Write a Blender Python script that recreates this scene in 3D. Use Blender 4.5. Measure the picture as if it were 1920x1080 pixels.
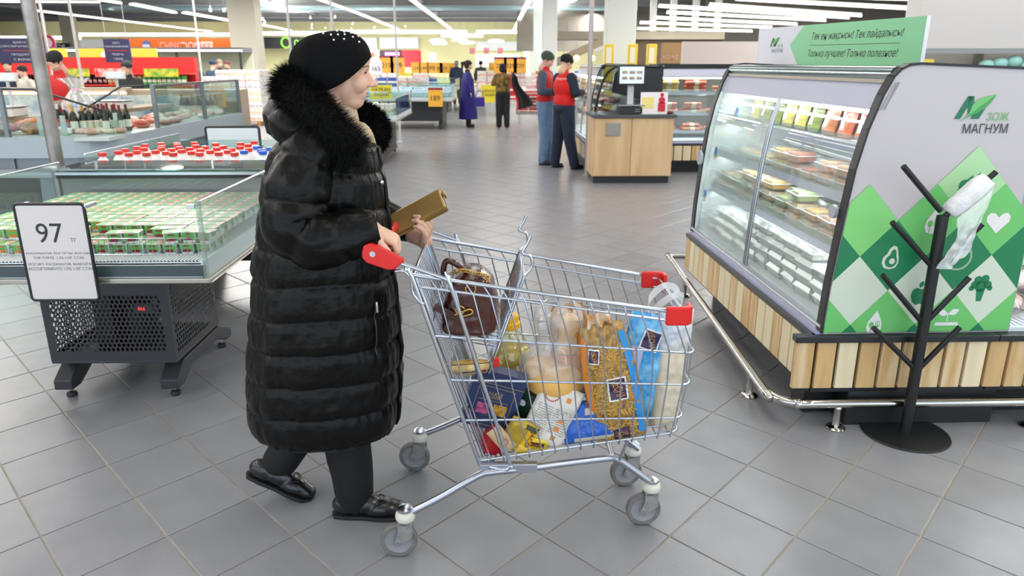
import bpy, bmesh, math, random
import numpy as np
from mathutils import Vector, Matrix, noise
for o in list(bpy.data.objects): bpy.data.objects.remove(o)
S = bpy.context.scene
COL = S.collection
PI = math.pi
rnd = random.Random(7)

# ------------------------------------------------------------------ camera
FPX = 1371.0; CH = 1.60; PITCH = math.atan(420/FPX); YAW = 0.0209
cd = bpy.data.cameras.new('camera'); cam = bpy.data.objects.new('camera', cd); COL.objects.link(cam)
cd.sensor_width = 36; cd.lens = 36*FPX/1920; cd.clip_end = 300; cd.clip_start = .05
cam.location = (0, 0, CH); cam.rotation_euler = (PI/2-PITCH, 0, -YAW)
cd.dof.use_dof = True; cd.dof.focus_distance = 2.75; cd.dof.aperture_fstop = 4.5
S.camera = cam
# ------------------------------------------------------------------ world and exposure
w = bpy.data.worlds.new('daylight'); S.world = w; w.use_nodes = True
w.node_tree.nodes['Background'].inputs[0].default_value = (.74, .87, 1, 1)
w.node_tree.nodes['Background'].inputs[1].default_value = 1.9
S.view_settings.view_transform = 'Standard'; S.view_settings.look = 'None'
S.view_settings.gamma = 1; S.view_settings.use_curve_mapping = False
S.view_settings.exposure = 0.29
S.cycles.use_denoising = True
S.cycles.max_bounces = 10; S.cycles.transparent_max_bounces = 40; S.cycles.sample_clamp_indirect = 6
def area(x, y, z, sx, sy, power, col=(1,.97,.92), rot=(0,0,0)):
    l = bpy.data.lights.new('strip_or_fill_lamp', 'AREA'); l.shape = 'RECTANGLE'; l.size = sx; l.size_y = sy
    l.energy = power; l.color = col
    o = bpy.data.objects.new('strip_or_fill_lamp', l); o.location = (x, y, z); o.rotation_euler = rot; COL.objects.link(o)
# rows of long LED strips over the sales floor, running away from the camera, 4 m up
for x in (-11, -7.5, -4, 3, 7): area(x, 4, 4.3, .5, 14, 205)
for x in (-12.5, -6.3, 6.6): area(x, 21, 4.3, .5, 16, 950)
for x in (-14, -7.5, 5.5): area(x, 45, 4.3, .5, 22, 2300)
area(11, 20, 4.3, .5, 20, 1000)

# added fill lamps facing up, there only to brighten the ceiling deck
for x, y, p_ in ((-9,6,320),(0,6,320),(9,6,260),(-12,20,700),(0,20,600),(11,20,300),(-12,42,1000),(3,42,1000)): area(x, y, 4.2, .5, 12, p_, rot=(PI,0,0))
ORD = 'first second third fourth fifth sixth seventh eighth ninth tenth eleventh twelfth thirteenth fourteenth fifteenth sixteenth seventeenth eighteenth nineteenth twentieth'.split()
ORD += ['twenty-'+o for o in ORD[:9]]+['thirtieth']+['thirty-'+o for o in ORD[:9]]+['fortieth']+['forty-'+o for o in ORD[:9]]+['fiftieth']+['fifty-'+o for o in ORD[:9]]+['sixtieth']
def at(px, py, Y):
    "point of the vertical plane y = Y seen at a pixel of the 1920x1080 frame"
    u = (540-py)/FPX; x = (px-960)/FPX
    fy = math.cos(PITCH)+u*math.sin(PITCH); fz = -math.sin(PITCH)+u*math.cos(PITCH)
    c, s = math.cos(YAW), math.sin(YAW)
    rx, ry = x*c+fy*s, -x*s+fy*c
    t = Y/ry
    return Vector((rx*t, Y, CH+fz*t))
def atz(px, py, z):
    "point of the level plane at height z seen at a pixel"
    a = at(px, py, 1.0); t = (z-CH)/(a.z-CH)
    return Vector((a.x*t, t, z))

# ------------------------------------------------------------------ materials
def lin(c):
    if isinstance(c, str):
        c = [int(c[i:i+2], 16)/255 for i in (0, 2, 4)]
    return tuple((v/12.92 if v <= .04045 else ((v+.055)/1.055)**2.4) for v in c[:3])+(1,)
MATS = {}
def mat(name, col, rough=.5, metal=0, noise_=None, bump=None, spec=.5, emit=0, sheen=0, coat=0, col2=None, stretch=(1,1,1), trans=0, sub=0, alpha=1, ecol=None):
    if name in MATS: return MATS[name]
    m = bpy.data.materials.new(name); m.use_nodes = True; MATS[name] = m
    nt = m.node_tree; b = nt.nodes['Principled BSDF']; L = nt.links
    b.inputs['Base Color'].default_value = lin(col); b.inputs['Roughness'].default_value = rough
    b.inputs['Metallic'].default_value = metal; b.inputs['Specular IOR Level'].default_value = spec
    b.inputs['Coat Weight'].default_value = coat; b.inputs['Sheen Weight'].default_value = sheen
    b.inputs['Transmission Weight'].default_value = trans
    b.inputs['Alpha'].default_value = alpha
    if sub: b.inputs['Subsurface Weight'].default_value = sub; b.inputs['Subsurface Radius'].default_value = (.02,.008,.004); b.inputs['Subsurface Scale'].default_value = 1
    if emit:
        b.inputs['Emission Color'].default_value = lin(ecol or col); b.inputs['Emission Strength'].default_value = emit
    if noise_ or bump:
        tc = nt.nodes.new('ShaderNodeTexCoord'); mp = nt.nodes.new('ShaderNodeMapping'); mp.inputs['Scale'].default_value = stretch
        L.new(tc.outputs['Object'], mp.inputs['Vector'])
    if noise_:
        sc, am = noise_[:2]
        n = nt.nodes.new('ShaderNodeTexNoise'); n.inputs['Scale'].default_value = sc; n.inputs['Detail'].default_value = 4
        L.new(mp.outputs[0], n.inputs['Vector'])
        r = nt.nodes.new('ShaderNodeValToRGB'); L.new(n.outputs['Fac'], r.inputs[0])
        c = lin(col); c2 = lin(col2) if col2 else tuple(v*(1-am) for v in c[:3])+(1,)
        r.color_ramp.elements[0].position = .38; r.color_ramp.elements[0].color = c2
        r.color_ramp.elements[1].position = .62; r.color_ramp.elements[1].color = c
        L.new(r.outputs[0], b.inputs['Base Color'])
    if bump:
        sc, st = bump[:2]
        n = nt.nodes.new('ShaderNodeTexNoise'); n.inputs['Scale'].default_value = sc; n.inputs['Detail'].default_value = 5
        L.new(mp.outputs[0], n.inputs['Vector'])
        bp = nt.nodes.new('ShaderNodeBump'); bp.inputs['Strength'].default_value = st; bp.inputs['Distance'].default_value = .01
        L.new(n.outputs['Fac'], bp.inputs['Height']); L.new(bp.outputs[0], b.inputs['Normal'])
    return m
def glass(name, tint='e8f4f2', refl=.05, haze=0.0, rough=.02):
    "thin pane: straight-through light, a fresnel mirror and a little milky haze"
    if name in MATS: return MATS[name]
    m = bpy.data.materials.new(name); m.use_nodes = True; MATS[name] = m
    nt = m.node_tree; nt.nodes.remove(nt.nodes['Principled BSDF']); out = nt.nodes['Material Output']
    t = nt.nodes.new('ShaderNodeBsdfTransparent'); t.inputs[0].default_value = lin(tint)
    g = nt.nodes.new('ShaderNodeBsdfGlossy'); g.inputs['Roughness'].default_value = rough
    f = nt.nodes.new('ShaderNodeLayerWeight'); f.inputs['Blend'].default_value = .5
    mu = nt.nodes.new('ShaderNodeMath'); mu.operation = 'POWER'; mu.inputs[1].default_value = 3.5
    ad = nt.nodes.new('ShaderNodeMath'); ad.operation = 'MULTIPLY_ADD'; ad.inputs[1].default_value = .75; ad.inputs[2].default_value = refl
    nt.links.new(f.outputs['Facing'], mu.inputs[0]); nt.links.new(mu.outputs[0], ad.inputs[0])
    x = nt.nodes.new('ShaderNodeMixShader'); nt.links.new(ad.outputs[0], x.inputs[0])
    last = t
    if haze:
        d = nt.nodes.new('ShaderNodeBsdfDiffuse'); d.inputs[0].default_value = (.9,.93,.93,1)
        h = nt.nodes.new('ShaderNodeMixShader'); h.inputs[0].default_value = haze
        nt.links.new(t.outputs[0], h.inputs[1]); nt.links.new(d.outputs[0], h.inputs[2]); last = h
    nt.links.new(last.outputs[0], x.inputs[1]); nt.links.new(g.outputs[0], x.inputs[2])
    nt.links.new(x.outputs[0], out.inputs[0])
    return m
def plain(c, rough=.5, metal=0): return mat('paint_%s_%d_%d' % (c, int(rough*100), int(metal*100)), c, rough, metal)
CHROME = mat('chrome_wire', 'c9cfdb', .22, 1)
STEEL = mat('brushed_steel', 'b4b6ba', .3, 1, bump=(60,.05))
BLACK = mat('black_powder_coat', '18191b', .4)
DGREY = mat('dark_grey_metal', '303236', .45, bump=(300,.05))
REDP = mat('red_plastic', 'd81f1c', .3)
WHITE = plain('eceaea', .45)
SKIN = mat('skin', 'e3b59c', .5, noise_=(30,.08), sub=.1)
GLASS = glass('clear_glass')

# ------------------------------------------------------------------ mesh builder
class MB:
    def __init__(s, M=None): s.v = []; s.f = []; s.mi = []; s.M = M or Matrix(); s.m = 0
    def add(s, vs, fs):
        o = len(s.v); M = s.M
        s.v += [tuple(M @ Vector(p)) for p in vs]
        s.f += [tuple(i+o for i in f) for f in fs]; s.mi += [s.m]*len(fs); return s
    def box(s, x0, x1, y0, y1, z0, z1):
        return s.add([(x0,y0,z0),(x1,y0,z0),(x1,y1,z0),(x0,y1,z0),(x0,y0,z1),(x1,y0,z1),(x1,y1,z1),(x0,y1,z1)],
            [(3,2,1,0),(4,5,6,7),(0,1,5,4),(1,2,6,5),(2,3,7,6),(3,0,4,7)])
    def cbox(s, c, sz): return s.box(c[0]-sz[0]/2, c[0]+sz[0]/2, c[1]-sz[1]/2, c[1]+sz[1]/2, c[2]-sz[2]/2, c[2]+sz[2]/2)
    def bar(s, a, b, wx, wz):
        "square bar from a to b"
        a = Vector(a); b = Vector(b); d = (b-a).normalized()
        up = Vector((0,0,1)) if abs(d.z) < .95 else Vector((0,1,0))
        x = d.cross(up).normalized(); z = x.cross(d)
        vs = [p+x*i*wx/2+z*j*wz/2 for p in (a,b) for i,j in ((-1,-1),(1,-1),(1,1),(-1,1))]
        return s.add(vs, [(0,1,2,3),(7,6,5,4),(1,0,4,5),(2,1,5,6),(3,2,6,7),(0,3,7,4)])
    def tube(s, path, r, n=8, closed=False, cap=True):
        P = [Vector(p) for p in path]; k = len(P); R = r if hasattr(r, '__len__') else [r]*k
        vs = []; prev = None
        for i, p in enumerate(P):
            a = P[(i-1) % k] if (closed or i) else p; b = P[(i+1) % k] if (closed or i < k-1) else p
            d = (b-a).normalized()
            if prev is None:
                up = Vector((0,0,1)) if abs(d.z) < .9 else Vector((1,0,0)); x = d.cross(up).normalized()
            else:
                x = (prev-d*prev.dot(d)).normalized()
            prev = x; y = d.cross(x)
            for j in range(n):
                t = 2*PI*j/n; vs.append(p+(x*math.cos(t)+y*math.sin(t))*R[i])
        fs = []
        for i in range(k if closed else k-1):
            for j in range(n):
                a = i*n+j; b = i*n+(j+1) % n; c = ((i+1) % k)*n+(j+1) % n; d = ((i+1) % k)*n+j
                fs.append((b,a,d,c))
        if cap and not closed: fs += [tuple(range(n)), tuple(reversed(range((k-1)*n, k*n)))]
        return s.add(vs, fs)
    def cyl(s, a, b, r0, r1=None, n=16): return s.tube([a, b], [r0, r0 if r1 is None else r1], n)
    def lathe(s, prof, n=24, c=(0,0,0)):
        "profile of (radius, z)"
        vs = [(c[0]+r*math.cos(2*PI*j/n), c[1]+r*math.sin(2*PI*j/n), c[2]+z) for r, z in prof for j in range(n)]
        fs = [(i*n+j, i*n+(j+1) % n, (i+1)*n+(j+1) % n, (i+1)*n+j) for i in range(len(prof)-1) for j in range(n)]
        if prof[0][0] > 1e-6: fs.append(tuple(reversed(range(n))))
        if prof[-1][0] > 1e-6: fs.append(tuple(range((len(prof)-1)*n, len(prof)*n)))
        return s.add(vs, fs)
    def prism(s, poly, a, b, axis='y'):
        "2-D polygon extruded from a to b along an axis; polygon in the other two axes"
        k = len(poly)
        def P(u, v, t): return {'y': (u,t,v), 'x': (t,u,v), 'z': (u,v,t)}[axis]
        vs = [P(u,v,a) for u,v in poly]+[P(u,v,b) for u,v in poly]
        fs = [tuple(range(k)), tuple(reversed(range(k,2*k)))]+[((i+1) % k, i, i+k, (i+1) % k+k) for i in range(k)]
        return s.add(vs, fs)
    def ell(s, c, r, n=16, m=10, M=None):
        vs = []; M = M or Matrix()
        for i in range(m+1):
            t = PI*i/m
            for j in range(n):
                p = Vector((math.sin(t)*math.cos(2*PI*j/n)*r[0], math.sin(t)*math.sin(2*PI*j/n)*r[1], math.cos(t)*r[2]))
                vs.append(Vector(c)+M @ p)
        fs = [(i*n+j, (i+1)*n+j, (i+1)*n+(j+1) % n, i*n+(j+1) % n) for i in range(m) for j in range(n)]
        return s.add(vs, fs)
    def cap(s, a, b, r0, r1, n=12):
        "tapered capsule"
        a = Vector(a); b = Vector(b); d = (b-a); L = d.length
        if L < 1e-6: return s.ell(a, (r0,)*3)
        d /= L; pts = []; rs = []
        for t in (-1, -.92, -.7, -.38, 0): pts.append(a+d*t*r0); rs.append(max(r0*math.sqrt(max(0, 1-t*t)), 1e-4))
        for t in (0, .38, .7, .92, 1): pts.append(b+d*t*r1); rs.append(max(r1*math.sqrt(max(0, 1-t*t)), 1e-4))
        return s.tube(pts, rs, n)
    def grid(s, fn, nu, nv, cu=False, cv=False):
        vs = [fn(i/(nu if cu else nu-1), j/(nv if cv else nv-1)) for i in range(nu) for j in range(nv)]
        fs = []
        for i in range(nu if cu else nu-1):
            for j in range(nv if cv else nv-1):
                a = i*nv+j; b = ((i+1) % nu)*nv+j; c = ((i+1) % nu)*nv+(j+1) % nv; d = i*nv+(j+1) % nv
                fs.append((a,b,c,d))
        return s.add(vs, fs)
    def build(s, name, mats, parent=None, origin=None, smooth=None, bevel=0, solid=0, **props):
        me = bpy.data.meshes.new(name)
        if parent is not None: origin = wloc(parent)
        o3 = np.array(origin if origin is not None else (0,0,0), float)
        V = np.array([tuple(p) for p in s.v], float).reshape(-1,3)-o3
        me.from_pydata(V.tolist(), [], s.f)
        if not isinstance(mats, (list, tuple)): mats = [mats]
        for m in mats: me.materials.append(m)
        if len(mats) > 1: me.polygons.foreach_set('material_index', s.mi)
        ob = bpy.data.objects.new(name, me); COL.objects.link(ob)
        if parent is not None: ob.parent = parent
        else: ob.location = o3
        bm = bmesh.new(); bm.from_mesh(me); bmesh.ops.remove_doubles(bm, verts=bm.verts, dist=1e-6)
        bmesh.ops.recalc_face_normals(bm, faces=bm.faces); bm.to_mesh(me); bm.free()
        if smooth is not None:
            me.shade_smooth()
            if smooth: me.set_sharp_from_angle(angle=math.radians(smooth))
        if bevel:
            b = ob.modifiers.new('bevel', 'BEVEL'); b.width = bevel; b.segments = 2; b.limit_method = 'ANGLE'
        for k, v in props.items(): ob[k] = v
        return ob
def wloc(o):
    p = Vector((0,0,0))
    while o is not None: p += o.location; o = o.parent
    return p
def thing(name, label, cat, loc=(0,0,0), group=None):
    o = bpy.data.objects.new(name, None); o.empty_display_size = .1; COL.objects.link(o); o.location = loc
    return tag(o, label, cat, group)
def tag(o, label=None, cat=None, group=None, kind=None):
    if label: o['label'] = label
    if cat: o['category'] = cat
    if group: o['group'] = group
    if kind: o['kind'] = kind
    return o
def children(o): return [c for c in bpy.data.objects if c.parent == o]
def copy_tree(o, parent=None, kids=None):
    c = o.copy(); COL.objects.link(c); c.parent = parent
    for ch in (kids or CH_(o)): copy_tree(ch, c)
    return c
_kid = {}
def CH_(o): return list(o.children)
def place(o, x, y, z, rz=0, label=None, group=None, sc=None):
    o.location = (x,y,z); o.rotation_euler = (0,0,rz)
    if label: o['label'] = label
    if group: o['group'] = group
    if sc: o.scale = sc if hasattr(sc, '__len__') else (sc,)*3
    return o
class Maker:
    "builds a thing once, later calls copy it"
    def __init__(s, fn): s.fn = fn; s.o = None
    def __call__(s, x, y, z, rz=0, label=None, group=None, sc=None):
        if s.o is None: s.o = s.fn(); o = s.o
        else: o = copy_tree(s.o); o.scale = (1,1,1)
        return place(o, x, y, z, rz, label, group, sc)
def fuse(mb, voxel, it=6, fac=.5):
    "one continuous surface out of overlapping closed shapes"
    me = bpy.data.meshes.new('t'); me.from_pydata([tuple(p) for p in mb.v], [], mb.f)
    bm = bmesh.new(); bm.from_mesh(me); bmesh.ops.remove_doubles(bm, verts=bm.verts, dist=1e-5); bm.to_mesh(me); bm.free()
    ob = bpy.data.objects.new('t', me); COL.objects.link(ob)
    r = ob.modifiers.new('r', 'REMESH'); r.mode = 'VOXEL'; r.voxel_size = voxel
    if it: sm = ob.modifiers.new('s', 'SMOOTH'); sm.iterations = it; sm.factor = fac
    dg = bpy.context.evaluated_depsgraph_get(); e = ob.evaluated_get(dg)
    m2 = e.to_mesh()
    n = len(m2.vertices); co = np.empty(n*3); m2.vertices.foreach_get('co', co)
    vs = co.reshape(-1,3).tolist(); fs = [tuple(p.vertices) for p in m2.polygons]
    e.to_mesh_clear(); bpy.data.objects.remove(ob); bpy.data.meshes.remove(me)
    return vs, fs
def fused(mb, name, m, parent, voxel, it=6, **k):
    vs, fs = fuse(mb, voxel, it); q = MB(); q.v = vs; q.f = fs; q.mi = [0]*len(fs)
    return q.build(name, m, parent, smooth=0, **k)
def spline(pts, n=8):
    "Catmull-Rom through the points"
    P = [Vector(p) for p in pts]; out = []
    for i in range(len(P)-1):
        a = P[max(i-1,0)]; b = P[i]; c = P[i+1]; d = P[min(i+2, len(P)-1)]
        for k in range(n):
            t = k/n
            out.append(.5*((2*b)+(c-a)*t+(2*a-5*b+4*c-d)*t*t+(-a+3*b-3*c+d)*t**3))
    out.append(P[-1]); return out
TM = {}
def text_data(s, ext=.0):
    k = (s, ext)
    if k in TM: return TM[k]
    cu = bpy.data.curves.new('t', 'FONT'); cu.body = s; cu.size = 1; cu.extrude = ext; cu.resolution_u = 3; cu.align_x = 'CENTER'; cu.align_y = 'CENTER'
    ob = bpy.data.objects.new('t', cu); COL.objects.link(ob)
    me = bpy.data.meshes.new_from_object(ob.evaluated_get(bpy.context.evaluated_depsgraph_get()))
    vs = [tuple(v.co) for v in me.vertices]; fs = [tuple(p.vertices) for p in me.polygons]
    bpy.data.objects.remove(ob); bpy.data.curves.remove(cu); bpy.data.meshes.remove(me)
    if vs:
        xs = [v[0] for v in vs]; ys = [v[1] for v in vs]
        cx = (min(xs)+max(xs))/2; cy = (min(ys)+max(ys))/2
        vs = [(v[0]-cx, v[1]-cy, v[2]) for v in vs]; W = max(xs)-min(xs); Hh = max(ys)-min(ys)
    else: W = Hh = 1
    TM[k] = (vs, fs, W, Hh); return TM[k]
def text(mb, s, M, width=None, height=None, slant=0, ext=0):
    "lettering added to mb in the x-y plane of M, scaled to a width and/or cap height"
    vs, fs, W, Hh = text_data(s, ext)
    sx = width/W if width else None; sy = height/Hh if height else None
    sx = sx or sy; sy = sy or sx
    old = mb.M; mb.M = old @ M
    mb.add([(v[0]*sx+v[1]*sy*slant, v[1]*sy, v[2]) for v in vs], fs); mb.M = old
def face_M(origin, xdir, ydir):
    x = Vector(xdir).normalized(); y = Vector(ydir).normalized(); z = x.cross(y)
    return Matrix(((x.x,y.x,z.x,origin[0]),(x.y,y.y,z.y,origin[1]),(x.z,y.z,z.z,origin[2]),(0,0,0,1)))
def FX(x, y, z): return face_M((x,y,z), (1,0,0), (0,0,1))     # a plane facing the camera (-y)
# ================================================================== the setting
def struct(mb, name, m, **k): o = mb.build(name, m, origin=k.pop('origin', (0,0,0)), **k); o['kind'] = 'structure'; return o
WY = 60.0
GROUT = mat('grout', 'b9ab90', .8, noise_=(9,.2))
floor = struct(MB().box(-40, 26, -3, 17, -.12, -.004).box(-40, 26, 17, WY+1, -.12, 0), 'floor', [GROUT])
tm = mat('floor_tile', '8b8b90', .27, noise_=(5,.07), bump=(120,.05))
nt = tm.node_tree; b = nt.nodes['Principled BSDF']
oi = nt.nodes.new('ShaderNodeObjectInfo'); hs = nt.nodes.new('ShaderNodeHueSaturation'); ma = nt.nodes.new('ShaderNodeMath'); ma.operation = 'MULTIPLY_ADD'
ma.inputs[1].default_value = .12; ma.inputs[2].default_value = .94
nt.links.new(oi.outputs['Random'], ma.inputs[0]); nt.links.new(ma.outputs[0], hs.inputs['Value'])
src = b.inputs['Base Color'].links[0].from_socket; nt.links.new(src, hs.inputs['Color']); nt.links.new(hs.outputs[0], b.inputs['Base Color'])
# far floor: the same tile with its joints too fine to tell apart
ei = Vector((.2271, -.2452, 0)); ej = Vector((.2181, .2359, 0)); t0 = Vector((1.040, 2.679, 0))
def tile_shape(mb, c):
    g = .0025/.33; bv = .0012/.33; z = [(-.012, .5-g), (-.0012, .5-g), (0, .5-g-bv*2)]
    vs = [c+ei*(sx*k)+ej*(sy*k)+Vector((0,0,h)) for h, k in z for sx, sy in ((-1,-1),(1,-1),(1,1),(-1,1))]
    fs = [(8,9,10,11)]
    for l in (0, 4):
        for j in range(4): fs.append((l+j, l+(j+1) % 4, l+4+(j+1) % 4, l+4+j))
    mb.add(vs, fs)
def seen(p):
    x, y = p.x, p.y
    return y > 1.6 and abs(x) < .74*y+.55
cells = []
for i in range(-70, 70):
    for j in range(-70, 70):
        c = t0+ei*(i+.5)+ej*(j+.5)
        if .6 < c.y < 17 and abs(c.x) < 14.5: cells.append((0 if seen(c) else 1, c.length, c))
cells.sort(key=lambda t: t[:2])
tmb = MB(); tile_shape(tmb, Vector((0,0,0))); first = tmb.build('tile', tm, floor); first.location = cells[0][2]
for k in range(1, 300):
    o = bpy.data.objects.new('tile', first.data); COL.objects.link(o); o.parent = floor; o.location = cells[k][2]
q = MB()
for k in range(300, len(cells)): tile_shape(q, cells[k][2])
o = q.build('tiles_further_off', tm, floor); o['kind'] = 'stuff'
o = MB().box(-40, 26, 17.01, WY+1, 0, .002).build('polished_floor_beyond', tm, floor)

deck = mat('ceiling_deck', 'b9b9b6', .6, noise_=(.6,.2))
q = MB()
for k in range(int((WY+14)/.75)):                       # corrugated deck, ribs across the hall
    y = -8+k*.75; q.box(-40, 26, y, y+.45, 5.0, 5.06); q.box(-40, 26, y+.45, y+.75, 4.93, 5.06)
ceil = struct(q, 'ceiling', deck)
bm_ = plain('8c8f90', .6)
for k in range(11):
    y = 5+k*5.2
    MB().box(-40, 26, y, y+.22, 4.55, 4.6).box(-40, 26, y, y+.22, 4.87, 4.92).box(-40, 26, y+.09, y+.13, 4.6, 4.87).build('beam', bm_, ceil)
for x in (-36, -28, -20, -12, -4, 4, 12):
    MB().box(x, x+.2, -8, WY, 4.7, 4.92).build('beam', bm_, ceil)
DUCT = mat('galvanised_duct', 'a9c4c8', .35, .8)
struct(MB().box(-40, 26, WY, WY+.3, 0, 5.1), 'wall_back', mat('pale_yellow_wall', 'e6e3ae', .7))
struct(MB().box(-40.3, -40, -3, WY, 0, 5.1), 'wall_left', mat('cream_wall', 'd8d5c6', .7))
struct(MB().box(26, 26.3, -3, 14, 0, .9).box(26, 26.3, -3, 14, 4.85, 5.1).box(26, 26.3, 14, WY, 0, 5.1), 'wall_right', mat('grey_hall_wall', '9a968e', .7))
wf = struct(MB().box(26, 26.2, -3, 14, .9, 1).box(26, 26.2, -3, 14, 4.75, 4.85).box(26, 26.2, -3, 14, 2.8, 2.88), 'window_1', plain('dfe3e4', .5))
for k in range(6): MB().box(26, 26.2, -3+k*3, -2.9+k*3, 1, 4.75).build('mullion', plain('dfe3e4', .5), wf)
MB().box(26.08, 26.1, -3, 14, 1, 4.75).build('pane', GLASS, wf)
def duct(name, a, b, r, label): tag(MB().tube([a, b], r, 14).build(name, DUCT, origin=a, smooth=30), label, 'duct')
duct('ventilation_duct', (-22,28.5,4.68), (1.5,28.5,4.68), .2, 'long galvanised round air duct under the ceiling across the middle of the hall')
duct('ventilation_duct', (-22,44,4.66), (8,44,4.66), .2, 'galvanised round air duct across the hall nearest the far wall')
duct('cable_tray', (-9,12.5,4.35), (-1.4,12.5,4.35), .035, 'thin grey lighting track with round spot lamps upper left')

# LED strips -------------------------------------------------------
LED = mat('led_strip', 'fffdf6', .4, emit=5.5)
def strip(a, b, label, group=None, wz=.05, wx=.11, hang=True):
    a = Vector(a); b = Vector(b); t = thing('strip_light', label, 'light', a, group)
    MB().bar(a, b, wx, wz).build('diffuser', LED, t)
    MB().bar(a+Vector((0,0,wz/2+.03)), b+Vector((0,0,wz/2+.03)), wx*.75, .05).build('housing', plain('c8c8c4', .5), t)
    if hang:
        q = MB()
        for f in (.12, .88):
            p = a.lerp(b, f); q.bar(p+Vector((0,0,.07)), (p.x, p.y, 4.92), .012, .012)
        q.build('hanger', plain('8c8f90', .6), t)
    return t
SZ = 4.0
def strip_px(p0, p1, label, z=SZ, **k): return strip(atz(*p0, z), atz(*p1, z), label, **k)
strip_px((590,-4), (672,25), 'white LED strip above the woman, the near one of two in line', wx=.13)
strip_px((674,26), (745,54), 'white LED strip above the woman, the far one of two in line', wx=.16)
strip_px((770,-2), (846,55), 'white LED strip running away left of the aisle centre', wx=.17)
strip_px((993,-2), (964,56), 'white LED strip running away at the right end of the aisle ceiling', wx=.17)
strip_px((66,20), (405,60), 'very long white LED strip sloping down behind the leaning steel pole', wx=.12)
strip_px((247,8), (328,24), 'short white LED strip at upper left left of the beige column, near piece', wx=.2)
strip_px((345,24), (443,41), 'short white LED strip at upper left left of the beige column, far piece', wx=.2)
strip_px((0,3), (187,4), 'white LED strip along the top left edge of the picture', wx=.1)
strip_px((187,0), (226,6), 'short bright LED strip joining the top left strip', wx=.13)
strip_px((485,46), (545,57), 'short white LED strip right of the beige column')
for a, b, y, l in ((0,150,71,'leftmost'), (150,440,65,'second from the left'), (485,640,63,'just right of the beige column'), (640,875,60,'long middle piece'), (828,905,67,'short lower piece'), (893,982,60,'rightmost')):
    strip(at(a,y,57 if y > 64 else 56.4), at(b,y,57 if y > 64 else 56.4), 'bright LED cross strip in the far row of lights, '+l, wx=.3, wz=.2, hang=False)
for a, b, l, Y in (((1235,12),(1592,34),'third',25), ((1380,-1),(1709,17),'nearest',21), ((1330,10),(1615,30),'second',23), ((1250,24),(1548,39),'fourth',27), ((1230,34),(1494,46),'fifth',28.5), ((1200,43),(1447,52),'sixth',29.5), ((1195,54),(1410,59),'farthest',30.6)):
    strip(at(*a,Y), at(*b,Y), 'white LED strip over the right-hand chiller hall, '+l+' of the parallel rows', wx=.07, wz=.05, hang=False)
strip_px((1570,-4), (1818,3), 'white LED strip at the top edge above the green header board', wx=.09, hang=False)
strip((4.25,7.45,2.70), (8.9,7.45,2.72), 'white LED strip under the pale bulkhead at upper right', wx=.08, hang=False)
# spot lamps on tracks
def spot():
    t = thing('spot_lamp', 'x', 'lamp'); MB().cyl((0,0,0), (0,0,.13), .06, .05, 14).build('lamp_body', plain('dcdcd8', .4), t, smooth=30)
    MB().cyl((0,0,-.012), (0,0,0), .045, .045, 14).build('bulb', mat('lit_bulb', 'fffaf0', .4, emit=9), t)
    MB().cyl((0,0,.13), (0,0,.87), .008, .008, 6).build('stem', plain('8c8f90', .6), t); return t
spot_ = Maker(spot)
for i, (x, y) in enumerate(((395,21),(420,21),(474,21),(493,37),(525,20),(496,43),(540,35),(582,34),(585,47),(585,53),(628,33),(661,45),(659,53),(702,52),(760,50),(610,53))):
    p = atz(x, y, 4.05); spot_(p.x, p.y, p.z, label='small round spot lamp under the left ceiling, %s counted left to right in rows' % ORD[i], group='round ceiling spot lamps')
def pend():
    t = thing('pendant_lamp', 'x', 'lamp'); MB().lathe([(.0,0),(.5,0),(.5,.12),(.0,.2)], 18).build('shade', mat('lit_shade', 'ffffff', .4, emit=3), t, smooth=30)
    MB().cyl((0,0,.18), (0,0,1.75), .01, .01, 6).build('cord', plain('8c8f90', .6), t); return t
pend_ = Maker(pend)
for i, (x, y) in enumerate(((820,78),(862,77),(876,82),(824,83),(930,79),(1007,78),(990,85),(1085,75))):
    p = at(x, y, 50+.9*(i % 4)); pend_(p.x, p.y, p.z, label='flat round pendant lamp before the far yellow wall, %s of eight' % ORD[i], group='round pendants before the far wall')

# columns ---------------------------------------------------------
def column(x, y, w, d, z0, z1, c, label, cap=0):
    t = thing('column', label, 'column', (x,y,0)); MB().box(x-w/2,x+w/2,y-d/2,y+d/2,z0,z1).build('shaft', plain(c,.6), t, bevel=.02)
    MB().box(x-w/2-.04,x+w/2+.04,y-d/2-.04,y+d/2+.04,0,.15).build('plinth', plain('9a9a96',.6), t)
    return t
p = atz(465, 190, 0)
p = at(465, 90, 30); column(p.x, 30, 1.02, .9, 0, 4.92, 'b9b3a3', 'broad beige column behind the woman, under the ceiling')
p = at(1160, 100, 20); column(p.x, 20, .75, .6, 0, 4.92, 'd5d8d3', 'wide white column behind the scale counter')
p = at(1030, 100, 27); column(p.x, 27, .5, .5, 0, 4.92, 'd9ddd9', 'slim white column behind the man in the green hat')
p = at(1008, 100, 40); column(p.x, 40, .45, .45, 0, 4.92, 'c3cdc9', 'thin pale column far down the aisle on the right')
p = at(368, 95, 52); column(p.x-8.2, 52, .0+.9, .5, 0, 4.92, 'cfc9b4', 'cream column in front of the orange shop sign')
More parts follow.
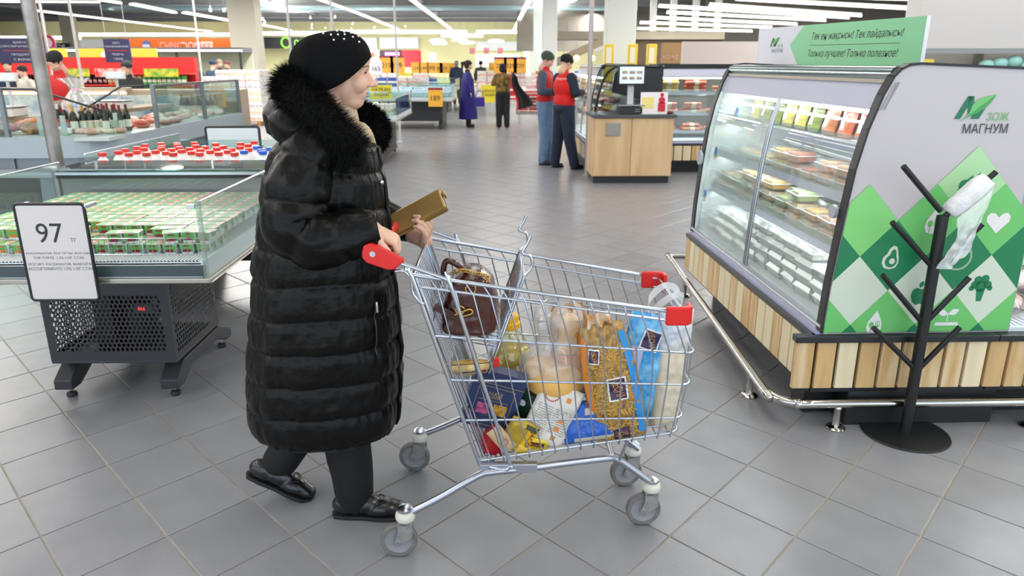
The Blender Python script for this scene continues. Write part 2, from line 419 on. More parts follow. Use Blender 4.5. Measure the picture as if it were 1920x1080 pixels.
# leaning-looking steel pole by the milk chiller and thinner ones behind
def pole(px, py, Y, r, label, z1=4.925, m=STEEL):
    p = at(px, py, Y); t = thing('pole', label, 'pole', (p.x,Y,0))
    MB().cyl((p.x,Y,0), (p.x,Y,z1), r, r, 18).build('shaft', m, t, smooth=30)
    MB().lathe([(r*2.2,0),(r*2.2,.01),(r,.02)], 18, (p.x,Y,0)).build('floor_flange', m, t, smooth=30); return t
pole(79, 150, 5.5, .047, 'thick steel pole in front of the deli counter at left', m=mat('worn_steel','a8a19b',.38,.75,noise_=(8,.3)))
pole(1107, 100, 10.98, .034, 'slim steel pole between the red shirt man and the wooden counter', m=plain('b5aaa6',.35,.5))
for px, Y, l in ((742, 16, 'thin pale pole just right of the woman'), (543, 14, 'thin pale pole left of the woman hat'), (624, 12, 'thin pale pole rising behind the woman hat'), (370, 17, 'thin white pole over the deli counter'), (140, 13, 'thin white pole right of the steel pole'), (85, 14, 'thin white pole close behind the steel pole'), (1190, 24, 'thin white pole right of the wide white column')):
    pole(px, 70, Y, .022, l, m=plain('d0ccc8',.4))
# ================================================================== shopping cart
cart = thing('shopping_cart', 'chrome wire supermarket trolley with red plastic corners pushed by the woman', 'shopping cart', (.15, 2.40, 0))
CY = 2.40
RAILS = [(-.262,.985,.60,.838), (-.232,.945,.603,.806), (-.199,.782,.645,.697), (-.16,.627,.641,.583), (-.116,.478,.625,.459), (-.066,.322,.612,.405)]
def half(x, z):   # half width of the basket
    f = (x+.26)/.87; top = .25+(.208-.25)*f; bot = .222+(.175-.222)*f
    h = max(0, min(1, (z-.32)/.6)); return bot+(top-bot)*h
def side_pt(k, u, s):
    a = RAILS[k]; x = a[0]+(a[2]-a[0])*u; z = a[1]+(a[3]-a[1])*u; return Vector((x, CY+s*half(x,z), z))
def ring(k, r, gap=.03):
    "a rail down the near side, round the nose and back along the far side"
    pts = [side_pt(k,0,-1), side_pt(k,.5,-1), side_pt(k,.965,-1)]
    e = side_pt(k,1,-1); w = half(e.x,e.z)
    for a in (0, 30, 60, 90): pts.append(Vector((e.x-gap+gap*math.sin(math.radians(a)), CY-w+gap*(1-math.cos(math.radians(a))), e.z)))
    m = [Vector((p.x, 2*CY-p.y, p.z)) for p in reversed(pts)]
    return MB().tube(pts+m, r, 8)
for k in range(6): ring(k, .0065 if k == 0 else .0042 if k < 5 else .0048).build('rim_rail' if k == 0 else 'rail', CHROME, cart, smooth=60)
# upright side wires, each running down one side, under the floor and up the other
N = 15
for i in range(N):
    u = .06+i*.9/(N-1)
    pt = []
    for s in (-1, 1):
        for k in ((1,2,3,4,5) if s < 0 else (5,4,3,2,1)):
            pt.append(side_pt(k, u, s)+Vector((0, s*.005, 0)))
    top = [side_pt(0,u,-1)]+pt+[side_pt(0,u,1)]
    # floor wires hang in a shallow V below the bottom rail
    a, b = side_pt(5,u,-1), side_pt(5,u,1)
    P = top[:6]+[a+Vector((0,.004,-.016)), b+Vector((0,-.004,-.016))]+top[6:]
    MB().tube(P, .0026, 6).build('wire', CHROME, cart, smooth=60)
for j in range(1, 9):                                # nose wires
    f = j/9; P = []
    for k in range(6):
        e = side_pt(k,1,-1); w = half(e.x,e.z); P.append(Vector((e.x+.004, CY-w+.02+(2*w-.04)*f, e.z)))
    MB().tube(P, .0026, 6).build('wire', CHROME, cart, smooth=60)
for j in range(1, 9):                                # floor wires running lengthwise
    f = j/9; a = side_pt(5,0,-1); b = side_pt(5,1,-1)
    wa = half(a.x,a.z); wb = half(b.x,b.z)
    MB().tube([(a.x, CY-wa+2*wa*f, a.z-.012), (b.x, CY-wb+2*wb*f, b.z-.012)], .0026, 6).build('wire', CHROME, cart, smooth=60)
# rear gate (hinged flap)
gf = [(-.257,.985), (-.05,.335)]
g0 = [Vector((x, CY+s*half(x,z)*.96, z)) for s in (-1,) for x, z in gf]; g1 = [Vector((p.x, 2*CY-p.y, p.z)) for p in g0]
gate = MB().tube([g0[0], g0[1], g1[1], g1[0]], .006, 8, closed=True).build('rear_gate', CHROME, cart, smooth=60)
for j in range(1, 15):
    f = j/15; MB().tube([g0[0].lerp(g1[0], f), g0[1].lerp(g1[1], f)], .0026, 6).build('wire', CHROME, gate, smooth=60)
for f in (.25, .5, .75):
    MB().tube([g0[0].lerp(g0[1], f), g1[0].lerp(g1[1], f)], .0035, 6).build('wire', CHROME, gate, smooth=60)
for s in (-1, 1):                                    # gate stiles beside the hinge, slightly proud
    Y = CY+s*.262
    MB().tube(spline([(-.275,Y,1.0), (-.26,Y,.985), (-.17,CY+s*.25,.68), (-.062,CY+s*.228,.315)], 4), .0075, 8).build('stile', CHROME, cart, smooth=60)
    # side arm: from the handle forward and down to the chassis, ending in a hook
    MB().tube(spline([(-.30,Y,1.028), (-.165,Y,.978), (-.148,Y,.965), (-.14,Y,.945), (.025,CY+s*.24,.37), (.04,CY+s*.238,.318), (.02,CY+s*.235,.30), (-.03,CY+s*.235,.312)], 5), .0068, 8).build('side_arm', CHROME, cart, smooth=60)
    MB().tube(spline([(-.31,Y,1.0), (-.282,Y,1.0), (-.262,Y,.975), (-.258,Y,.93), (-.235,Y,.90), (-.225,Y-s*.0,.895)], 4), .005, 8).build('hook', CHROME, cart, smooth=60)
# handle bar with end brackets
hb = MB().tube([(-.36,CY-.255,1.052), (-.36,CY+.255,1.052)], .0145, 16).build('handle', REDP, cart, smooth=40)
for s in (-1, 1):
    Y = CY+s*.262
    prof = [(-.404,1.062),(-.398,1.083),(-.378,1.09),(-.35,1.078),(-.276,1.036),(-.31,1.008),(-.332,1.008),(-.392,1.03),(-.404,1.045)]
    MB().prism(prof, Y-.013, Y+.013, 'y').build('end_bracket', REDP, hb, bevel=.004)
    MB().tube([(-.372,Y-s*-.012,1.058),(-.372,Y+s*.017,1.058)], .009, 12).build('bolt', CHROME, hb, smooth=30)
# red nose corners
for s in (-1, 1):
    q = MB(); x1 = .612; w = half(.6,.84)
    zt = .862; zb = .80
    # an L wrapped round the corner
    P = [(x1-.075, w+.012), (x1-.005, w+.012), (x1+.012, w-.004), (x1+.012, w-.045), (x1-.002, w-.045), (x1-.002, w-.018), (x1-.012, w-.008), (x1-.075, w-.008)]
    P = [(a, CY+s*b) for a, b in P]
    if s > 0: P = P[::-1]
    q.prism(P, zb, zt, 'z').build('corner_bumper', REDP, cart, bevel=.005)
# folding child seat
seat = MB().tube([(-.195,CY-.17,.755),(.0,CY-.17,.715),(.0,CY+.17,.715),(-.195,CY+.17,.755)], .004, 8, closed=True).build('child_seat', CHROME, cart, smooth=60)
for f in np.linspace(.08, .92, 9):
    y = CY-.17+.34*f; MB().tube([(-.195,y,.755),(0,y,.715)], .0026, 6).build('wire', CHROME, seat)
sb_ = MB().tube([(-.03,CY-.18,.63),(.085,CY-.18,.955),(.085,CY+.18,.955),(-.03,CY+.18,.63)], .005, 8, closed=True).build('seat_back', CHROME, cart, smooth=60)
for f in np.linspace(.06, .94, 12):
    y = CY-.18+.36*f; MB().tube([(-.03,y,.63),(.085,y,.955)], .0026, 6).build('wire', CHROME, sb_)
for f in (.3, .65): MB().tube([(-.03+.115*f,CY-.18,.63+.325*f),(-.03+.115*f,CY+.18,.63+.325*f)], .0026, 6).build('wire', CHROME, sb_)
for s in (-1, 1):
    y = CY+s*.165
    MB().tube(spline([(.085,y,.955),(.11,y,.985),(.105,y+.0,1.02),(.08,y,1.03),(.095,y,1.06),(.105,y,1.085)], 5), .0048, 8).build('lock_loop', CHROME, sb_, smooth=60)
MB().cbox((-.005,CY-.175,.665),(.02,.02,.03)).build('clip', REDP, sb_, bevel=.003)
MB().box(-.06,.13,CY-.235,CY-.21,.285,.318).build('lower_bracket', mat('zinc_plate','b8bcc4',.35,.9), cart, bevel=.002)
# chassis tubes
TUBE = mat('zinc_tube', 'b9bcc6', .28, .95)
for s in (-1, 1):
    MB().tube(spline([(-.312,CY+s*.275,.158), (-.2,CY+s*.262,.212), (-.07,CY+s*.242,.282), (-.02,CY+s*.235,.292), (.1,CY+s*.215,.293), (.36,CY+s*.15,.288), (.41,CY+s*.135,.278), (.45,CY+s*.128,.25), (.545,CY+s*.12,.172)], 6), .0125, 14).build('chassis_tube', TUBE, cart, smooth=60)
MB().tube([(-.03,CY-.235,.29),(-.03,CY+.235,.29)], .01, 10).build('cross_tube', TUBE, cart, smooth=60)
MB().tube([(.40,CY-.14,.285),(.40,CY+.14,.285)], .01, 10).build('cross_tube', TUBE, cart, smooth=60)
for x, ca in ((-.02,.0),(.42,.09)):
    for s in (-1, 1): MB().tube([(x,CY+s*.16,.29),(x+.02,CY+s*.19,.33+ca*.6)], .006, 8).build('basket_support', TUBE, cart, smooth=60)
RUB = mat('grey_rubber', '77736f', .55, noise_=(40,.2)); HUB = mat('grey_wheel_plastic', '8f8f92', .45); CREAM = mat('cream_plastic', 'd8d4c6', .4); ZF = mat('zinc_fork', 'b0afab', .38, .6, noise_=(30,.2))
def caster():
    f = MB()
    for s in (-1, 1):   # cheek plates
        P = [(.018,.138),(.045,.13),(.045,.085),(-.0,.046),(-.014,.05),(-.016,.066),(-.004,.10),(-.004,.138)]
        a, b = (s*.021, s*.0235); f.prism([(x+.0,z) for x, z in P], min(a,b), max(a,b), 'y')
    f.box(-.002,.046,-.0235,.0235,.128,.14)
    fork = f.build('fork', ZF, CART, bevel=.003)
    MB().lathe([(.018,.138),(.031,.142),(.034,.15),(.033,.162),(.026,.172),(.016,.176)], 20, (.022,0,0)).build('bearing_cup', CREAM, fork, smooth=40)
    MB().lathe([(.014,.172),(.026,.176),(.026,.184),(.015,.19)], 20, (.022,0,0)).build('stem_cap', CHROME, fork, smooth=40)
    def wh(prof, n=36):
        q = MB(); q.M = Matrix.Translation((-.003,0,.0635)) @ Matrix.Rotation(PI/2, 4, 'X'); q.lathe(prof, n); return q
    wh([(.046,-.013),(.058,-.014),(.0625,-.009),(.0635,0),(.0625,.009),(.058,.014),(.046,.013),(.046,-.013)]).build('tyre', RUB, fork, smooth=40)
    wh([(.0,-.008),(.044,-.0105),(.0465,-.012),(.0465,.012),(.044,.0105),(.0,.008)]).build('wheel', HUB, fork, smooth=40)
    wh([(.0,-.028),(.007,-.028),(.008,-.024),(.008,.024),(.007,.028),(0,.028)], 12).build('axle_bolt', CHROME, fork, smooth=40)
    return fork
CART = None
proto = caster(); first = True
for x, y, rz, l in ((-.335, CY-.275, .05, 0), (-.34, CY+.272, -.1, 0), (.525, CY-.115, .02, 0), (.505, CY+.14, .15, 0)):
    o = proto if first else copy_tree(proto); first = False
    o.name = 'caster'; o.parent = cart; o.location = Vector((x,y,0))-cart.location; o.rotation_euler = (0,0,rz)
# ================================================================== the woman with the trolley
def nz(p, s, seed=0): return noise.noise(Vector(p)*s+Vector((seed*7.3, seed*3.1, seed*1.7)))
def head_mb(mb, c, R, k=1.0, female=True, old=False, chin=1.0):
    "head facing local +x; c centre (eye height), R rotation, k scale"
    def P(x, y, z): return Vector(c)+R @ Vector((x*k, y*k, z*k))
    def E(p, r): mb.ell(P(*p), [v*k for v in r], 16, 12, R)
    E((-.012,0,.022), (.096,.076,.085)); E((.02,0,-.03), (.072,.06,.085))
    E((.045,0,-.082), (.036,.034,.028)); E((.035,0,-.06), (.045,.05,.035))                 # chin, jaw
    E((.07,0,.042), (.03,.05,.03)); E((.078,0,.018), (.02,.045,.012))                      # forehead, brow
    mb.cap(P(.082,0,.012), P(.103,0,-.028), .009*k, .0135*k)                               # nose ridge
    E((.112,0,-.03), (.012,.012,.010))
    for s in (-1, 1):
        E((.099,s*.012,-.034), (.010,.0075,.007))                                          # nostril wings
        E((.06,s*.036,-.03), (.03,.026,.03))                                               # cheek
        E((.072,s*.032,.002), (.014,.015,.010))                                            # lidded eye
        E((-.005,s*.079,-.008), (.016,.007,.03))                                           # ear
    E((.0815,0,-.057), (.0115,.023,.0055)); E((.080,0,-.0665), (.0105,.020,.006)); E((.07,0,-.062), (.018,.034,.02))             # lips
    mb.cap(P(-.015,0,-.06), P(-.03,0,-.15), .055*k, .058*k)                                # neck
def hand_mb(mb, wrist, d, n, side, curl=.4, k=1.0, spread=.0, thumb=.6):
    "hand with palm, five bent fingers; d along the hand, n out of the back of the hand, side=+1 thumb towards n x d"
    d = Vector(d).normalized(); n = Vector(n); n = (n-d*n.dot(d)).normalized(); s = n.cross(d)*side; W = Vector(wrist)
    for a in (-.026, -.009, .009, .026): mb.cap(W+s*a*.75*k, W+d*.075*k+s*a*k, .0155*k, .0125*k)
    ln = {.027: .062, .009: .072, -.009: .068, -.026: .052}
    for a, L in ln.items():
        p = W+d*.083*k+s*a*k; ang = 0
        for f, r0, r1 in ((.45,.0098,.0088), (.30,.0088,.008), (.25,.008,.0066)):
            ang += curl*(1 if f > .4 else 1.15)
            q_ = (d*math.cos(ang)-n*math.sin(ang)+s*spread*a*8).normalized()
            e = p+q_*L*f*k*1.05; mb.cap(p, e, r0*k, r1*k); p = e
    p = W+d*.018*k+s*.03*k; a = (d*.75+s*.6-n*.25).normalized(); e = p+a*.042*k; mb.cap(p, e, .0145*k, .0115*k)
    b = (d*.9+s*(.25-thumb*.5)-n*(.2+thumb*.5)).normalized(); g = e+b*.034*k; mb.cap(e, g, .0112*k, .0098*k)
    mb.cap(g, g+(b-n*.3).normalized()*.024*k, .0096*k, .0078*k)
WO = Vector((-.62, 2.45, 0))
woman = thing('person', 'elderly woman in a long black quilted coat and studded black hat pushing a trolley', 'person', WO)
HR = Matrix.Rotation(.16, 3, 'Z') @ Matrix.Rotation(.06, 3, 'Y')
body = MB()
hm = MB(); HC = Vector((-.505, 2.44, 1.576)); head_mb(hm, HC, HR, 1.04)
hm.ell(HC+HR @ Vector((.035,0,-.088)), (.048,.048,.03), 14, 10, HR)            # soft double chin
hv, hf = fuse(hm, .0042, 7); 
hd = MB(); bv = MB()
bv.cap((-.52,2.45,1.49), (-.56,2.45,1.36), .058, .07)
bv.ell((-.57,2.45,1.22), (.13,.19,.22)); bv.ell((-.60,2.45,.98), (.14,.18,.2))
for s in (-1, 1):
    sh = Vector((-.58, 2.45+s*.17, 1.33)); el = Vector((-.63, 2.45+s*.25, 1.10)); wr = Vector((-.385, 2.45-.24, 1.125)) if s < 0 else Vector((-.33, 2.60, 1.03))
    if s > 0: el = Vector((-.55, 2.70, 1.07))
    bv.cap(sh, el, .055, .042); bv.cap(el, wr, .042, .028)
for hip, kn, an in (((-.60,2.36,.92), (-.55,2.36,.5), (-.55,2.38,.09)), ((-.62,2.54,.92), (-.68,2.53,.45), (-.81,2.495,.16))):
    bv.cap(hip, kn, .09, .06); bv.cap(kn, an, .05, .034)
v1, f1 = fuse(bv, .02, 4)
rh = MB(); hand_mb(rh, (-.385,2.205,1.118), (.80,.02,-.42), (.45,-.1,.9), -1, curl=.85, k=.98, thumb=.4)
rh.cap((-.42,2.205,1.135), (-.38,2.205,1.115), .03, .027)
v2, f2 = fuse(rh, .0024, 4)
lh = MB(); hand_mb(lh, (-.262,2.60,.985), (.18,-.62,.62), (.75,.15,-.62), -1, curl=.62, k=1.0, thumb=.2)
lh.cap((-.31,2.63,1.0), (-.262,2.60,.985), .031, .028)
v3, f3 = fuse(lh, .0024, 4)
for v, f in ((v1,f1),(hv,hf),(v2,f2),(v3,f3)): body.add(v, f)
bo = body.build('body', SKIN, woman, smooth=0)
# face: eyes, brows, lips
q = MB(); q2 = MB(); q3 = MB()
for s in (-1, 1):
    q.ell(HC+HR @ Vector((.087,s*.033,.003)), (.0055,.011,.0042), 12, 8, HR)
    q2.tube([HC+HR @ Vector((.098,s*.016,.020)), HC+HR @ Vector((.096,s*.035,.025)), HC+HR @ Vector((.081,s*.052,.019))], .0018, 6)
q.build('eye', plain('4a3a30',.3), woman, smooth=0); q2.build('eyebrow', plain('8a6a55',.7), woman)
q3.ell(HC+HR @ Vector((.090,0,-.060)), (.0070,.019,.0035), 14, 8, HR); q3.ell(HC+HR @ Vector((.088,0,-.0690)), (.0070,.016,.0038), 14, 8, HR)
q3.build('lips', plain('b8655c',.45), woman, smooth=0)
# fingernails
q = MB(); q.ell((-.262,2.535,1.068),(.005,.004,.006)); q.build('fingernail', plain('e3b8a6',.3), woman, smooth=0)
# quilted coat ----------------------------------------------------
COAT = mat('black_nylon', '070606', .38, bump=(45,.3), spec=.22)
def puff(s, w=.16):
    t = abs(math.sin(PI*s)); return min(1, (t/.75))**.55
# levels of the coat: z, centre x, half depth (x), half width (y), centre y
LV = [(.34,-.628,.262,.235,2.45),(.39,-.630,.272,.24,2.45),(.50,-.624,.275,.245,2.45),(.65,-.610,.268,.245,2.45),(.85,-.598,.250,.24,2.45),(1.0,-.590,.232,.23,2.45),(1.15,-.578,.210,.225,2.45),(1.27,-.568,.190,.218,2.45),(1.34,-.558,.172,.20,2.45),(1.385,-.565,.125,.17,2.45),(1.42,-.58,.08,.12,2.45),(1.47,-.585,.06,.09,2.45)]
LA = np.array(LV)
def lvl(z): return [np.interp(z, LA[:,0], LA[:,k]) for k in range(1,5)]
def coat_pt(a, z, off=0):
    cx, dx, dy, cy = lvl(z)
    ca, sa = math.cos(a), math.sin(a); e = 2/2.25
    # seams are bowed: lower at the back seam lines and at the front edge
    s = (z-.34)/.116+.16*math.cos(3*a+.6)*.35+.05*nz((ca,sa,z), 2.5, 4)
    p = puff(s); vs = 1
    for va in (-2.25, -1.18, 2.25, 1.18):                # vertical seams
        vs = min(vs, min(1, abs((a-va+PI) % (2*PI)-PI)/.10)**.5)
    p = p*(.45+.55*vs)
    near = math.exp(-((abs(math.sin(PI*s)))/.35)**2)
    wr = near*.005*nz((ca*3.2,sa*3.2,z*1.5), 4.5, 1)+.006*nz((ca,sa,z*2.2), 3.2, 2)+.003*nz((ca*2,sa*2,z*2), 9, 3)
    r = 1
    x = cx+(abs(ca)**e*(1 if ca > 0 else -1))*dx; y = cy+(abs(sa)**e*(1 if sa > 0 else -1))*dy
    n = Vector((ca/dx, sa/dy, 0)).normalized()
    return Vector((x, y, z))+n*((p-1)*.0125+wr*1.25+off+.0)
q = MB()
q.grid(lambda u, v: coat_pt(-PI+2*PI*u, .338+v*(1.47-.338)), 220, 190, cu=True)
q.grid(lambda u, v: coat_pt(-PI+2*PI*u, .338+v*.05, -.012), 80, 4, cu=True)          # hem turned in
cq = MB()
cq.add(q.v, q.f)
def sleeve(path, rad, nseg, seed, mb, n=44, k=20):
    P = spline(path, k); R = np.interp(np.linspace(0, len(rad)-1, len(P)), range(len(rad)), rad)
    L = [0]
    for i in range(1, len(P)): L.append(L[-1]+(P[i]-P[i-1]).length)
    prev = None; rows = []
    for i, p in enumerate(P):
        d = (P[min(i+1,len(P)-1)]-P[max(i-1,0)]).normalized()
        x = d.cross(Vector((0,1,0))).normalized() if prev is None else (prev-d*prev.dot(d)).normalized(); prev = x; y = d.cross(x)
        row = []
        for j in range(n):
            t = 2*PI*j/n; s = L[i]/L[-1]*nseg+.12*math.cos(t+seed)
            pf = puff(s); near = math.exp(-((abs(math.sin(PI*s)))/.5)**2)
            dr = (pf-1)*.012+near*.008*nz((math.cos(t)*2.2,math.sin(t)*2.2,L[i]*6), 3, seed)+.006*nz((math.cos(t),math.sin(t),L[i]*9), 2, seed+1)
            dr += .006*nz((math.cos(t)*2.5, math.sin(t)*2.5, L[i]*3), 3.5, seed+3)
            row.append(p+(x*math.cos(t)+y*math.sin(t))*(R[i]+dr))
        rows.append(row)
    m = len(rows)
    mb.grid(lambda u, v: rows[min(m-1, round(u*(m-1)))][round(v*n) % n], m, n, cv=True)
    e = len(mb.v); c = P[-1]; last = rows[-1]; mb.add(last+[c+(p-c)*.7-(P[-1]-P[-3]).normalized()*.012 for p in last], [(j, (j+1) % n, n+(j+1) % n, n+j) for j in range(n)])
sleeve([(-.53,2.33,1.40), (-.565,2.27,1.34), (-.605,2.225,1.235), (-.615,2.205,1.13), (-.55,2.19,1.085), (-.455,2.19,1.10), (-.358,2.2,1.118)], [.06,.085,.098,.100,.092,.080,.060], 5, 1, cq)
sleeve([(-.535,2.57,1.40), (-.56,2.64,1.33), (-.55,2.70,1.2), (-.50,2.72,1.10), (-.42,2.67,1.06), (-.315,2.635,1.02)], [.06,.085,.095,.085,.066,.052], 5, 5, cq)
# front placket strip down the leading edge
P = [coat_pt(-.10, z, .002) for z in np.linspace(.342, 1.34, 40)]
coat = cq.build('coat', COAT, woman, smooth=0)
MB().tube(P, .0065, 8).build('placket', COAT, coat, smooth=0)
P = [coat_pt(-.72, z, .004) for z in np.linspace(.66, .86, 14)]
MB().tube(P, .003, 6).build('pocket_zip', plain('2a2a2c',.3), coat, smooth=0)
p = coat_pt(-.72, .855, .01); MB().cap(p, p-Vector((0,0,.03)), .0035, .005).build('zip_pull', CHROME, coat, smooth=0)
p = coat_pt(-.35, 1.235, .012); MB().ell(p, (.008,.008,.008)).build('snap_button', CHROME, coat, smooth=0)
# hood lying on the back
hq = MB()
sleeve([(-.57,2.28,1.395), (-.64,2.31,1.42), (-.675,2.40,1.44), (-.675,2.50,1.44), (-.64,2.59,1.42), (-.57,2.63,1.39)], [.05,.062,.066,.066,.062,.05], 5, 8, hq, n=30, k=12)
sleeve([(-.58,2.31,1.45), (-.63,2.35,1.475), (-.65,2.45,1.485), (-.63,2.57,1.475), (-.58,2.61,1.45)], [.045,.05,.055,.05,.045], 4, 9, hq, n=30, k=12)
hq.build('hood', COAT, coat, smooth=0)
# fur trim
FUR = mat('black_fur', '070707', .75, spec=.25)
rng = np.random.default_rng(3)
def fur(path, rad, n, name='fur_trim', L=.035, seed=0):
    P = spline(path, 10); R = np.interp(np.linspace(0, len(rad)-1, len(P)), range(len(rad)), rad)
    mb = MB(); mb.tube(P, list(R*.93), 16)
    mb.ell(P[0], (R[0]*.9,)*3); mb.ell(P[-1], (R[-1]*.9,)*3)
    vs = []; fs = []
    seg = len(P)-1
    for i in range(n):
        t = rng.uniform(-.35, seg+.35); k = int(min(max(t,0), seg-1e-3)); f = min(max(t,0),seg)-k
        p = P[k].lerp(P[min(k+1,seg)], f); r = R[k]*(1-f)+R[min(k+1,seg)]*f
        d = (P[min(k+1,seg)]-P[k]).normalized()
        o = Vector(rng.normal(size=3)); over = t-min(max(t,0),seg)
        if over == 0: o = o-d*o.dot(d)
        elif o.dot(d)*over < 0: o = -o
        o.normalize(); base = p+o*r*.86
        g = (o+Vector(rng.normal(size=3))*.20+d*.35+Vector((-.1,0,-.25))).normalized(); l = L*rng.uniform(.6,1.25)
        w_ = o.cross(g).normalized()*rng.uniform(.0005,.0010)
        a = base+g*l*.55+o*.003; tip = base+g*l+Vector((0,0,-.10*l))
        b = len(vs); vs += [base-w_, base+w_, a+w_*.7, a-w_*.7, tip]; fs += [(b,b+1,b+2,b+3), (b+3,b+2,b+4)]
    mb.add(vs, fs)
    o = mb.build(name, FUR, coat, smooth=0); return o
fur([(-.50,2.66,1.45), (-.58,2.62,1.50), (-.635,2.53,1.525), (-.640,2.42,1.53), (-.60,2.335,1.50), (-.54,2.285,1.44), (-.48,2.27,1.38), (-.43,2.27,1.335)], [.05,.06,.06,.058,.060,.064,.06,.042], 24000, L=.042)
fur([(-.50,2.65,1.43), (-.46,2.63,1.415), (-.43,2.59,1.395), (-.42,2.54,1.37), (-.43,2.48,1.34)], [.045,.052,.054,.052,.036], 12000, L=.026)
# cream collar showing under the chin
q = MB(); q.grid(lambda u, v: (-.515+(.060+.012*v)*math.cos(2*PI*u), 2.45+(.068+.01*v)*math.sin(2*PI*u), 1.487-.075*v-.022*math.cos(2*PI*u)), 40, 6, cu=True)
q.build('cream_collar', mat('cream_knit','c9b394',.8,bump=(250,.4)), woman, smooth=0, solid=1)
q = MB(); q.ell((-.445,2.45,1.33),(.05,.045,.09)); q.build('blouse', mat('cream_knit',''), woman, smooth=0)
# hat
HATM = mat('black_knit', '0b0b0d', .85, bump=(160,.5), spec=.12)
def hat_pt(u, v):
    a = 2*PI*u
    t = v*PI*.5                                        # v 0 rim .. 1 crown
    x = .127*math.cos(t)**.75*math.cos(a) if v < 1 else 0; y = .101*math.cos(t)**.75*math.sin(a) if v < 1 else 0
    z = .105*math.sin(t)**.9
    rim = (1-v)**2
    zz = .008+z*1.10+rim*(.022*math.cos(a)-.035*math.sin(a)**2*1-.02*(1-math.cos(a))*.8)
    sag = (1+.09*math.sin(a*6+3.5*v)*v*(1-v)*2*(.6-.4*math.cos(a)))
    x *= sag; y *= sag
    x -= .03*v*(1-v)*2*(1-math.cos(a))*.5
    return HC+HR @ (Matrix.Rotation(-.20, 3, 'Y') @ Vector((x-.012, y, zz)))
q = MB(); q.grid(hat_pt, 64, 26, cu=True); q.grid(lambda u, v: hat_pt(u, 0)+(HC-hat_pt(u, 0))*.05*v, 64, 2, cu=True)
hat = q.build('knit_hat', HATM, woman, smooth=0)
st = MB()
for i, (u, v) in enumerate(((-.12,.80),(-.09,.70),(-.06,.62),(-.12,.62),(-.16,.66),(-.20,.70),(-.15,.52),(-.09,.50),(-.04,.48),(-.08,.36),(-.20,.56),(-.03,.68),(-.25,.8))):
    p = hat_pt(u, v); n_ = (p-HC).normalized(); st.ell(p+n_*.002, (.0032,)*3, 8, 6)
st.build('studs', mat('pearl_stud','f4f2ee',.15), hat, smooth=0)
# trousers and shoes
TR = mat('black_trousers', '0a0a0b', .8)
q = MB(); q.cap((-.60,2.36,.6), (-.545,2.365,.30), .105, .088); q.cap((-.545,2.365,.32), (-.53,2.37,.085), .088, .072); q.cap((-.53,2.37,.085),(-.52,2.37,.06),.072,.06)
q.cap((-.64,2.54,.6), (-.72,2.53,.30), .105, .085); q.cap((-.72,2.53,.32), (-.83,2.50,.155), .085, .07)
vs, fs = fuse(q, .012, 4); q = MB(); q.v = [tuple(Vector(p)+Vector((nz(p,11,1),nz(p,11,2),0))*.006) for p in vs]; q.f = fs; q.mi = [0]*len(fs)
q.build('trousers', TR, woman, smooth=0)
SH = mat('black_leather', '121112', .3, bump=(60,.15), coat=.3); SOLE = plain('1a1a1a', .6)
def shoe(M, name='shoe'):
    q = MB(M); q.ell((.0,0,.045), (.062,.036,.045)); q.ell((.06,0,.05), (.07,.04,.042)); q.ell((.12,.002,.036), (.075,.046,.036)); q.ell((.165,.004,.03), (.05,.04,.028))
    vs, fs = fuse(q, .005, 5); s_ = MB(); s_.add(vs, fs); o = s_.build(name, SH, woman, smooth=0)
    q = MB(M); out = [(-.063,0),(-.05,-.03),(0,-.037),(.06,-.037),(.12,-.046),(.17,-.044),(.208,-.022),(.216,.004),(.205,.03),(.17,.047),(.12,.048),(.06,.036),(0,.036),(-.05,.03)]
    q.prism(out, 0, .014, 'z'); q.build('sole', SOLE, o, bevel=.003)
    q = MB(M); q.tube(spline([(.085,-.043,.03),(.115,-.03,.065),(.15,0,.062),(.115,.034,.066),(.085,.046,.03)],5), .0022, 6); q.build('apron_seam', SOLE, o)
shoe(Matrix.Translation((-.555,2.36,0)) @ Matrix.Rotation(-.05,4,'Z') @ Matrix.Translation((0,0,.001)))
shoe(Matrix.Translation((-.742,2.475,.0)) @ Matrix.Rotation(-.06,4,'Z') @ Matrix.Rotation(.42,4,'Y') @ Matrix.Translation((-.185,0,.0)))
# wallet held in the left hand: a thing of its own
GOLD = mat('gold_leather', 'a9874f', .33, .35, noise_=(14,.2), bump=(70,.1))
a = Vector((-.392,2.565,1.035)); b = Vector((-.172,2.565,1.150)); d = (b-a).normalized(); nrm = Vector((-.28,-.62,.73)); nrm = (nrm-d*nrm.dot(d)).normalized(); wd = nrm.cross(d)
Wm = Matrix(((d.x,wd.x,nrm.x,a.x),(d.y,wd.y,nrm.y,a.y),(d.z,wd.z,nrm.z,a.z),(0,0,0,1)))
wallet = thing('wallet', 'gold leather zip-around wallet held in the left hand of the woman', 'wallet', a)
MB(Wm).box(0, .232, -.048, .048, -.016, .016).build('wallet_body', GOLD, wallet, bevel=.007)
MB(Wm).tube([(.0,-.049,0),(.0,.049,0),(.233,.049,0),(.233,-.049,0)], .004, 8, closed=True).build('zip', mat('brass','b08d4a',.3,.9), wallet)
MB(Wm).box(.236,.243,.01,.03,-.012,.012).build('zip_pull', mat('brass',''), wallet, bevel=.002)
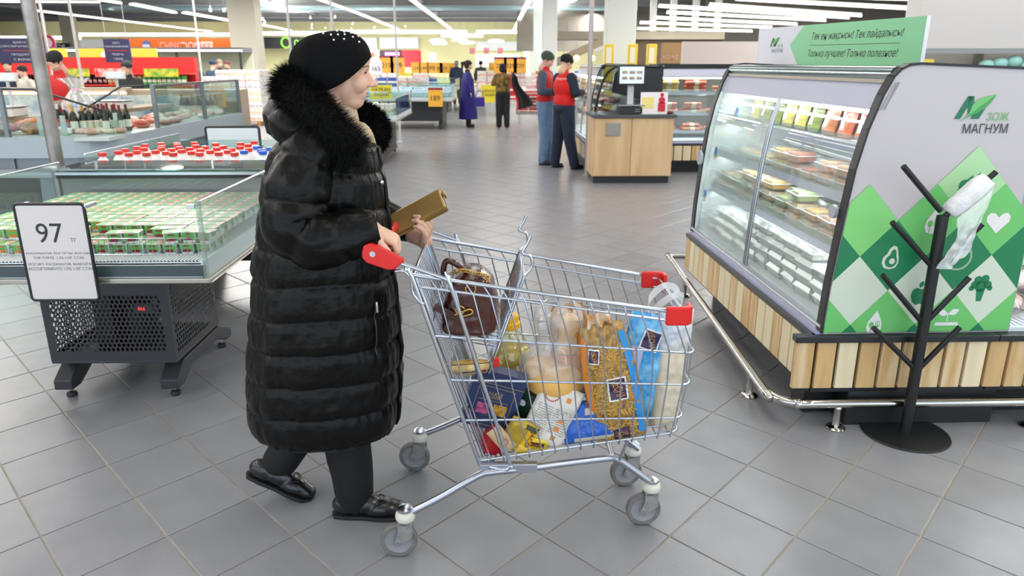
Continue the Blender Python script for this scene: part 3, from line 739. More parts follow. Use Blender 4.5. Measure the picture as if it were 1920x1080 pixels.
# ================================================================== what lies in the trolley
def XM(c, tilt=0, yaw=0, lean=0):
    "upright frame facing the camera side (-y): tilt in the picture plane, yaw about z, lean back"
    return Matrix.Translation(c) @ Matrix.Rotation(yaw,4,'Z') @ FX(0,0,0) @ Matrix.Rotation(-lean,4,'X') @ Matrix.Rotation(-tilt,4,'Z')
class Pillow:
    def __init__(s, M, w, h, d, wr=.004, seed=0, pw=2.6, cx=None, fs=9): s.M=M; s.w=w; s.h=h; s.d=d; s.wr=wr; s.seed=seed; s.pw=pw; s.cx=cx; s.fs=fs
    def H(s, a, b, side=1):
        e = max(0, (1-abs(a)**s.pw))**.6*max(0, (1-abs(b)**s.pw))**.55
        n = nz((a*s.w*9, b*s.h*9, side*3), s.fs/6, s.seed)+.5*nz((a*s.w*22, b*s.h*22, side*3), s.fs/6, s.seed+1)
        return side*(s.d/2*e+s.wr*n*min(1,e*2)+.0012)
    def P(s, a, b, side=1, off=0):
        ww = s.w/2*(s.cx(b) if s.cx else 1)
        return s.M @ Vector((a*ww, b*s.h/2, s.H(a, b, side)+side*off))
    def body(s, name, m, parent=None, n=34, **k):
        q = MB()
        for sd in (1, -1): q.grid(lambda u, v: s.P(2*u-1, 2*v-1, sd), n, n)
        return q.build(name, m, parent, smooth=0, **k)
    def patch(s, name, m, parent, a0, a1, b0, b1, n=12, off=.0012, rot=0, k=1.0):
        q = MB(); ca, cb = (a0+a1)/2, (b0+b1)/2
        def f(u, v):
            a = (u-.5)*(a1-a0); b = (v-.5)*(b1-b0)
            x = a*s.w/2; y = b*s.h/2; c_, s_ = math.cos(rot), math.sin(rot); x, y = x*c_-y*s_, x*s_+y*c_
            return s.P(ca+x/(s.w/2), cb+y/(s.h/2), 1, off)
        q.grid(f, n, n); return q.build(name, m, parent, smooth=0)
    def text(s, name, t, m, parent, a, b, width, rot=0, height=None, off=.0022):
        vs, fs, W, Hh = text_data(t); sx = width/W; sy = height/Hh if height else sx; q = MB(); c_, s_ = math.cos(rot), math.sin(rot)
        V = []
        for x, y, _ in vs:
            x, y = x*sx*c_-y*sy*s_, x*sx*s_+y*sy*c_
            V.append(s.P(max(-.99,min(.99,a+x/(s.w/2))), max(-.99,min(.99,b+y/(s.h/2))), 1, off))
        q.add(V, fs); return q.build(name, m, parent)
FILM = glass('plastic_film', 'ffffff', .07, .04, .12)
MILKY = glass('milky_plastic', 'fbfaf8', .10, .25, .2)
PURPLE = plain('35204f',.35); WHT = plain('f4f2ec',.4); GOLDT = plain('e0a04a',.4); BLUE = mat('blue_foil','1f5fc4',.22,.0,bump=(60,.5),coat=.3); LBL = plain('2a8fd8',.3)
def pasta_mat(n, c1, c2):
    m = mat(n, c1, .45, noise_=(55,.4), col2=c2, bump=(75,1.0), coat=.4, stretch=(1,1,.45)); return m
PASTA = pasta_mat('pasta_through_film', 'c2974a', '7d5a24')
# spiral pasta bag in front
M = XM((.385, 2.275, .565), tilt=-.21, lean=.10)
pb = Pillow(M, .19, .42, .085, .006, 3, cx=lambda b: 1-.25*max(0,b)**2-.08*min(0,b)**2)
t = thing('pasta_bag', 'clear bag of spiral pasta with purple labels and a blue stripe in the trolley', 'pasta bag', (.42,2.31,.39))
pb.body('pasta', PASTA, t, 50)
q = MB()
for i in range(300):                                  # the pieces show through the film
    a = rnd.uniform(-.75,.62); b = rnd.uniform(-.93,.62); p = pb.P(a,b,1,.0005); g = rnd.uniform(0,PI); L_ = .011
    d_ = M.to_3x3() @ Vector((math.cos(g)*L_, math.sin(g)*L_, rnd.uniform(-.002,.002)))
    q.tube([p-d_, p, p+d_], [.0028,.0034,.0028], 5)
q.build('pasta_piece', mat('dry_pasta','c99d4e',.5), t, smooth=0)['kind'] = 'stuff'
pb.patch('blue_stripe', LBL, t, .66, .93, -.9, .85, off=.002)
pb.patch('orange_stripe', mat('orange_foil','e0862b',.25,coat=.3), t, -.95, -.72, -.6, .85, off=.002)
lb = pb.patch('label_border', WHT, t, -.22, .48, -.24, .14, rot=-.05, off=.004); pb.patch('label', PURPLE, t, -.16, .42, -.215, .115, rot=-.05, off=.0055)
pb.text('lettering', 'ЦЕСНА', GOLDT, t, .13, -.05, .064, rot=-1.42, off=.0075, height=.036)
pb.patch('label_border', WHT, t, -.72, -.30, .42, .66, off=.004, rot=-.2); pb.patch('label', PURPLE, t, -.68, -.34, .44, .64, off=.0055, rot=-.2); pb.text('lettering', 'ЦЕСНА', GOLDT, t, -.51, .54, .038, rot=-1.5, off=.0075, height=.02)
pb.patch('label', PURPLE, t, -.3, .3, -.93, -.74, off=.005); pb.text('lettering', 'ЦЕСНА', GOLDT, t, 0, -.84, .045, off=.007, height=.022)
q = MB(); q.grid(lambda u, v: M @ Vector(((u-.5)*(.10-.03*v), .19+.06*v, .012*math.sin(u*14+3*v)+.01*v)), 24, 6); q.build('folded_top', mat('orange_white_film','e9dcc6',.25,noise_=(18,.3),col2='e39a3c'), t, smooth=0)
# second pasta bag behind, orange
M = XM((.262, 2.42, .62), tilt=-.10, lean=.02)
p2 = Pillow(M, .15, .36, .07, .006, 5, cx=lambda b: 1-.3*max(0,b)**2)
t = thing('pasta_bag', 'orange and clear bag of pasta shells standing behind the spiral pasta', 'pasta bag', (.26,2.42,.42))
p2.body('pasta', pasta_mat('pasta_shells', 'cf9f4c', '9a6c2c'), t, 40); p2.patch('orange_panel', mat('orange_foil',''), t, -.9, .7, -.75, -.0, off=.002)
p2.patch('orange_stripe', mat('orange_foil',''), t, .25, .6, .0, .85, off=.002)
# blue pasta bag
M = XM((.505, 2.335, .60), tilt=.18, lean=.02)
p3 = Pillow(M, .17, .38, .06, .006, 8)
t = thing('pasta_bag', 'bright blue pasta bag with a purple label in the trolley nose', 'pasta bag', (.48,2.335,.40))
p3.body('bag', mat('sky_blue_foil','2a93d6',.22,noise_=(22,.3),col2='7cc4ec',bump=(30,.5),coat=.4), t, 40)
p3.patch('pale_panel', mat('pale_lilac_film','b9c4ea',.25,bump=(40,.4)), t, -.95, -.25, -.8, .4, off=.002)
p3.patch('label_border', WHT, t, -.42, .32, .36, .74, rot=-.15, off=.003); p3.patch('label', PURPLE, t, -.36, .26, .385, .715, rot=-.15, off=.0045); p3.text('lettering', 'ЦЕСНА', GOLDT, t, -.05, .55, .058, rot=-1.3, off=.006, height=.026)
# white carrier bag with a cream flour sack
M = XM((.592, 2.335, .525), tilt=.06, lean=.02)
p4_ = Pillow(M, .10, .33, .09, .008, 12, pw=5)
t = thing('carrier_bag', 'white carrier bag with raised handles over a cream sack in the trolley nose', 'bag', (.585,2.335,.385))
p4_.body('sack', mat('cream_sack','d9cbb2',.6,bump=(14,.5)), t, 40)
M2 = XM((.605, 2.335, .725), tilt=.05); p5_ = Pillow(M2, .115, .17, .09, .012, 14, pw=3); p5_.body('film', glass('white_film','fbfbfb',.08,.62,.3), t, 36)
for s in (-1, 1):
    q = MB(); P = spline([(.52+.0*s,2.37,.76),(.53,2.36+s*.05,.82),(.585,2.36+s*.06,.865),(.625,2.37+s*.03,.84),(.62,2.37,.74)], 8)
    q.grid(lambda u, v: P[round(u*(len(P)-1))]+Vector((.012*math.cos(u*9),0,.022))*(v-.5), len(P), 4); q.build('handle_loop', glass('white_film',''), t, smooth=0)
# cheese wheel in a milky bag
t = thing('cheese_bag', 'round yellow cheese in a milky white plastic bag in the middle of the trolley', 'cheese', (.19,2.36,.45))
q = MB(); q.M = Matrix.Translation((.19,2.36,.545)) @ Matrix.Rotation(.25,4,'Y'); q.lathe([(0,-.055),(.07,-.053),(.10,-.035),(.112,0),(.10,.035),(.07,.053),(0,.055)], 36)
q.build('cheese', mat('yellow_cheese','ecb860',.45,noise_=(6,.1)), t, smooth=0)
MB(XM((.245,2.39,.70),.1)).box(-.03,.03,-.07,.07,-.03,.03).build('cheese_wedge', mat('yellow_cheese',''), t, bevel=.012)
def bagpt(u, v):
    a = 2*PI*u; z = v
    r = np.interp(z, [0,.08,.3,.45,.58,.68,.8,.92,1], [.02,.085,.122,.115,.07,.062,.085,.08,.045])
    r *= 1+.13*nz((math.cos(a)*2,math.sin(a)*2,z*4), 1.6, 3)+.04*math.sin(a*9+z*14)*min(1,z*1.5)
    return Vector((.185+.03*z+r*math.cos(a), 2.36+r*.85*math.sin(a), .475+.34*z+(0 if z < .9 else .02*math.sin(a*3))))
q = MB(); q.grid(bagpt, 64, 44, cu=True); q.build('milky_film', MILKY, t, smooth=0)
# sunflower oil
t = thing('oil_bottle', 'clear ribbed bottle of yellow sunflower oil with a yellow screw cap behind the bags', 'bottle', (.07,2.49,.345))
OM = Matrix.Translation((.052,2.49,.36)) @ Matrix.Rotation(-.02,4,'Y') @ Matrix.Diagonal((1.2,1.2,1.03,1))
def rib(z0, z1, n, r, am):
    return [(r+am*math.cos(i*PI), z0+(z1-z0)*i/n) for i in range(n+1)]
prof = [(0,0),(.055,.002),(.066,.012)]+rib(.02,.2,16,.067,.0018)+[(.066,.215),(.058,.25),(.040,.285),(.024,.305),(.022,.318)]
MB(OM).lathe(prof, 32).build('bottle', glass('bottle_plastic','f4f6ea',.10,.03,.05), t, smooth=0)
MB(OM).lathe([(0,.004),(.062,.004),(.064,.02),(.0635,.20),(.063,.215),(.052,.243),(0,.243)], 32).build('oil', mat('sunflower_oil','e6c92a',.05,trans=.35,bump=(25,.3)), t, smooth=0)
c = MB(OM).lathe([(.029,.318),(.0315,.322),(.031,.338),(.026,.342),(.0265,.362),(.025,.366),(0,.366)], 28).build('cap', mat('yellow_cap','f2b619',.3), t, smooth=30)
MB(OM).tube(spline([(-.028,0,.33),(-.045,-.01,.345),(-.03,-.01,.352)],5), .0035, 8).build('carry_ring', mat('yellow_cap',''), c, smooth=0)
# navy gift pack
M = XM((-.015, 2.275, .515), tilt=.30, lean=-.05)
t = thing('gift_box', 'navy tea carton with gold lines, tilted at the back of the trolley', 'box', (-.015,2.275,.40))
MB(M).box(-.088,.088,-.11,.105,-.03,.03).build('carton', mat('navy_card','26345e',.35,noise_=(5,.15)), t, bevel=.002)
q = MB(M)
for a, b in (((-.062,-.095),(.062,-.095)),((.062,-.095),(.062,.05)),((.062,.05),(-.062,.05)),((-.062,.05),(-.062,-.095)),((-.088,.062),(.088,.062)),((-.05,.0),(.05,.0))): q.bar((*a,.0308),(*b,.0308),.0012,.0008)
q.build('gold_line', mat('gold_print','c5a766',.35,.3), t)
q = MB(M); q.box(-.05,-.008,-.055,-.015,.0302,.0312); q.build('purple_picture', mat('magenta_print','7a2a5a',.4,noise_=(60,.5),col2='c45a8a'), t)
q = MB(M); q.box(.006,.052,-.05,-.01,.0302,.0312); q.build('gold_picture', mat('gold_picture','e0a52c',.4,noise_=(80,.6)), t)
q = MB(M); text(q, 'ЧАЙ', Matrix.Translation((0,.027,.0308)), width=.045); text(q, 'HYSON', Matrix.Translation((0,.012,.0308)), width=.038); q.build('lettering', mat('gold_print',''), t)
# dark green carton behind it
M = XM((.093, 2.32, .435), tilt=.12, yaw=-.5, lean=.0)
t = thing('coffee_carton', 'dark green carton with a small white seal next to the navy carton', 'box', (.09,2.32,.34))
MB(M).box(-.04,.04,-.095,.085,-.03,.03).build('carton', mat('dark_green_card','16382c',.35), t, bevel=.002); MB(M).cyl((0,.05,.030),(0,.05,.031),.012,.012,16).build('seal', WHT, t)
# biscuit pack on top
M = XM((-.095, 2.255, .632), tilt=-.22, lean=-.9)
t = thing('biscuit_pack', 'clear pack of yellow sliced cheese with blue edge lying on the navy carton', 'packet', (-.095,2.255,.615))
pk = Pillow(M, .155, .085, .042, .004, 21, pw=5); pk.body('packet', mat('yellow_packet','e3c98a',.3,noise_=(20,.35),col2='b98a3a',coat=.6), t, 24); pk.patch('blue_band', plain('2c2f86',.3), t, -.2,.6,.5,.72, off=.001); pk.patch('red_heart', plain('b01f2a',.3), t, .5,.8,.2,.6, off=.001)
# bread loaf in clear bag
t = thing('bread_loaf', 'brown loaf of bread in a crumpled clear bag below the oil bottle', 'bread', (.125,2.40,.36))
q = MB(); q.M = Matrix.Translation((.115,2.385,.435)) @ Matrix.Rotation(.5,4,'Y'); q.grid(lambda u, v: Vector((.085*math.cos(PI*(v-.5)), 0, 0)) if 0 else Vector((.095*math.sin(PI*(v-.5)), .055*math.cos(PI*(v-.5))**.6*math.cos(2*PI*u), .048*math.cos(PI*(v-.5))**.6*math.sin(2*PI*u))), 28, 18, cu=True)
q.build('loaf', mat('bread_crust','a8662c',.6,noise_=(12,.35),bump=(40,.3)), t, smooth=0)
M = XM((.12,2.375,.475), tilt=.2); pk = Pillow(M, .17, .20, .12, .014, 25, pw=4); pk.body('film', glass('crumpled_film','f8f6f0',.12,.12,.12), t, 30)
# red carton, coffee pack, yellow sachets
M = XM((-.018, 2.255, .365), tilt=.42, yaw=.35, lean=0)
t = thing('red_carton', 'red tea carton with a cream emblem at the bottom back corner of the trolley', 'box', (-.02,2.255,.325))
MB(M).box(-.03,.045,-.045,.055,-.028,.028).build('carton', mat('red_card','b3161c',.35), t, bevel=.002); q = MB(M); q.box(-.025,.0,.04,.052,.028,.0288); q.build('white_flap', WHT, t)
M = XM((.035, 2.225, .40), tilt=.55, lean=-.1)
t = thing('beige_pouch', 'beige rounded pouch with a round brown emblem before the red carton', 'packet', (.0,2.225,.33))
pk = Pillow(XM((.012,2.213,.388),tilt=.9), .10, .055, .02, .003, 31); pk.body('pouch', mat('beige_foil','d3b28a',.3,bump=(30,.3)), t, 22)
q = MB(XM((.02,2.205,.385),.5) @ Matrix.Translation((0,0,.011))); q.tube([(.011*math.cos(a),.014*math.sin(a),0) for a in np.linspace(0,2*PI,20,endpoint=False)], .001, 5, closed=True); q.build('emblem', plain('8a3a2a',.4), t)
M = XM((.070, 2.232, .392), tilt=.50, lean=-.1)
pk = Pillow(M, .105, .125, .045, .003, 33, pw=6)
t = thing('coffee_pack', 'gold vacuum pack of ground coffee with black lettering, lying tilted on the trolley floor', 'coffee', (.07,2.232,.335))
pk.body('pack', mat('gold_foil','c9a93a',.28,.25,noise_=(9,.2),bump=(35,.3)), t, 26); pk.patch('bright_side', plain('f0b41e',.3), t, .25,.95,-.9,.9, off=.001)
pk.text('lettering', 'JACOBS', plain('1e1a10',.4), t, .60, .05, .088, rot=-PI/2+.05, off=.0025, height=.02)
pk.patch('dark_leaf', plain('37421e',.4), t, .0,.9,.72,.95, off=.0018)
M = XM((.115, 2.235, .362), tilt=.35, lean=-.5)
pk = Pillow(M, .13, .062, .028, .004, 36, pw=4)
t = thing('yellow_sachet', 'bright yellow sachet with a dark red band at the front on the trolley floor', 'packet', (.12,2.235,.345))
pk.body('sachet', mat('yellow_foil','e9cf1c',.22,bump=(40,.4),coat=.3), t, 22); pk.patch('red_band', plain('6e1414',.3), t, -.5,.6,.0,.7, off=.0015); q = pk.text('lettering', 'ROLLTON', plain('f0c020',.4), t, .05,.35,.055, off=.003)
pk = Pillow(XM((.082,2.225,.345),tilt=.55,lean=-.3), .05, .04, .03, .002, 37, pw=8)
t = thing('butter_box', 'small pale yellow box in the corner in front of the coffee pack', 'box', (.08,2.225,.335)); pk.body('box', plain('e8c64a',.4), t, 14)
# white cereal packet
M = XM((.185, 2.262, .455), tilt=.42, lean=.22)
pk = Pillow(M, .15, .215, .04, .004, 41, pw=7)
t = thing('seed_packet', 'white paper packet with grey print, red lettering and orange squares standing in front', 'packet', (.17,2.262,.36))
pk.body('packet', mat('white_paper_pack','ddd8cf',.4,bump=(16,.35)), t, 30)
q = MB()
for j in range(14):
    b = -.75+j*.075
    for (a0, a1) in ((-.82,-.08),(.02,.82)):
        if a0 > 0 and j < 3: continue
        for k in range(12):
            a = a0+(a1-a0)*k/12; 
            if rnd.random() < .8: q.add([pk.P(a,b,1,.0012), pk.P(a+(a1-a0)/15,b,1,.0012), pk.P(a+(a1-a0)/15,b+.022,1,.0012), pk.P(a,b+.022,1,.0012)], [(0,1,2,3)])
q.build('small_print', plain('7f7b7a',.5), t)
q = MB()
for k in range(22):
    a = 2*PI*k/22; c_ = (-.42+.34*math.cos(a), .62+.24*math.sin(a))
    q.add([pk.P(c_[0],c_[1],1,.0013), pk.P(c_[0]+.06,c_[1],1,.0013), pk.P(c_[0]+.06,c_[1]+.05,1,.0013), pk.P(c_[0],c_[1]+.05,1,.0013)], [(0,1,2,3)])
q.build('red_ring', plain('b8322e',.5), t)
for b in (-.75,-.45,-.15,.55): pk.patch('orange_square', plain('e0852c',.4), t, .3,.52,b,b+.16, n=4, off=.0014)
pk.text('lettering', 'СЕМЕЧКИ', plain('3a3432',.5), t, -.4,.62,.045,off=.002)
# blue rice bag
M = XM((.325, 2.275, .425), tilt=-.12, lean=.45)
pk = Pillow(M, .21, .14, .09, .008, 45, pw=3, cx=lambda b: 1-.35*max(0,b))
t = thing('rice_bag', 'shiny deep blue bag of rice slumped beside the white packet', 'rice bag', (.325,2.275,.375))
pk.body('bag', BLUE, t, 36); pk.patch('clear_window', mat('rice_window','c9bfae',.35,bump=(90,.5)), t, -.3,.3,.28,.62, off=.001); pk.text('lettering', 'Рис', GOLDT, t, -.1,.75,.03, off=.003)
pk.patch('cream_base', plain('cfc6b4',.5), t, -.7,.8,-.97,-.78, off=.001)
# crumpled dark bottle + dark filler below
t = thing('tea_bag_pack', 'brown and green packet half hidden under the cheese', 'packet', (.17,2.40,.38))
Pillow(XM((.20,2.42,.42),tilt=-.3,lean=1.0), .14, .12, .04, .004, 51, pw=5).body('packet', mat('brown_pack','5a3a22',.35,noise_=(15,.4),col2='3a6a38'), t, 20)
# handbag in the child seat -------------------------------------
BROWN = mat('brown_leather', '4a1d18', .25, noise_=(6,.3), bump=(35,.25), coat=.5)
t = thing('handbag', 'glossy dark brown leather handbag with gold rings and chain sitting in the child seat', 'handbag', (-.10,2.36,.735))
def bag(u, v):
    a = 2*PI*u; z = v; ca, sa = math.cos(a), math.sin(a)
    wx = np.interp(z, [0,.06,.5,.85,1], [.085,.098,.092,.068,.03]); wy = np.interp(z, [0,.06,.5,.9,1], [.10,.125,.12,.10,.07]); e = .62
    n = .004*nz((ca*2,sa*2,z*3), 2.2, 5)
    return Vector((-.095+.012*z+(wx+n)*abs(ca)**e*(1 if ca > 0 else -1), 2.36+(wy+n)*abs(sa)**e*(1 if sa > 0 else -1), .742+.205*z))
q = MB(); q.grid(bag, 56, 30, cu=True); q.add([bag(i/28,0) for i in range(28)], [tuple(range(28))]); q.add([bag(i/28,1) for i in range(28)], [tuple(range(28))])
b_ = q.build('bag_body', BROWN, t, smooth=0)
q = MB(); q.grid(lambda u, v: Vector((-.135+.11*u, 2.232-.004+.04*max(0,v-.75)*2+.0, .80+.13*v+.02*math.sin(PI*u)*(1-v))), 14, 12); q.build('flap', BROWN, t, smooth=0, bevel=0)
GOLDM = mat('gold_metal', 'd8b25e', .2, 1)
for c, r in (((-.085,2.226,.915),.016),((-.12,2.224,.845),.014)):
    MB().tube([(c[0]+r*math.cos(a), c[1], c[2]+r*math.sin(a)) for a in np.linspace(0,2*PI,16,endpoint=False)], .0025, 6, closed=True).build('ring', GOLDM, t, smooth=0)
MB().tube(spline([(-.14,2.222,.828),(-.115,2.215,.842),(-.088,2.218,.85),(-.08,2.218,.838),(-.10,2.215,.83),(-.125,2.218,.826)],5), .003, 6).build('clasp', GOLDM, t, smooth=0)
q = MB()
P = spline([(-.15,2.30,.945),(-.12,2.27,.965),(-.07,2.27,.955),(-.03,2.29,.935),(-.045,2.25,.915),(-.09,2.245,.93),(-.13,2.25,.93)], 6)
for i, p in enumerate(P[:-1:1]):
    d_ = (P[i+1]-p); mid = (P[i+1]+p)/2; x = d_.normalized(); y = Vector((0,0,1)) if i % 2 else Vector((0,1,0)).cross(x)+Vector((0,.6,0)); y = (y-x*y.dot(x)).normalized()
    q.tube([mid+x*.009*math.cos(a)+y*.006*math.sin(a) for a in np.linspace(0,2*PI,8,endpoint=False)], .0016, 4, closed=True)
q.build('chain', GOLDM, t, smooth=0)
MB().tube(spline([(-.16,2.33,.91),(-.175,2.30,.95),(-.165,2.29,.99),(-.135,2.28,.985),(-.10,2.30,.95)],6), .010, 10).build('carry_strap', BROWN, t, smooth=0)
q = MB(); P = spline([(-.17,2.34,.90),(-.20,2.29,.87),(-.215,2.27,.82),(-.21,2.27,.77),(-.19,2.27,.75)],6)
q.grid(lambda u, v: P[round(u*(len(P)-1))]+Vector((0,.03*(v-.5),0)), len(P), 3); q.build('shoulder_strap', BROWN, t, smooth=0)
MB(XM((-.16,2.24,.83),.5)).box(-.05,.05,-.012,.012,-.004,.004).build('belt_tab', BROWN, t, bevel=.002)
# ================================================================== people further off
def figure(label, x, y, yaw, h, top, bottom, shoe='1a1a1a', skin=SKIN, hat=None, hair=None, coat_len=None, arms=None, legs=None, bag=None, headyaw=0, headpitch=0, sleeve_c=None, hood=None, name='person', vest=None, lean=0, foot_yaw=0, build_=1.0, seen_legs=True, z=0, top_noise=None, cuffs=None, collar=None, female=True):
    "one person facing yaw; arms = ((elbow, wrist), (elbow, wrist)) in body axes (x forward, y left)"
    k = h/1.72; t = thing(name, label, 'person', (x,y,z)); MW = Matrix.Translation((x,y,z)) @ Matrix.Rotation(yaw,4,'Z') @ Matrix.Scale(k,4)
    L = lambda p: (p[0]+lean*max(0,p[2]-.9), p[1], p[2])
    arms = arms or (((-.04,-.25,1.13),(.04,-.24,.90)), ((-.04,.25,1.13),(.04,.24,.90)))
    legs = legs or (((.01,-.10,.48),(-.02,-.11,.08)), ((.01,.10,.48),(.02,.11,.08)))
    b = build_*1.08; vox_ = .0105 if y < 14 else .015 if y < 25 else .02; hp = L((0,0,1.36))
    HC_ = Vector(L((.03,0,1.585))); R_ = (Matrix.Rotation(headyaw,3,'Z') @ Matrix.Rotation(headpitch,3,'Y'))
    q = MB(); head_mb(q, HC_, R_, .98)
    q.cap(L((0,0,1.42)), L((0,0,1.25)), .06, .09); q.ell(L((0,0,1.1)), (.09,.14,.25))
    for s, (e, w) in zip((-1,1), arms):
        q.cap(L((0,s*.17,1.38)), L(e), .045, .038); q.cap(L(e), L(w), .038, .026)
        d = (Vector(w)-Vector(e)).normalized(); nn_ = Vector((d.z,0,-d.x)) if abs(d.y) < .9 else Vector((0,0,1))
        if nn_.length < .2: nn_ = Vector((1,0,0))
        hand_mb(q, Vector(L(w)), d, nn_ if nn_.z >= 0 else -nn_, s if 1 else -s, curl=.5, k=.95)
    for s, (kn, an) in zip((-1,1), legs): q.cap((0,s*.09,.92), kn, .06, .045); q.cap(kn, an, .04, .03)
    vs, fs = fuse(q, vox_, 3); q = MB(MW); q.add(vs, fs); q.build('body', skin, t, smooth=0)
    # upper garment
    def garment(mb, name, m, vox=None, it=4, par=None, wr=.004):
        vs, fs = fuse(mb, vox or vox_*1.3, it); g = MB(MW); g.add([Vector(p)+Vector(p).normalized()*wr*nz(p,9,3) for p in vs], fs); return g.build(name, m, par or t, smooth=0)
    tm_ = top if not isinstance(top, str) else plain(top, .75)
    q = MB(); q.ell(L((-.005,0,1.24)), (.125*b,.185*b,.20)); q.ell(L((0,0,1.03)), (.125*b,.165*b,.20)); q.cap(L((0,-.13,1.37)), L((0,.13,1.37)), .065, .065); q.cap(L((0,0,1.38)), L((.005,0,1.455)), .075, .062)
    if coat_len: q.lathe([(0,coat_len),(.235*b,coat_len+.01),(.225*b,coat_len+.2),(.185*b,.75),(.16*b,1.0),(.15*b,1.25),(0,1.3)], 20)
    sl = MB() if (sleeve_c or vest) else q
    for s, (e, w) in zip((-1,1), arms):
        e = L(e); w_ = Vector(L(w)); e_ = Vector(e); w_ = e_.lerp(w_, .93)
        sl.cap(L((0,s*.165,1.365)), e, .072*b, .056*b); sl.cap(e, w_, .056*b, .042*b)
    garment(q, 'top' if not coat_len else 'coat', tm_)
    if sl is not q: garment(sl, 'sleeves', plain(sleeve_c or '4a5160', .8))
    if collar: garment(MB().cap(L((-.02,-.06,1.44)), L((-.02,.06,1.44)), .055, .055), 'collar', plain(collar,.8), par=t)
    bm2 = bottom if not isinstance(bottom, str) else plain(bottom, .8)
    q = MB(); q.ell((0,0,.93), (.135*b,.165*b,.13))
    for s, (kn, an) in zip((-1,1), legs):
        a = Vector(an); q.cap((0,s*.085,.88), kn, .10*b, .078*b); q.cap(kn, a, .078*b, .064*b)
    garment(q, 'trousers', bm2)
    for s, (kn, an) in zip((-1,1), legs):
        a = Vector(an); q = MB(); q.ell((a.x+.0,a.y,.05+a.z-.08), (.055,.038,.05)); q.ell((a.x+.08,a.y+s*.01,.038+a.z-.08), (.085,.043,.036)); q.box(a.x-.055,a.x+.155,a.y-.038,a.y+.038,.0+a.z-.08,.02+a.z-.08)
        garment(q, 'shoe', plain(shoe,.5), vox=.010, it=2, wr=0)
    if hat or hair:
        q = MB()
        c = HC_+R_ @ Vector((-.018,0,.045))
        q.ell(c, (.112,.092,.088), 18, 12, R_)
        if hair:
            q.ell(HC_+R_ @ Vector((-.045,0,-.01)), (.078,.088,.085), 16, 10, R_)
            if hair[1] == 'tail': q.cap(HC_+R_ @ Vector((-.11,0,.06)), HC_+R_ @ Vector((-.17,0,.05)), .04, .045); q.cap(HC_+R_ @ Vector((-.17,0,.04)), HC_+R_ @ Vector((-.17,0,-.10)), .04, .02)
            if hair[1] == 'bob': q.ell(HC_+R_ @ Vector((-.04,0,-.03)), (.09,.10,.09), 16, 10, R_)
        c_ = hat or hair[0]
        # cut the face free
        vs, fs = fuse(q, .009, 2); g = MB(MW); g.add(vs, [f for f in fs if (R_.transposed() @ (Vector(vs[f[0]])-HC_)).z > (.028 if (R_.transposed() @ (Vector(vs[f[0]])-HC_)).x > .03 else (-.02 if hat else -.3))]); g.build('hat' if hat else 'hair', plain(c_, .85), t, smooth=0)
    if hood: garment(MB().ell(L((-.10,0,1.43)), (.07,.12,.07)), 'hood', tm_)
    return t
# ================================================================== yogurt chiller, front left
ALU = mat('anodised_aluminium', 'b9b5ac', .35, .85); TEAL = plain('3f5054', .35); PALE = plain('d3dade', .35)
ch = thing('chiller', 'open yogurt chiller with a grey tray on a black perforated box, front left', 'refrigerator', (-1.9,3.7,0))
X0, X1, Y0, Y1 = -2.55, -1.25, 3.05, 4.34
q = MB(); q.box(X0,X1,Y0,Y1,.70,.715).box(X0,X1,Y0,Y0+.02,.715,.775).box(X0,X0+.02,Y0,Y1,.715,.80).box(X1-.02,X1,Y0,Y1,.715,.80)
q.build('tray', PALE, ch, bevel=.004)
MB().box(X0,X1,Y0-.006,Y0,.728,.776).build('front_panel', TEAL, ch)
MB().box(X0,X1+.02,Y0-.02,Y0,.70,.722).box(X1,X1+.02,Y0,Y1,.70,.722).build('bumper_profile', ALU, ch, bevel=.004)
MB().box(X1-.005,X1+.004,Y0,Y1,.722,.80).build('side_panel', PALE, ch)
q = MB()
for k in range(82):
    x = X0+.02+k*(X1-X0-.05)/82; q.box(x,x+.009,Y0+.02,Y0+.13,.786,.790)
q.box(X0+.02,X1-.02,Y0+.02,Y0+.024,.78,.79).box(X0+.02,X1-.02,Y0+.126,Y0+.13,.78,.79).build('air_grille', PALE, ch)
MB().box(X0+.02,X1-.02,Y0+.13,Y1,.775,.785).build('shelf', PALE, ch)
q = MB()
yf = Y0+.14
for k in range(48):
    x = X0+.04+k*(X1-X0-.09)/47; q.tube([(x,yf,.786),(x,yf,.862)], .0013, 4)
for z in (.79,.862): q.tube([(X0+.04,yf,z),(X1-.05,yf,z)], .0018, 5)
q.build('wire_guard', CHROME, ch)['kind'] = 'stuff'
for s, X in ((0,X0),(1,X1)):
    MB().box(X-.004,X+.004,Y0,Y1,.722,1.05).build('side_glass', glass('side_pane','eef6f4',.04,.05), ch)
    MB().tube([(X,Y0,1.05),(X,Y1,1.05)], .006, 8).build('top_rail', CHROME, ch)
    MB().box(X-.008,X+.008,Y0-.008,Y0+.012,.71,1.055).build('corner_post', glass('post_glass','dfeeea',.12,.15), ch)
    MB().cbox((X-.03+s*.03*0,Y0+.0,1.03),(.035,.012,.02)).build('hinge_clip', CHROME, ch, bevel=.002)
MB().box(X0,X1,Y1-.01,Y1,.785,.96).build('back_glass', glass('back_pane','dde6e8',.10,.18), ch)
MB().box(X0,X1,Y1-.05,Y1,.965,.985).build('back_profile', plain('202224',.3), ch)
MB().box(X0,X1,Y1-.055,Y1,.985,1.0).build('back_trim', CHROME, ch)
MB().box(X0-.01,X1+.02,Y1-.06,Y1+.33,1.012,1.022).build('glass_shelf', glass('teal_glass','9fcfc9',.22,.12), ch)
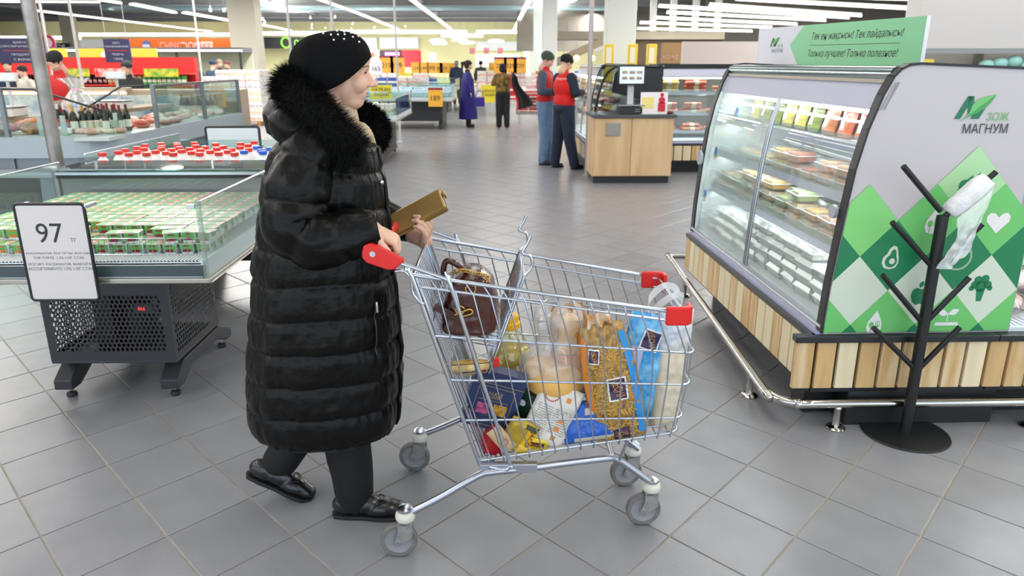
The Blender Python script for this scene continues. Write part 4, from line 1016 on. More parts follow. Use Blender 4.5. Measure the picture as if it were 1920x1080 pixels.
# machine box with real holes
def perf(mb, O, U, V, w, h, nx, ny, mx, mz, mzt, r=.36):
    "plate spanned by unit U (w long) and V (h high) with hexagonal holes"
    pw = (w-2*mx)/nx; ph = (h-mz-mzt)/ny; O = Vector(O); U = Vector(U); V = Vector(V)
    P = lambda a, b: O+U*a+V*b
    vs = []; fs = []
    for (a0,a1,b0,b1) in ((0,w,0,mz),(0,w,h-mzt,h),(0,mx,mz,h-mzt),(w-mx,w,mz,h-mzt)):
        k = len(vs); vs += [P(a0,b0),P(a1,b0),P(a1,b1),P(a0,b1)]; fs.append((k,k+1,k+2,k+3))
    for j in range(ny):
        for i in range(nx):
            cx = mx+pw*(i+.5); cz = mz+ph*(j+.5); sh = .25*pw*(1 if j % 2 else -1)
            k = len(vs); sq = [(-.5,-.5),(0,-.5),(.5,-.5),(.5,.5),(0,.5),(-.5,.5)]
            vs += [P(cx+a*pw, cz+b*ph) for a, b in sq]
            ang = [-150,-90,-30,30,90,150]
            vs += [P(cx+sh*.8+math.cos(math.radians(a))*r*pw*.95, cz+math.sin(math.radians(a))*r*ph*1.15) for a in ang]
            fs += [(k+m, k+(m+1) % 6, k+6+(m+1) % 6, k+6+m) for m in range(6)]
    mb.add(vs, fs)
bx0, bx1, by0, by1, bz0, bz1 = -2.195, -1.585, 3.38, 3.95, .20, .66
q = MB(); perf(q, (bx0,by0,bz0), (1,0,0), (0,0,1), bx1-bx0, bz1-bz0-.03, 24, 13, .04, .05, .09, .40); q.build('front_grille', DGREY, ch)['kind'] = 'stuff'
q = MB(); perf(q, (bx1,by0,bz0), (0,1,0), (0,0,1), by1-by0, bz1-bz0, 20, 15, .03, .03, .06, .40); q.build('side_grille', DGREY, ch)['kind'] = 'stuff'
q = MB(); perf(q, (bx0,by0,bz0), (0,1,0), (0,0,1), by1-by0, bz1-bz0, 20, 15, .03, .03, .06, .40); q.build('side_grille', DGREY, ch)['kind'] = 'stuff'
MB().box(bx0,bx1,by0,by1,bz0-.012,bz0).build('bottom_plate', DGREY, ch, bevel=.003); MB().box(bx0+.25,bx1-.02,by0+.1,by1-.05,bz1-.03,.70).build('machine_box', DGREY, ch, bevel=.003)
MB().box(bx0+.02,bx0+.07,by0+.05,by1,bz1,.70).box(bx1-.08,bx1-.02,by0+.05,by1,bz1,.70).build('tray_bracket', DGREY, ch)
q = MB(); q.cyl((-1.85,3.62,.2),(-1.85,3.62,.42),.085,.085,20); q.ell((-1.85,3.62,.42),(.085,.085,.04)); q.box(-2.02,-1.93,3.5,3.9,.2,.5).build('compressor', plain('151618',.4), ch, smooth=30)
q = MB(); q.box(-1.75,-1.66,by0-.004,by0+.02,.455,.49).build('thermostat', plain('26272a',.3), ch)
q = MB(); text(q, '04.6', FX(-1.715,by0-.0052,.473), width=.032, height=.016); q.build('digits', mat('red_led_digits','ff2020',.4,emit=3), ch)
for x in (-2.15, -1.63):
    q = MB(); q.prism([(3.36,.055),(3.36,.105),(3.47,.175),(3.95,.175),(4.12,.105),(4.12,.055),(4.05,.055),(3.9,.11),(3.56,.11),(3.44,.055)], x-.045, x+.045, 'x'); sl_ = q.build('sled_leg', DGREY, ch, bevel=.006)
    for y in (3.42, 4.07):
        MB().cyl((x,y,.02),(x,y,.06),.006,.006,8).build('threaded_rod', CHROME, sl_); MB().lathe([(.022,0),(.026,.006),(.022,.022),(.012,.026)], 14, (x,y,0)).build('levelling_foot', plain('131313',.5), sl_, smooth=30)
# yogurt packs: two pots under one foil lid ------------------------
POT = mat('yogurt_pot', 'e4e6e4', .3); GRN = plain('63b25a', .4)
def lidmat(n, c):
    m = mat(n, 'f1f3f0', .3, noise_=(30,.2), col2=c); return m
LIDS = [lidmat('green_red_lid','d8827e'), lidmat('green_orange_lid','e2bc84'), lidmat('green_white_lid','cfe0cb')]
FRU = [plain('8e2038',.45), plain('d97b2c',.45)]
def yogurt(lid, fr):
    def mk():
        t = thing('yogurt_pack', 'x', 'yogurt')
        q = MB()
        for s in (-1, 1):
            q.M = Matrix.Translation((s*.036,0,0)); P = [(-.5,-.42),(-.42,-.5),(.42,-.5),(.5,-.42),(.5,.42),(.42,.5),(-.42,.5),(-.5,.42)]
            b, tp = .052, .064; q.add([(x*b,y*b,0) for x, y in P]+[(x*tp,y*tp,.049) for x, y in P], [tuple(reversed(range(8)))]+[(i,(i+1) % 8,8+(i+1) % 8,8+i) for i in range(8)])
        o = q.build('pot', POT, t)
        q = MB()
        for s in (-1, 1):
            for (a, b_) in (((s*.036-.027,-.0302),(s*.036+.027,-.0302)),):
                q.add([(a[0]*1,-.0275,.010),(b_[0],-.0275,.010),(b_[0]+.001,-.0318,.046),(a[0]-.001,-.0318,.046)], [(0,1,2,3)])
                q.add([(s*.036+.0312,-.018,.028),(s*.036+.0312,.018,.028),(s*.036+.0322,.018,.046),(s*.036+.0322,-.018,.046)], [(0,1,2,3)])
        q.build('green_sleeve', GRN, o)
        q = MB()
        for s in (-1, 1):
            q.add([(s*.036+dx,-.0292-.0018*(zz/.018),zz) for dx, zz in ((-.02,.012),(.012,.010),(.020,.020),(.004,.026),(-.016,.022))], [(0,1,2,3,4)])
            q.add([(s*.036+dx,-.033,zz) for dx, zz in ((-.012,.036),(.012,.036),(.012,.042),(-.012,.042))], [(0,1,2,3)])
        q.build('fruit_print', FRU[fr], o)
        fl = MB().box(-.0705,.0705,-.0355,.0355,.049,.0505).build('foil_lid', LIDS[lid], t)
        q = MB()
        for s in (-1, 1): q.add([(s*.036-.032,-.034,.0508),(s*.036+.012,-.034,.0508),(s*.036-.006,.034,.0508),(s*.036-.032,.034,.0508)], [(0,1,2,3)])
        q.build('green_print', plain('7cc078',.4), fl)
        return t
    return Maker(mk)
YG = [yogurt(0,0), yogurt(1,1), yogurt(2,0)]
gp = 'yogurt packs in the chiller'
def ylab(r, c, l, kind):
    return '%s yogurt twin pack, %s layer, %s row from front, %s from right' % (('red-fruit','orange-fruit','green-lidded')[kind], l, ORD[r], ORD[c])
rr = random.Random(5)
for r in range(13):
    for c in range(8):
        for l in (0, 1):
            if l == 1 and (r == 0 or (r == 1 and c in (2,3,7)) or (r == 2 and c in (4,))): continue
            if l == 0 and 2 < r < 12 and c < 7: continue         # hidden under the top layer
            x = X1-.105-c*.147; y = Y0+.185+r*.0835
            kd = 0 if c < 4 and rr.random() < .8 else (1 if rr.random() < .6 else 2)
            YG[kd](x+rr.uniform(-.004,.004), y+rr.uniform(-.004,.004), .785+l*.0508, rr.uniform(-.05,.05), label=ylab(r,c,'top' if l else 'bottom',kd), group=gp)
for x, y, a, l in ((-1.66,3.225,.12,'loose on the lower pots just right of the price board'), (-1.42,3.235,.35,'set askew near the right corner post'), (-1.335,3.24,-.2,'right by the right glass corner')):
    YG[0](x, y, .8366, a, label='red-fruit yogurt twin pack '+l, group=gp)
# price board 97 ---------------------------------------------------
t = thing('price_board', 'white price board in a black frame reading 97 on the yogurt chiller', 'price sign', (-1.795,2.985,.66))
sx0, sx1, sz0, sz1, sy = -1.965, -1.685, .645, 1.055, 2.985
def rrect(x0,x1,z0,z1,r,n=4):
    out = []
    for cx, cz, a0 in ((x1-r,z0+r,-90),(x1-r,z1-r,0),(x0+r,z1-r,90),(x0+r,z0+r,180)):
        for k in range(n+1): a = math.radians(a0+90*k/n); out.append((cx+r*math.cos(a), cz+r*math.sin(a)))
    return out
MB().tube([(x,sy,z) for x, z in rrect(sx0,sx1,sz0,sz1,.015)], .007, 8, closed=True).build('frame', plain('17181a',.4), t, smooth=0)
MB().prism(rrect(sx0+.004,sx1-.004,sz0+.004,sz1-.004,.012), sy-.0035, sy+.0035).build('board', mat('pinkish_white_card','d9d2d2',.4), t)
q = MB(); xc = (sx0+sx1)/2; yy = sy-.0042
text(q, '97', FX(xc-.015,yy,.935), height=.082, width=.108); q.build('price_digits', plain('2a2a2c',.5), t)
q = MB(); text(q, 'ТГ', FX(xc+.077,yy,.905), height=.016, width=.025)
for s_, z_, w_ in (('FOODMASTER ЙОГУРТЫ ЖАНДЫ', .850, .262), ('ТҮР-ТҮРЛІ  1.5% 110Г СТАҚ', .829, .21), ('ЙОГУРТ FOODMASTER ЖИВОЙ В', .804, .258), ('АССОРТИМЕНТЕ 1/5% 110Г СТАК', .783, .268)): text(q, s_, FX(xc+.004,yy,z_), height=.0135, width=w_)
q.build('small_print', plain('5a5858',.5), t)
MB().box(sx0-.004,sx0+.012,sy-.004,sy+.085,1.035,1.05).box(sx1-.012,sx1+.008,sy-.004,sy+.085,1.035,1.05).build('clip', CHROME, t, bevel=.002)
MB().box(sx0+.02,sx0+.035,sy+.004,sy+.05,.70,.74).box(sx1-.035,sx1-.02,sy+.004,sy+.05,.70,.74).build('hook', plain('17181a',.4), t)
# ================================================================== milk chiller behind
ch2 = thing('chiller', 'second low chiller with glass sides behind the yogurts, filled with white milk canisters', 'refrigerator', (-1.9,5.2,0))
MB().box(-2.5,-1.35,4.46,6.1,.42,.72).build('machine_box', plain('16171a',.45), ch2, bevel=.01)
for x in (-2.3,-1.55): MB().prism([(4.6,.0),(4.6,.06),(4.75,.42),(5.8,.42),(5.95,.06),(5.95,0)], x-.04, x+.04, 'x').build('leg', DGREY, ch2)
MB().box(-2.62,-1.22,4.42,6.2,.72,.78).build('tray', PALE, ch2, bevel=.004)
for X in (-2.62,-1.22):
    MB().box(X-.004,X+.004,4.75,6.2,.78,1.045).build('side_glass', GLASS, ch2); MB().tube([(X,4.75,1.05),(X,6.2,1.05)], .006, 8).build('top_rail', CHROME, ch2)
MB().box(-2.62,-1.22,4.742,4.75,.78,.99).build('front_glass', GLASS, ch2); MB().box(-2.62,-1.22,6.19,6.2,.78,1.0).build('back_glass', GLASS, ch2)
MB().box(-2.62,-1.22,4.42,4.46,.78,1.0).build('front_lip', plain('303438',.3), ch2)
def canister(cap_):
    def mk():
        t = thing('milk_canister', 'x', 'bottle'); MB().lathe([(.0,0),(.052,.002),(.056,.02),(.056,.15),(.05,.19),(.03,.225),(.021,.235),(.021,.25)], 18).build('bottle', mat('milk_white','eeeeec',.35), t, smooth=40)
        MB().lathe([(.026,.245),(.026,.268),(.0,.270)], 14).build('cap', plain(cap_,.35), t, smooth=40); return t
    return Maker(mk)
CR, CB = canister('e03426'), canister('2d5fd0')
placed = []; MC = []
caps = [(190,288),(222,284),(234,280),(227,291),(252,279),(272,271),(263,277),(274,278),(251,285),(260,288),(285,283),(296,269),(303,274),(300,279),(292,286),(314,273),(318,269),(336,269),(334,276),(333,279),(315,290),(319,283),(329,286),(343,290),(353,280),(353,285),(363,282),(365,290),(367,273),(373,276),(389,285),(401,290),(404,269),(402,278),(408,275),(414,286),(417,282),(439,279),(451,268),(450,275),(465,271),(471,266)]
caps_b = [(426,289),(441,284),(446,282),(481,275),(473,279),(473,283),(472,289),(478,286)]
for lst, mk, cn in ((caps,CR,'red'),(caps_b,CB,'blue')):
    for px, py in lst:
        p = atz(px, py+1, 1.045)
        for _ in range(30):
            bad = [a for a in placed if (a-p.xy).length < .114]
            if not bad: break
            for a in bad:
                d = p.xy-a; d = d.normalized() if d.length > 1e-4 else Vector((1,0)); p.x = a.x+d.x*.116; p.y = a.y+d.y*.116
        if any((a-p.xy).length < .105 for a in placed): continue
        p.x = min(max(p.x,-2.55),-1.29); p.y = min(max(p.y,4.82),6.12)
        if any((a-p.xy).length < .10 for a in placed): continue
        placed.append(p.xy); MC.append((px, cn, mk(p.x, p.y, .785, 0, label='x', group='milk canisters in the second chiller')))
for i, (a_, cn, o) in enumerate(sorted(MC, key=lambda t: t[:2])): o['label'] = 'white milk canister with a %s screw cap, %s from the left' % (cn, ORD[i])
t = thing('price_board', 'blank back of a white price board in a dark frame behind the milk canisters', 'price sign', (-2.15,6.26,.8))
MB().tube([(x,6.26,z) for x, z in rrect(-2.42,-1.98,.80,1.10,.02)], .012, 8, closed=True).build('frame', plain('26282c',.4), t, smooth=0); MB().box(-2.41,-1.99,6.255,6.265,.81,1.09).build('board', plain('dcdee2',.4), t); MB().box(-2.32,-2.29,6.2,6.26,.76,.82).box(-2.10,-2.07,6.2,6.26,.76,.82).build('bracket', DGREY, t)
t = thing('bumper_rail', 'low steel trolley rail at the corner of the deli counter', 'rail', (-4.6,13.5,0))
MB().tube([(-5.1,12.9,.3),(-5.0,12.85,.3),(-4.2,12.9,.3),(-3.9,12.4,.3),(-3.85,10.2,.3)], .03, 10).build('tube', CHROME, t, smooth=0)
for x, y in ((-4.2,12.9),(-3.85,11.0)): MB().cyl((x,y,0),(x,y,.3),.025,.025,10).build('post', CHROME, t, smooth=0)
# ================================================================== deli island
dl = thing('deli_counter', 'long glass-fronted grey deli island with rounded corner, meat and wine on its deck', 'deli counter', (-5.5,9.5,0))
BAND = plain('a4b0b8', .4); FR = plain('7d8388', .35, .6)
def out_path(off):     # outline of the island: front face, rounded corner, east face, far end
    R_ = .55+off*0; cx, cy = -4.72, 8.65
    P = [(-8.5, 8.12-off), (-7, 8.12-off), (cx, 8.12-off)]
    for a in (-75,-60,-45,-30,-15): P.append((cx+(R_+off)*math.cos(math.radians(a)), cy+(R_-.02+off)*math.sin(math.radians(a))))
    P += [(-4.17+off, cy), (-4.17+off, 10.4), (-4.17+off, 12.4)]; return P
def wall_strip(mb, P, z0, z1, th=.03):
    for a, b in zip(P, P[1:]):
        d = Vector((b[0]-a[0], b[1]-a[1])).normalized(); n = Vector((-d.y, d.x))*th
        mb.add([(a[0],a[1],z0),(b[0],b[1],z0),(b[0]+n.x,b[1]+n.y,z0),(a[0]+n.x,a[1]+n.y,z0),(a[0],a[1],z1),(b[0],b[1],z1),(b[0]+n.x,b[1]+n.y,z1),(a[0]+n.x,a[1]+n.y,z1)], [(3,2,1,0),(4,5,6,7),(0,1,5,4),(1,2,6,5),(2,3,7,6),(3,0,4,7)])
    return mb
wall_strip(MB(), out_path(0), .62, .84).build('lower_band', BAND, dl)
wall_strip(MB(), out_path(-.04), .50, .62).build('recess_band', FR, dl)
wall_strip(MB(), out_path(.10), .42, .50, .12).build('bumper_beam', plain('9da3a6',.35,.3), dl, bevel=.01)
wall_strip(MB(), out_path(-.35), .0, .42).build('plinth', plain('3a3c3f',.6), dl)
for x, y in ((-6.1,8.4),(-4.9,8.45),(-4.35,10.6),(-4.35,12.0)): MB().prism([(y-.35,.0),(y-.3,.45),(y+.3,.45),(y+.1,0)], x-.12, x+.12, 'x').build('support_leg', FR, dl)
for a, b in zip(out_path(-.02)[1:], out_path(-.02)[2:]):
    if (Vector(b)-Vector(a)).length < .4 and False: continue
gp_ = out_path(-.02)
wall_strip(MB(), gp_[1:9], .84, 1.0, .01).build('low_glass', GLASS, dl)
wall_strip(MB(), [(-4.2,9.4),(-4.2,12.4)], .84, 1.34, .012).build('tall_glass', glass('tall_pane','d9e8e4',.06,.06), dl)
wall_strip(MB(), [(-8.5,8.16),(-5.28,8.16)], .84, 1.34, .012).build('tall_glass', glass('tall_pane'), dl)
wall_strip(MB(), [(-4.22,9.4),(-4.22,12.4)], 1.33, 1.36, .03).build('glass_trim', FR, dl)
for x, y in ((-5.28,8.16),(-4.2,9.35),(-4.2,10.9),(-4.2,12.4)): MB().box(x-.022,x+.022,y-.022,y+.022,.5,1.36).build('glass_post', FR, dl)
for x, y in ((-5.0,8.3),(-4.75,8.3),(-4.4,8.75)): MB().box(x-.02,x+.02,y-.02,y+.02,.84,1.06).build('glass_clamp', plain('a8b4b0',.3), dl)
MB().tube([(-5.28,8.2,1.345),(-4.98,8.25,1.34),(-4.55,8.9,1.06)], .014, 6).build('arm', plain('3c4044',.4), dl, smooth=0)
MB().tube([(-4.2,9.35,1.35),(-4.55,9.3,1.34),(-4.9,8.9,1.05)], .014, 6).build('arm', plain('3c4044',.4), dl, smooth=0)
MB().box(-8.5,-4.2,8.14,9.0,.80,.84).box(-5.1,-4.2,9.0,12.4,.80,.84).build('deck', plain('c2cac8',.35), dl)
MB().box(-8.5,-5.35,9.0,9.2,.95,1.0).box(-5.55,-5.15,9.2,12.4,.95,1.0).build('work_ledge', mat('wood_ledge','a08a74',.5,noise_=(4,.2)), dl)
MB().box(-8.5,-4.2,12.4,12.9,.5,1.2).box(-8.5,-5.9,12.2,12.4,1.18,1.24).build('far_counter', plain('b7a48f',.5), dl, bevel=.01)
MB().box(-8.5,-5.9,12.18,12.2,1.14,1.17).build('light_bar', mat('lit_bar','fff2cc',.4,emit=4), dl)
MB().box(-8.3,-5.0,12.1,12.19,.78,1.12).build('far_display', mat('far_display','8fb0c0',.5,noise_=(6,.5),col2='d8dcd0'), dl)
MEATS = [plain(c,.45) for c in ('c97a68','d8a08c','e4c9b4','b85a4a','e0d8c8')]
def lump(m, w=.09):
    def mk():
        t = thing('meat_piece','x','meat'); q = MB(); q.ell((0,0,.03),(w,w*.6,.035),10,7); q.v = [tuple(Vector(p)*(1+.25*nz(p,30,m))) for p in q.v]; q.build('meat', MEATS[m], t, smooth=0); return t
    return Maker(mk)
LU = [lump(i) for i in range(5)]
rr = random.Random(9)
for k in range(60):
    y = 9.2+3.0*(k/60)+rr.uniform(-.05,.05); x = -4.3-rr.uniform(0,.65)
    LU[rr.randrange(5)](x, y, .842+(.03 if k % 3 == 0 else 0), rr.uniform(0,3), label='%s meat slice on the deli deck behind tall glass, %s from the near end' % ('upper' if k % 3 == 0 else 'lower', ORD[k]), group='meat cuts on the deli deck')
for k in range(26):
    LU[(2,4,1)[k % 3]](-4.3-rr.uniform(0,1.0), 8.45+rr.uniform(-.05,.45), .842, rr.uniform(0,3), label='pale packet in the rounded corner of the deli island, number %s' % ORD[k], group='packs in the rounded deli corner', sc=.9)
for k in range(16):
    o = LU[(0,3)[k % 2]](-5.4-rr.uniform(0,.9), 8.35+rr.uniform(0,.5), .842+.05*rr.random(), rr.uniform(0,3), label='roast chicken piece heaped behind the steel pole, %s of the heap' % ORD[k], group='roast chicken heap', sc=1.3)
CHK = mat('roast_skin','b5713a',.35,noise_=(20,.4))
t = thing('roast_chicken', 'big golden roast chicken behind glass left of the steel pole', 'roast chicken', (-5.2,8.55,.842))
q = MB(); q.ell((-5.22,8.55,.93),(.16,.11,.09)); q.ell((-5.08,8.5,.90),(.08,.06,.05)); q.cap((-5.34,8.5,.92),(-5.42,8.45,.89),.035,.02); q.cap((-5.3,8.47,.90),(-5.2,8.42,.87),.035,.025); fused(q, 'roast', CHK, t, .012)
# wine bottles
def wine(cap_, lab, body_='1c2418'):
    def mk():
        t = thing('wine_bottle','x','bottle'); MB().lathe([(0,0),(.037,.003),(.038,.18),(.03,.215),(.015,.24),(.014,.30),(0,.302)],14).build('bottle', mat('dark_bottle_'+body_, body_, .15), t, smooth=40)
        MB().lathe([(.0155,.245),(.0155,.305),(0,.307)],10).build('capsule', plain(cap_,.35), t, smooth=40); MB().lathe([(.0385,.05),(.0385,.135)],14).build('label', plain(lab,.6), t, smooth=40); return t
    return Maker(mk)
WN = [wine('8a1f22','e2ddcc'), wine('5a1a1c','e8e4d8'), wine('c49a4a','d9d7c0'), wine('d8d8d8','a85a3a')]
for i, (px, k) in enumerate(((106,3),(118,3),(134,2),(152,2),(164,2),(177,0),(184,1),(191,0),(194,1),(200,0),(210,1),(214,0),(222,0),(235,1))):
    Y = (9.05,8.95,8.62,8.7,8.75,8.8,9.0,9.1,8.7,9.2,8.85,9.1,8.8,8.95)[i]; p = at(px, 200, Y)
    WN[k](p.x, Y, .842, 0, label='wine bottle, %s, %s in the row behind the deli glass' % (('red capsule','maroon capsule','gold capsule','silver capsule and brown label')[k], ('leftmost','second','third','fourth','fifth','sixth','seventh','eighth','ninth','tenth','eleventh','twelfth','thirteenth','rightmost')[i]), group='wine bottles on the deli counter')
for i, px in enumerate((347,357,367,378,392,401,410)):
    Y = 12.0; p = at(px, 200, Y); WN[(1,2,0)[i % 3]](p.x, 11.9, .842, 0, label='wine bottle at the far end of the deli island, %s from the left' % ('first','second','third','fourth','fifth','sixth','seventh')[i], group='wine bottles at the far end')
# gift basket in cellophane, scales
t = thing('gift_basket', 'white gift basket wrapped in cellophane with a pink ribbon on the deli ledge', 'gift basket', (-4.95,9.1,1.0))
p = at(152, 205, 9.1); cx = p.x; q = MB(); q.lathe([(0,0),(.14,0),(.17,.09),(.15,.09)],20,(cx,9.1,1.0)); q.build('basket', plain('e6e2dc',.6), t, smooth=30)
MB().tube(spline([(cx-.15,9.1,1.08),(cx-.12,9.1,1.24),(cx,9.1,1.31),(cx+.12,9.1,1.24),(cx+.15,9.1,1.08)],5), .012, 8).build('basket_handle', plain('e6e2dc',.6), t, smooth=0)
def cel(u, v):
    a = 2*PI*u; r = np.interp(v,[0,.3,.62,.72,.85,1],[.17,.19,.08,.035,.09,.16])*(1+.15*math.sin(a*7)*v); return Vector((cx+r*math.cos(a)-.03*v, 9.1+r*math.sin(a), 1.02+.42*v))
q = MB(); q.grid(cel, 42, 14, cu=True); q.build('cellophane', glass('cellophane','ffffff',.12,.22,.2), t)
MB().tube([(cx-.02+.04*math.cos(a),9.1+.04*math.sin(a),1.31) for a in np.linspace(0,2*PI,12,endpoint=False)], .014, 6, closed=True).build('ribbon', plain('e7a9be',.5), t)
for i, (c_, dx) in enumerate((('8cb4d8',-.05),('b9d4ea',.03),('e8b64a',-.1),('d8d8e8',.09))): MB().cbox((cx+dx,9.04,1.13),(.05,.04,.07)).build('gift', plain(c_,.5), t, bevel=.01)
def scale_(x, y, z, label):
    t = thing('scale', label, 'scale', (x,y,z)); MB().box(x-.17,x+.17,y-.15,y+.15,z,z+.10).build('scale_body', plain('dcdcd8',.4), t, bevel=.015); MB().box(x-.18,x+.18,y-.16,y+.16,z+.105,z+.12).build('pan', STEEL, t, bevel=.004)
    MB().cyl((x,y+.13,z+.1),(x,y+.13,z+.42),.02,.02,10).build('neck', plain('cfcfcb',.4), t); d = MB().box(x-.13,x+.13,y+.09,y+.15,z+.40,z+.50).build('display_head', plain('e4e2dc',.4), t, bevel=.01)
    MB().box(x-.09,x+.09,y+.086,y+.09,z+.42,z+.48).build('display', mat('lcd_blue','9fb8f0',.3,emit=1.2), d)
p = at(10, 200, 9.1); scale_(p.x, 9.1, 1.0, 'white deli scale with a lit blue display on a post at the left edge')
p = at(288, 170, 11.2); scale_(-5.3, 10.6, 1.0, 'white deli scale with a display above the middle of the deli island')
# staff and shoppers at the deli
p = at(113, 150, 9.75)
f = figure('deli worker in a red vest and dark cap behind the steel pole', p.x, 9.75, -PI/2-.25, 1.76, plain('c8201f',.7), '26262c', hat='1a1a1d', sleeve_c='8f8078', headpitch=.55, arms=(((.02,-.24,1.12),(.25,-.05,1.12)), ((.02,.25,1.12),(.26,.06,1.08))))
p = at(232, 150, 12.85); figure('woman in a dark jacket and grey beret leaning on the far deli ledge', p.x, 13.05, -PI/2-.1, 1.66, plain('2b2b2e',.7), '2e2a28', hat='3c3d40', headpitch=.3, arms=(((.05,-.24,1.15),(.26,-.09,1.20)), ((.05,.24,1.15),(.26,.09,1.20))))
MB_ = MB().box(-6.35,-6.1,12.93,13.0,.75,1.12); o = MB_.build('shopping_bag', plain('6a5240',.6), origin=(-6.2,12.96,.75), bevel=.02); 
tag(o, 'brown paper shopping bag hanging below the hands of the woman in the grey beret', 'bag')
# ================================================================== green chiller, right
WOOD = mat('pine_slat', 'dfc49a', .45, noise_=(7,.16), col2='c7a069', stretch=(3,3,.35)); WOOD2 = mat('pale_pine_slat', 'e9d9b4', .45, noise_=(7,.1), stretch=(3,3,.35)); WOOD3 = mat('honey_pine_slat','d6b078',.45,noise_=(6,.2),stretch=(3,3,.35))
KICK = plain('1b1c1f', .45); LILAC = plain('c3c4d6', .3); PANELW = plain('bfb8bb', .42)
PROF = [(0,.456),(.008,.672),(.031,.955),(.054,1.179),(.085,1.341),(.127,1.477),(.160,1.549),(.185,1.577),(.215,1.592),(.26,1.597),(.9,1.572)]   # depth from the front, height
def profY(z): return np.interp(z, [p[1] for p in PROF[:9]], [p[0] for p in PROF[:9]])
def CM(x, y, rz): return Matrix.Translation((x,y,0)) @ Matrix.Rotation(rz,4,'Z')
def display_case(name, label, M, W, depth=.86, slats=.11, sw=.098, ends='k', shelves=(.78,1.02,1.24), glassm=GLASS, mull=(.5,), roll=True, ledem=2.5, kick=True, far_end=True, slat_n=None, doors=True):
    "curved-front chiller: local x along the front, y into the depth, front faces local -y"
    B = lambda: MB(M)
    t = thing(name, label, 'refrigerator', tuple(M @ Vector((W/2,.4,0))))
    B().box(.08,W-.0,.16,depth,0,.18).build('kick_plinth', KICK, t)
    B().box(0,W,-.02,depth,.17,.42).build('base', KICK, t)
    B().box(-.01,W+.01,-.045,depth,.42,.45).build('base_ledge', plain('222428',.35), t, bevel=.004)
    q = slat_n or int(W/slats); first = None
    for k in range(q):
        x = .004+k*slats; b_ = B().box(x,x+sw,-.043,-.02,.195,.415)
        b_.build('slat', (WOOD2,WOOD,WOOD2,WOOD3)[rnd.randrange(4)] if ends != 'g' else (WOOD2,WOOD2,WOOD)[rnd.randrange(3)], t, bevel=.003)
    B().box(0,W,depth-.06,depth,.45,1.57).build('back_wall', plain('dfe5e4' if ends == 'g' else 'a79f92',.4), t)
    B().box(0,W,.03,depth-.06,.452,.50).build('bottom_deck', plain('d9dde0',.35), t)
    for z in shelves:
        y0 = profY(z)+.09+.05*(z-.7); s_ = B().box(.03,W-.03,y0,depth-.06,z-.012,z).build('shelf', plain('d6dade',.35), t)
        B().box(.03,W-.03,y0-.004,y0,z-.028,z+.012).build('price_rail', LILAC, s_)
        B().box(.06,W-.06,y0+.01,y0+.03,z-.026,z-.014).build('led_tube', mat('case_led','f4fbff',.4,emit=16), s_)
        if z > .7: B().box(.03,W-.03,y0-.002,y0+.002,z+.012,z+.05).build('shelf_lip', glass('lip_glass','f0f6f4',.10,.1), s_)
    B().box(.06,W-.06,profY(1.4)+.1,profY(1.4)+.13,1.39,1.405).build('led_tube', mat('case_led',''), t)
    q = B(); y = profY(1.5); q.add([(0,profY(1.42)+.005,1.42),(W,profY(1.42)+.005,1.42),(W,profY(1.53)+.01,1.53),(0,profY(1.53)+.01,1.53),(0,profY(1.42)+.03,1.42),(W,profY(1.42)+.03,1.42),(W,profY(1.53)+.035,1.53),(0,profY(1.53)+.035,1.53)], [(0,1,2,3),(7,6,5,4),(0,4,5,1),(3,2,6,7),(0,3,7,4),(1,5,6,2)]); q.build('header_band', LILAC, t)
    if roll:
        B().cyl((.01,.195,1.558),(W-.035,.195,1.558),.036,.036,24).build('top_roll', mat('polished_roll','8fa0a6',.18,1), t, smooth=40); B().box(.01,W-.035,.15,.165,1.525,1.54).build('roll_trim', ALU, t)
        B().box(.01,W-.035,.2,depth,1.565,1.580).build('top_cover', KICK, t)
    else: B().box(0,W,.15,depth,1.535,1.60).build('top_cover', KICK, t)
    if doors:
        xs = [0]+[W*m for m in mull]+[W]
        for a, b in zip(xs, xs[1:]):
            q = B(); zz = np.linspace(.49,1.42,12)
            q.grid(lambda u, v: Vector((a+.012+(b-a-.024)*u, profY(.49+.93*v)+.012, .49+.93*v)), 2, 12); q.build('door_glass', glassm, t, smooth=0)
        for m in mull:
            P = [Vector((W*m, profY(z)+.01, z)) for z in np.linspace(.49,1.42,10)]
            B().tube([p+Vector((-.012,0,0)) for p in P], .009, 8).build('door_stile', STEEL, t, smooth=40); B().tube([p+Vector((.014,0,0)) for p in P], .009, 8).build('door_stile', STEEL, t, smooth=40)
    B().box(0,W,-.03,.012,.45,.462).build('sill', plain('a9abc8',.25,.2), t); B().box(0,W,-.006,.03,.462,.49).build('door_track', plain('c8ccd6',.25,.5), t)
    B().tube([(0,-.008,.485),(W,-.008,.485)], .008, 8).build('track_bead', STEEL, t)
    # ends
    def end(x0, x1, m, nm):
        poly = PROF+[(depth,1.572),(depth,.45),(0,.45)]; poly = [p for i, p in enumerate(poly) if i != 10]
        return B().prism([(y,z) for y, z in poly], x0, x1, 'x').build(nm, m, t)
    def rim(x0, x1):
        q = B(); P = PROF[:10]+[(depth,1.572)]
        for (a, b) in zip(P, P[1:]):
            d = Vector((b[0]-a[0], b[1]-a[1])).normalized(); n = Vector((d.y,-d.x))*-.010; q.add([(x0,a[0],a[1]),(x1,a[0],a[1]),(x1,b[0],b[1]),(x0,b[0],b[1]),(x0,a[0]+n.x,a[1]+n.y),(x1,a[0]+n.x,a[1]+n.y),(x1,b[0]+n.x,b[1]+n.y),(x0,b[0]+n.x,b[1]+n.y)], [(0,1,2,3),(7,6,5,4),(0,4,5,1),(3,2,6,7),(0,3,7,4),(1,5,6,2)])
        q.build('end_rim', KICK, t)
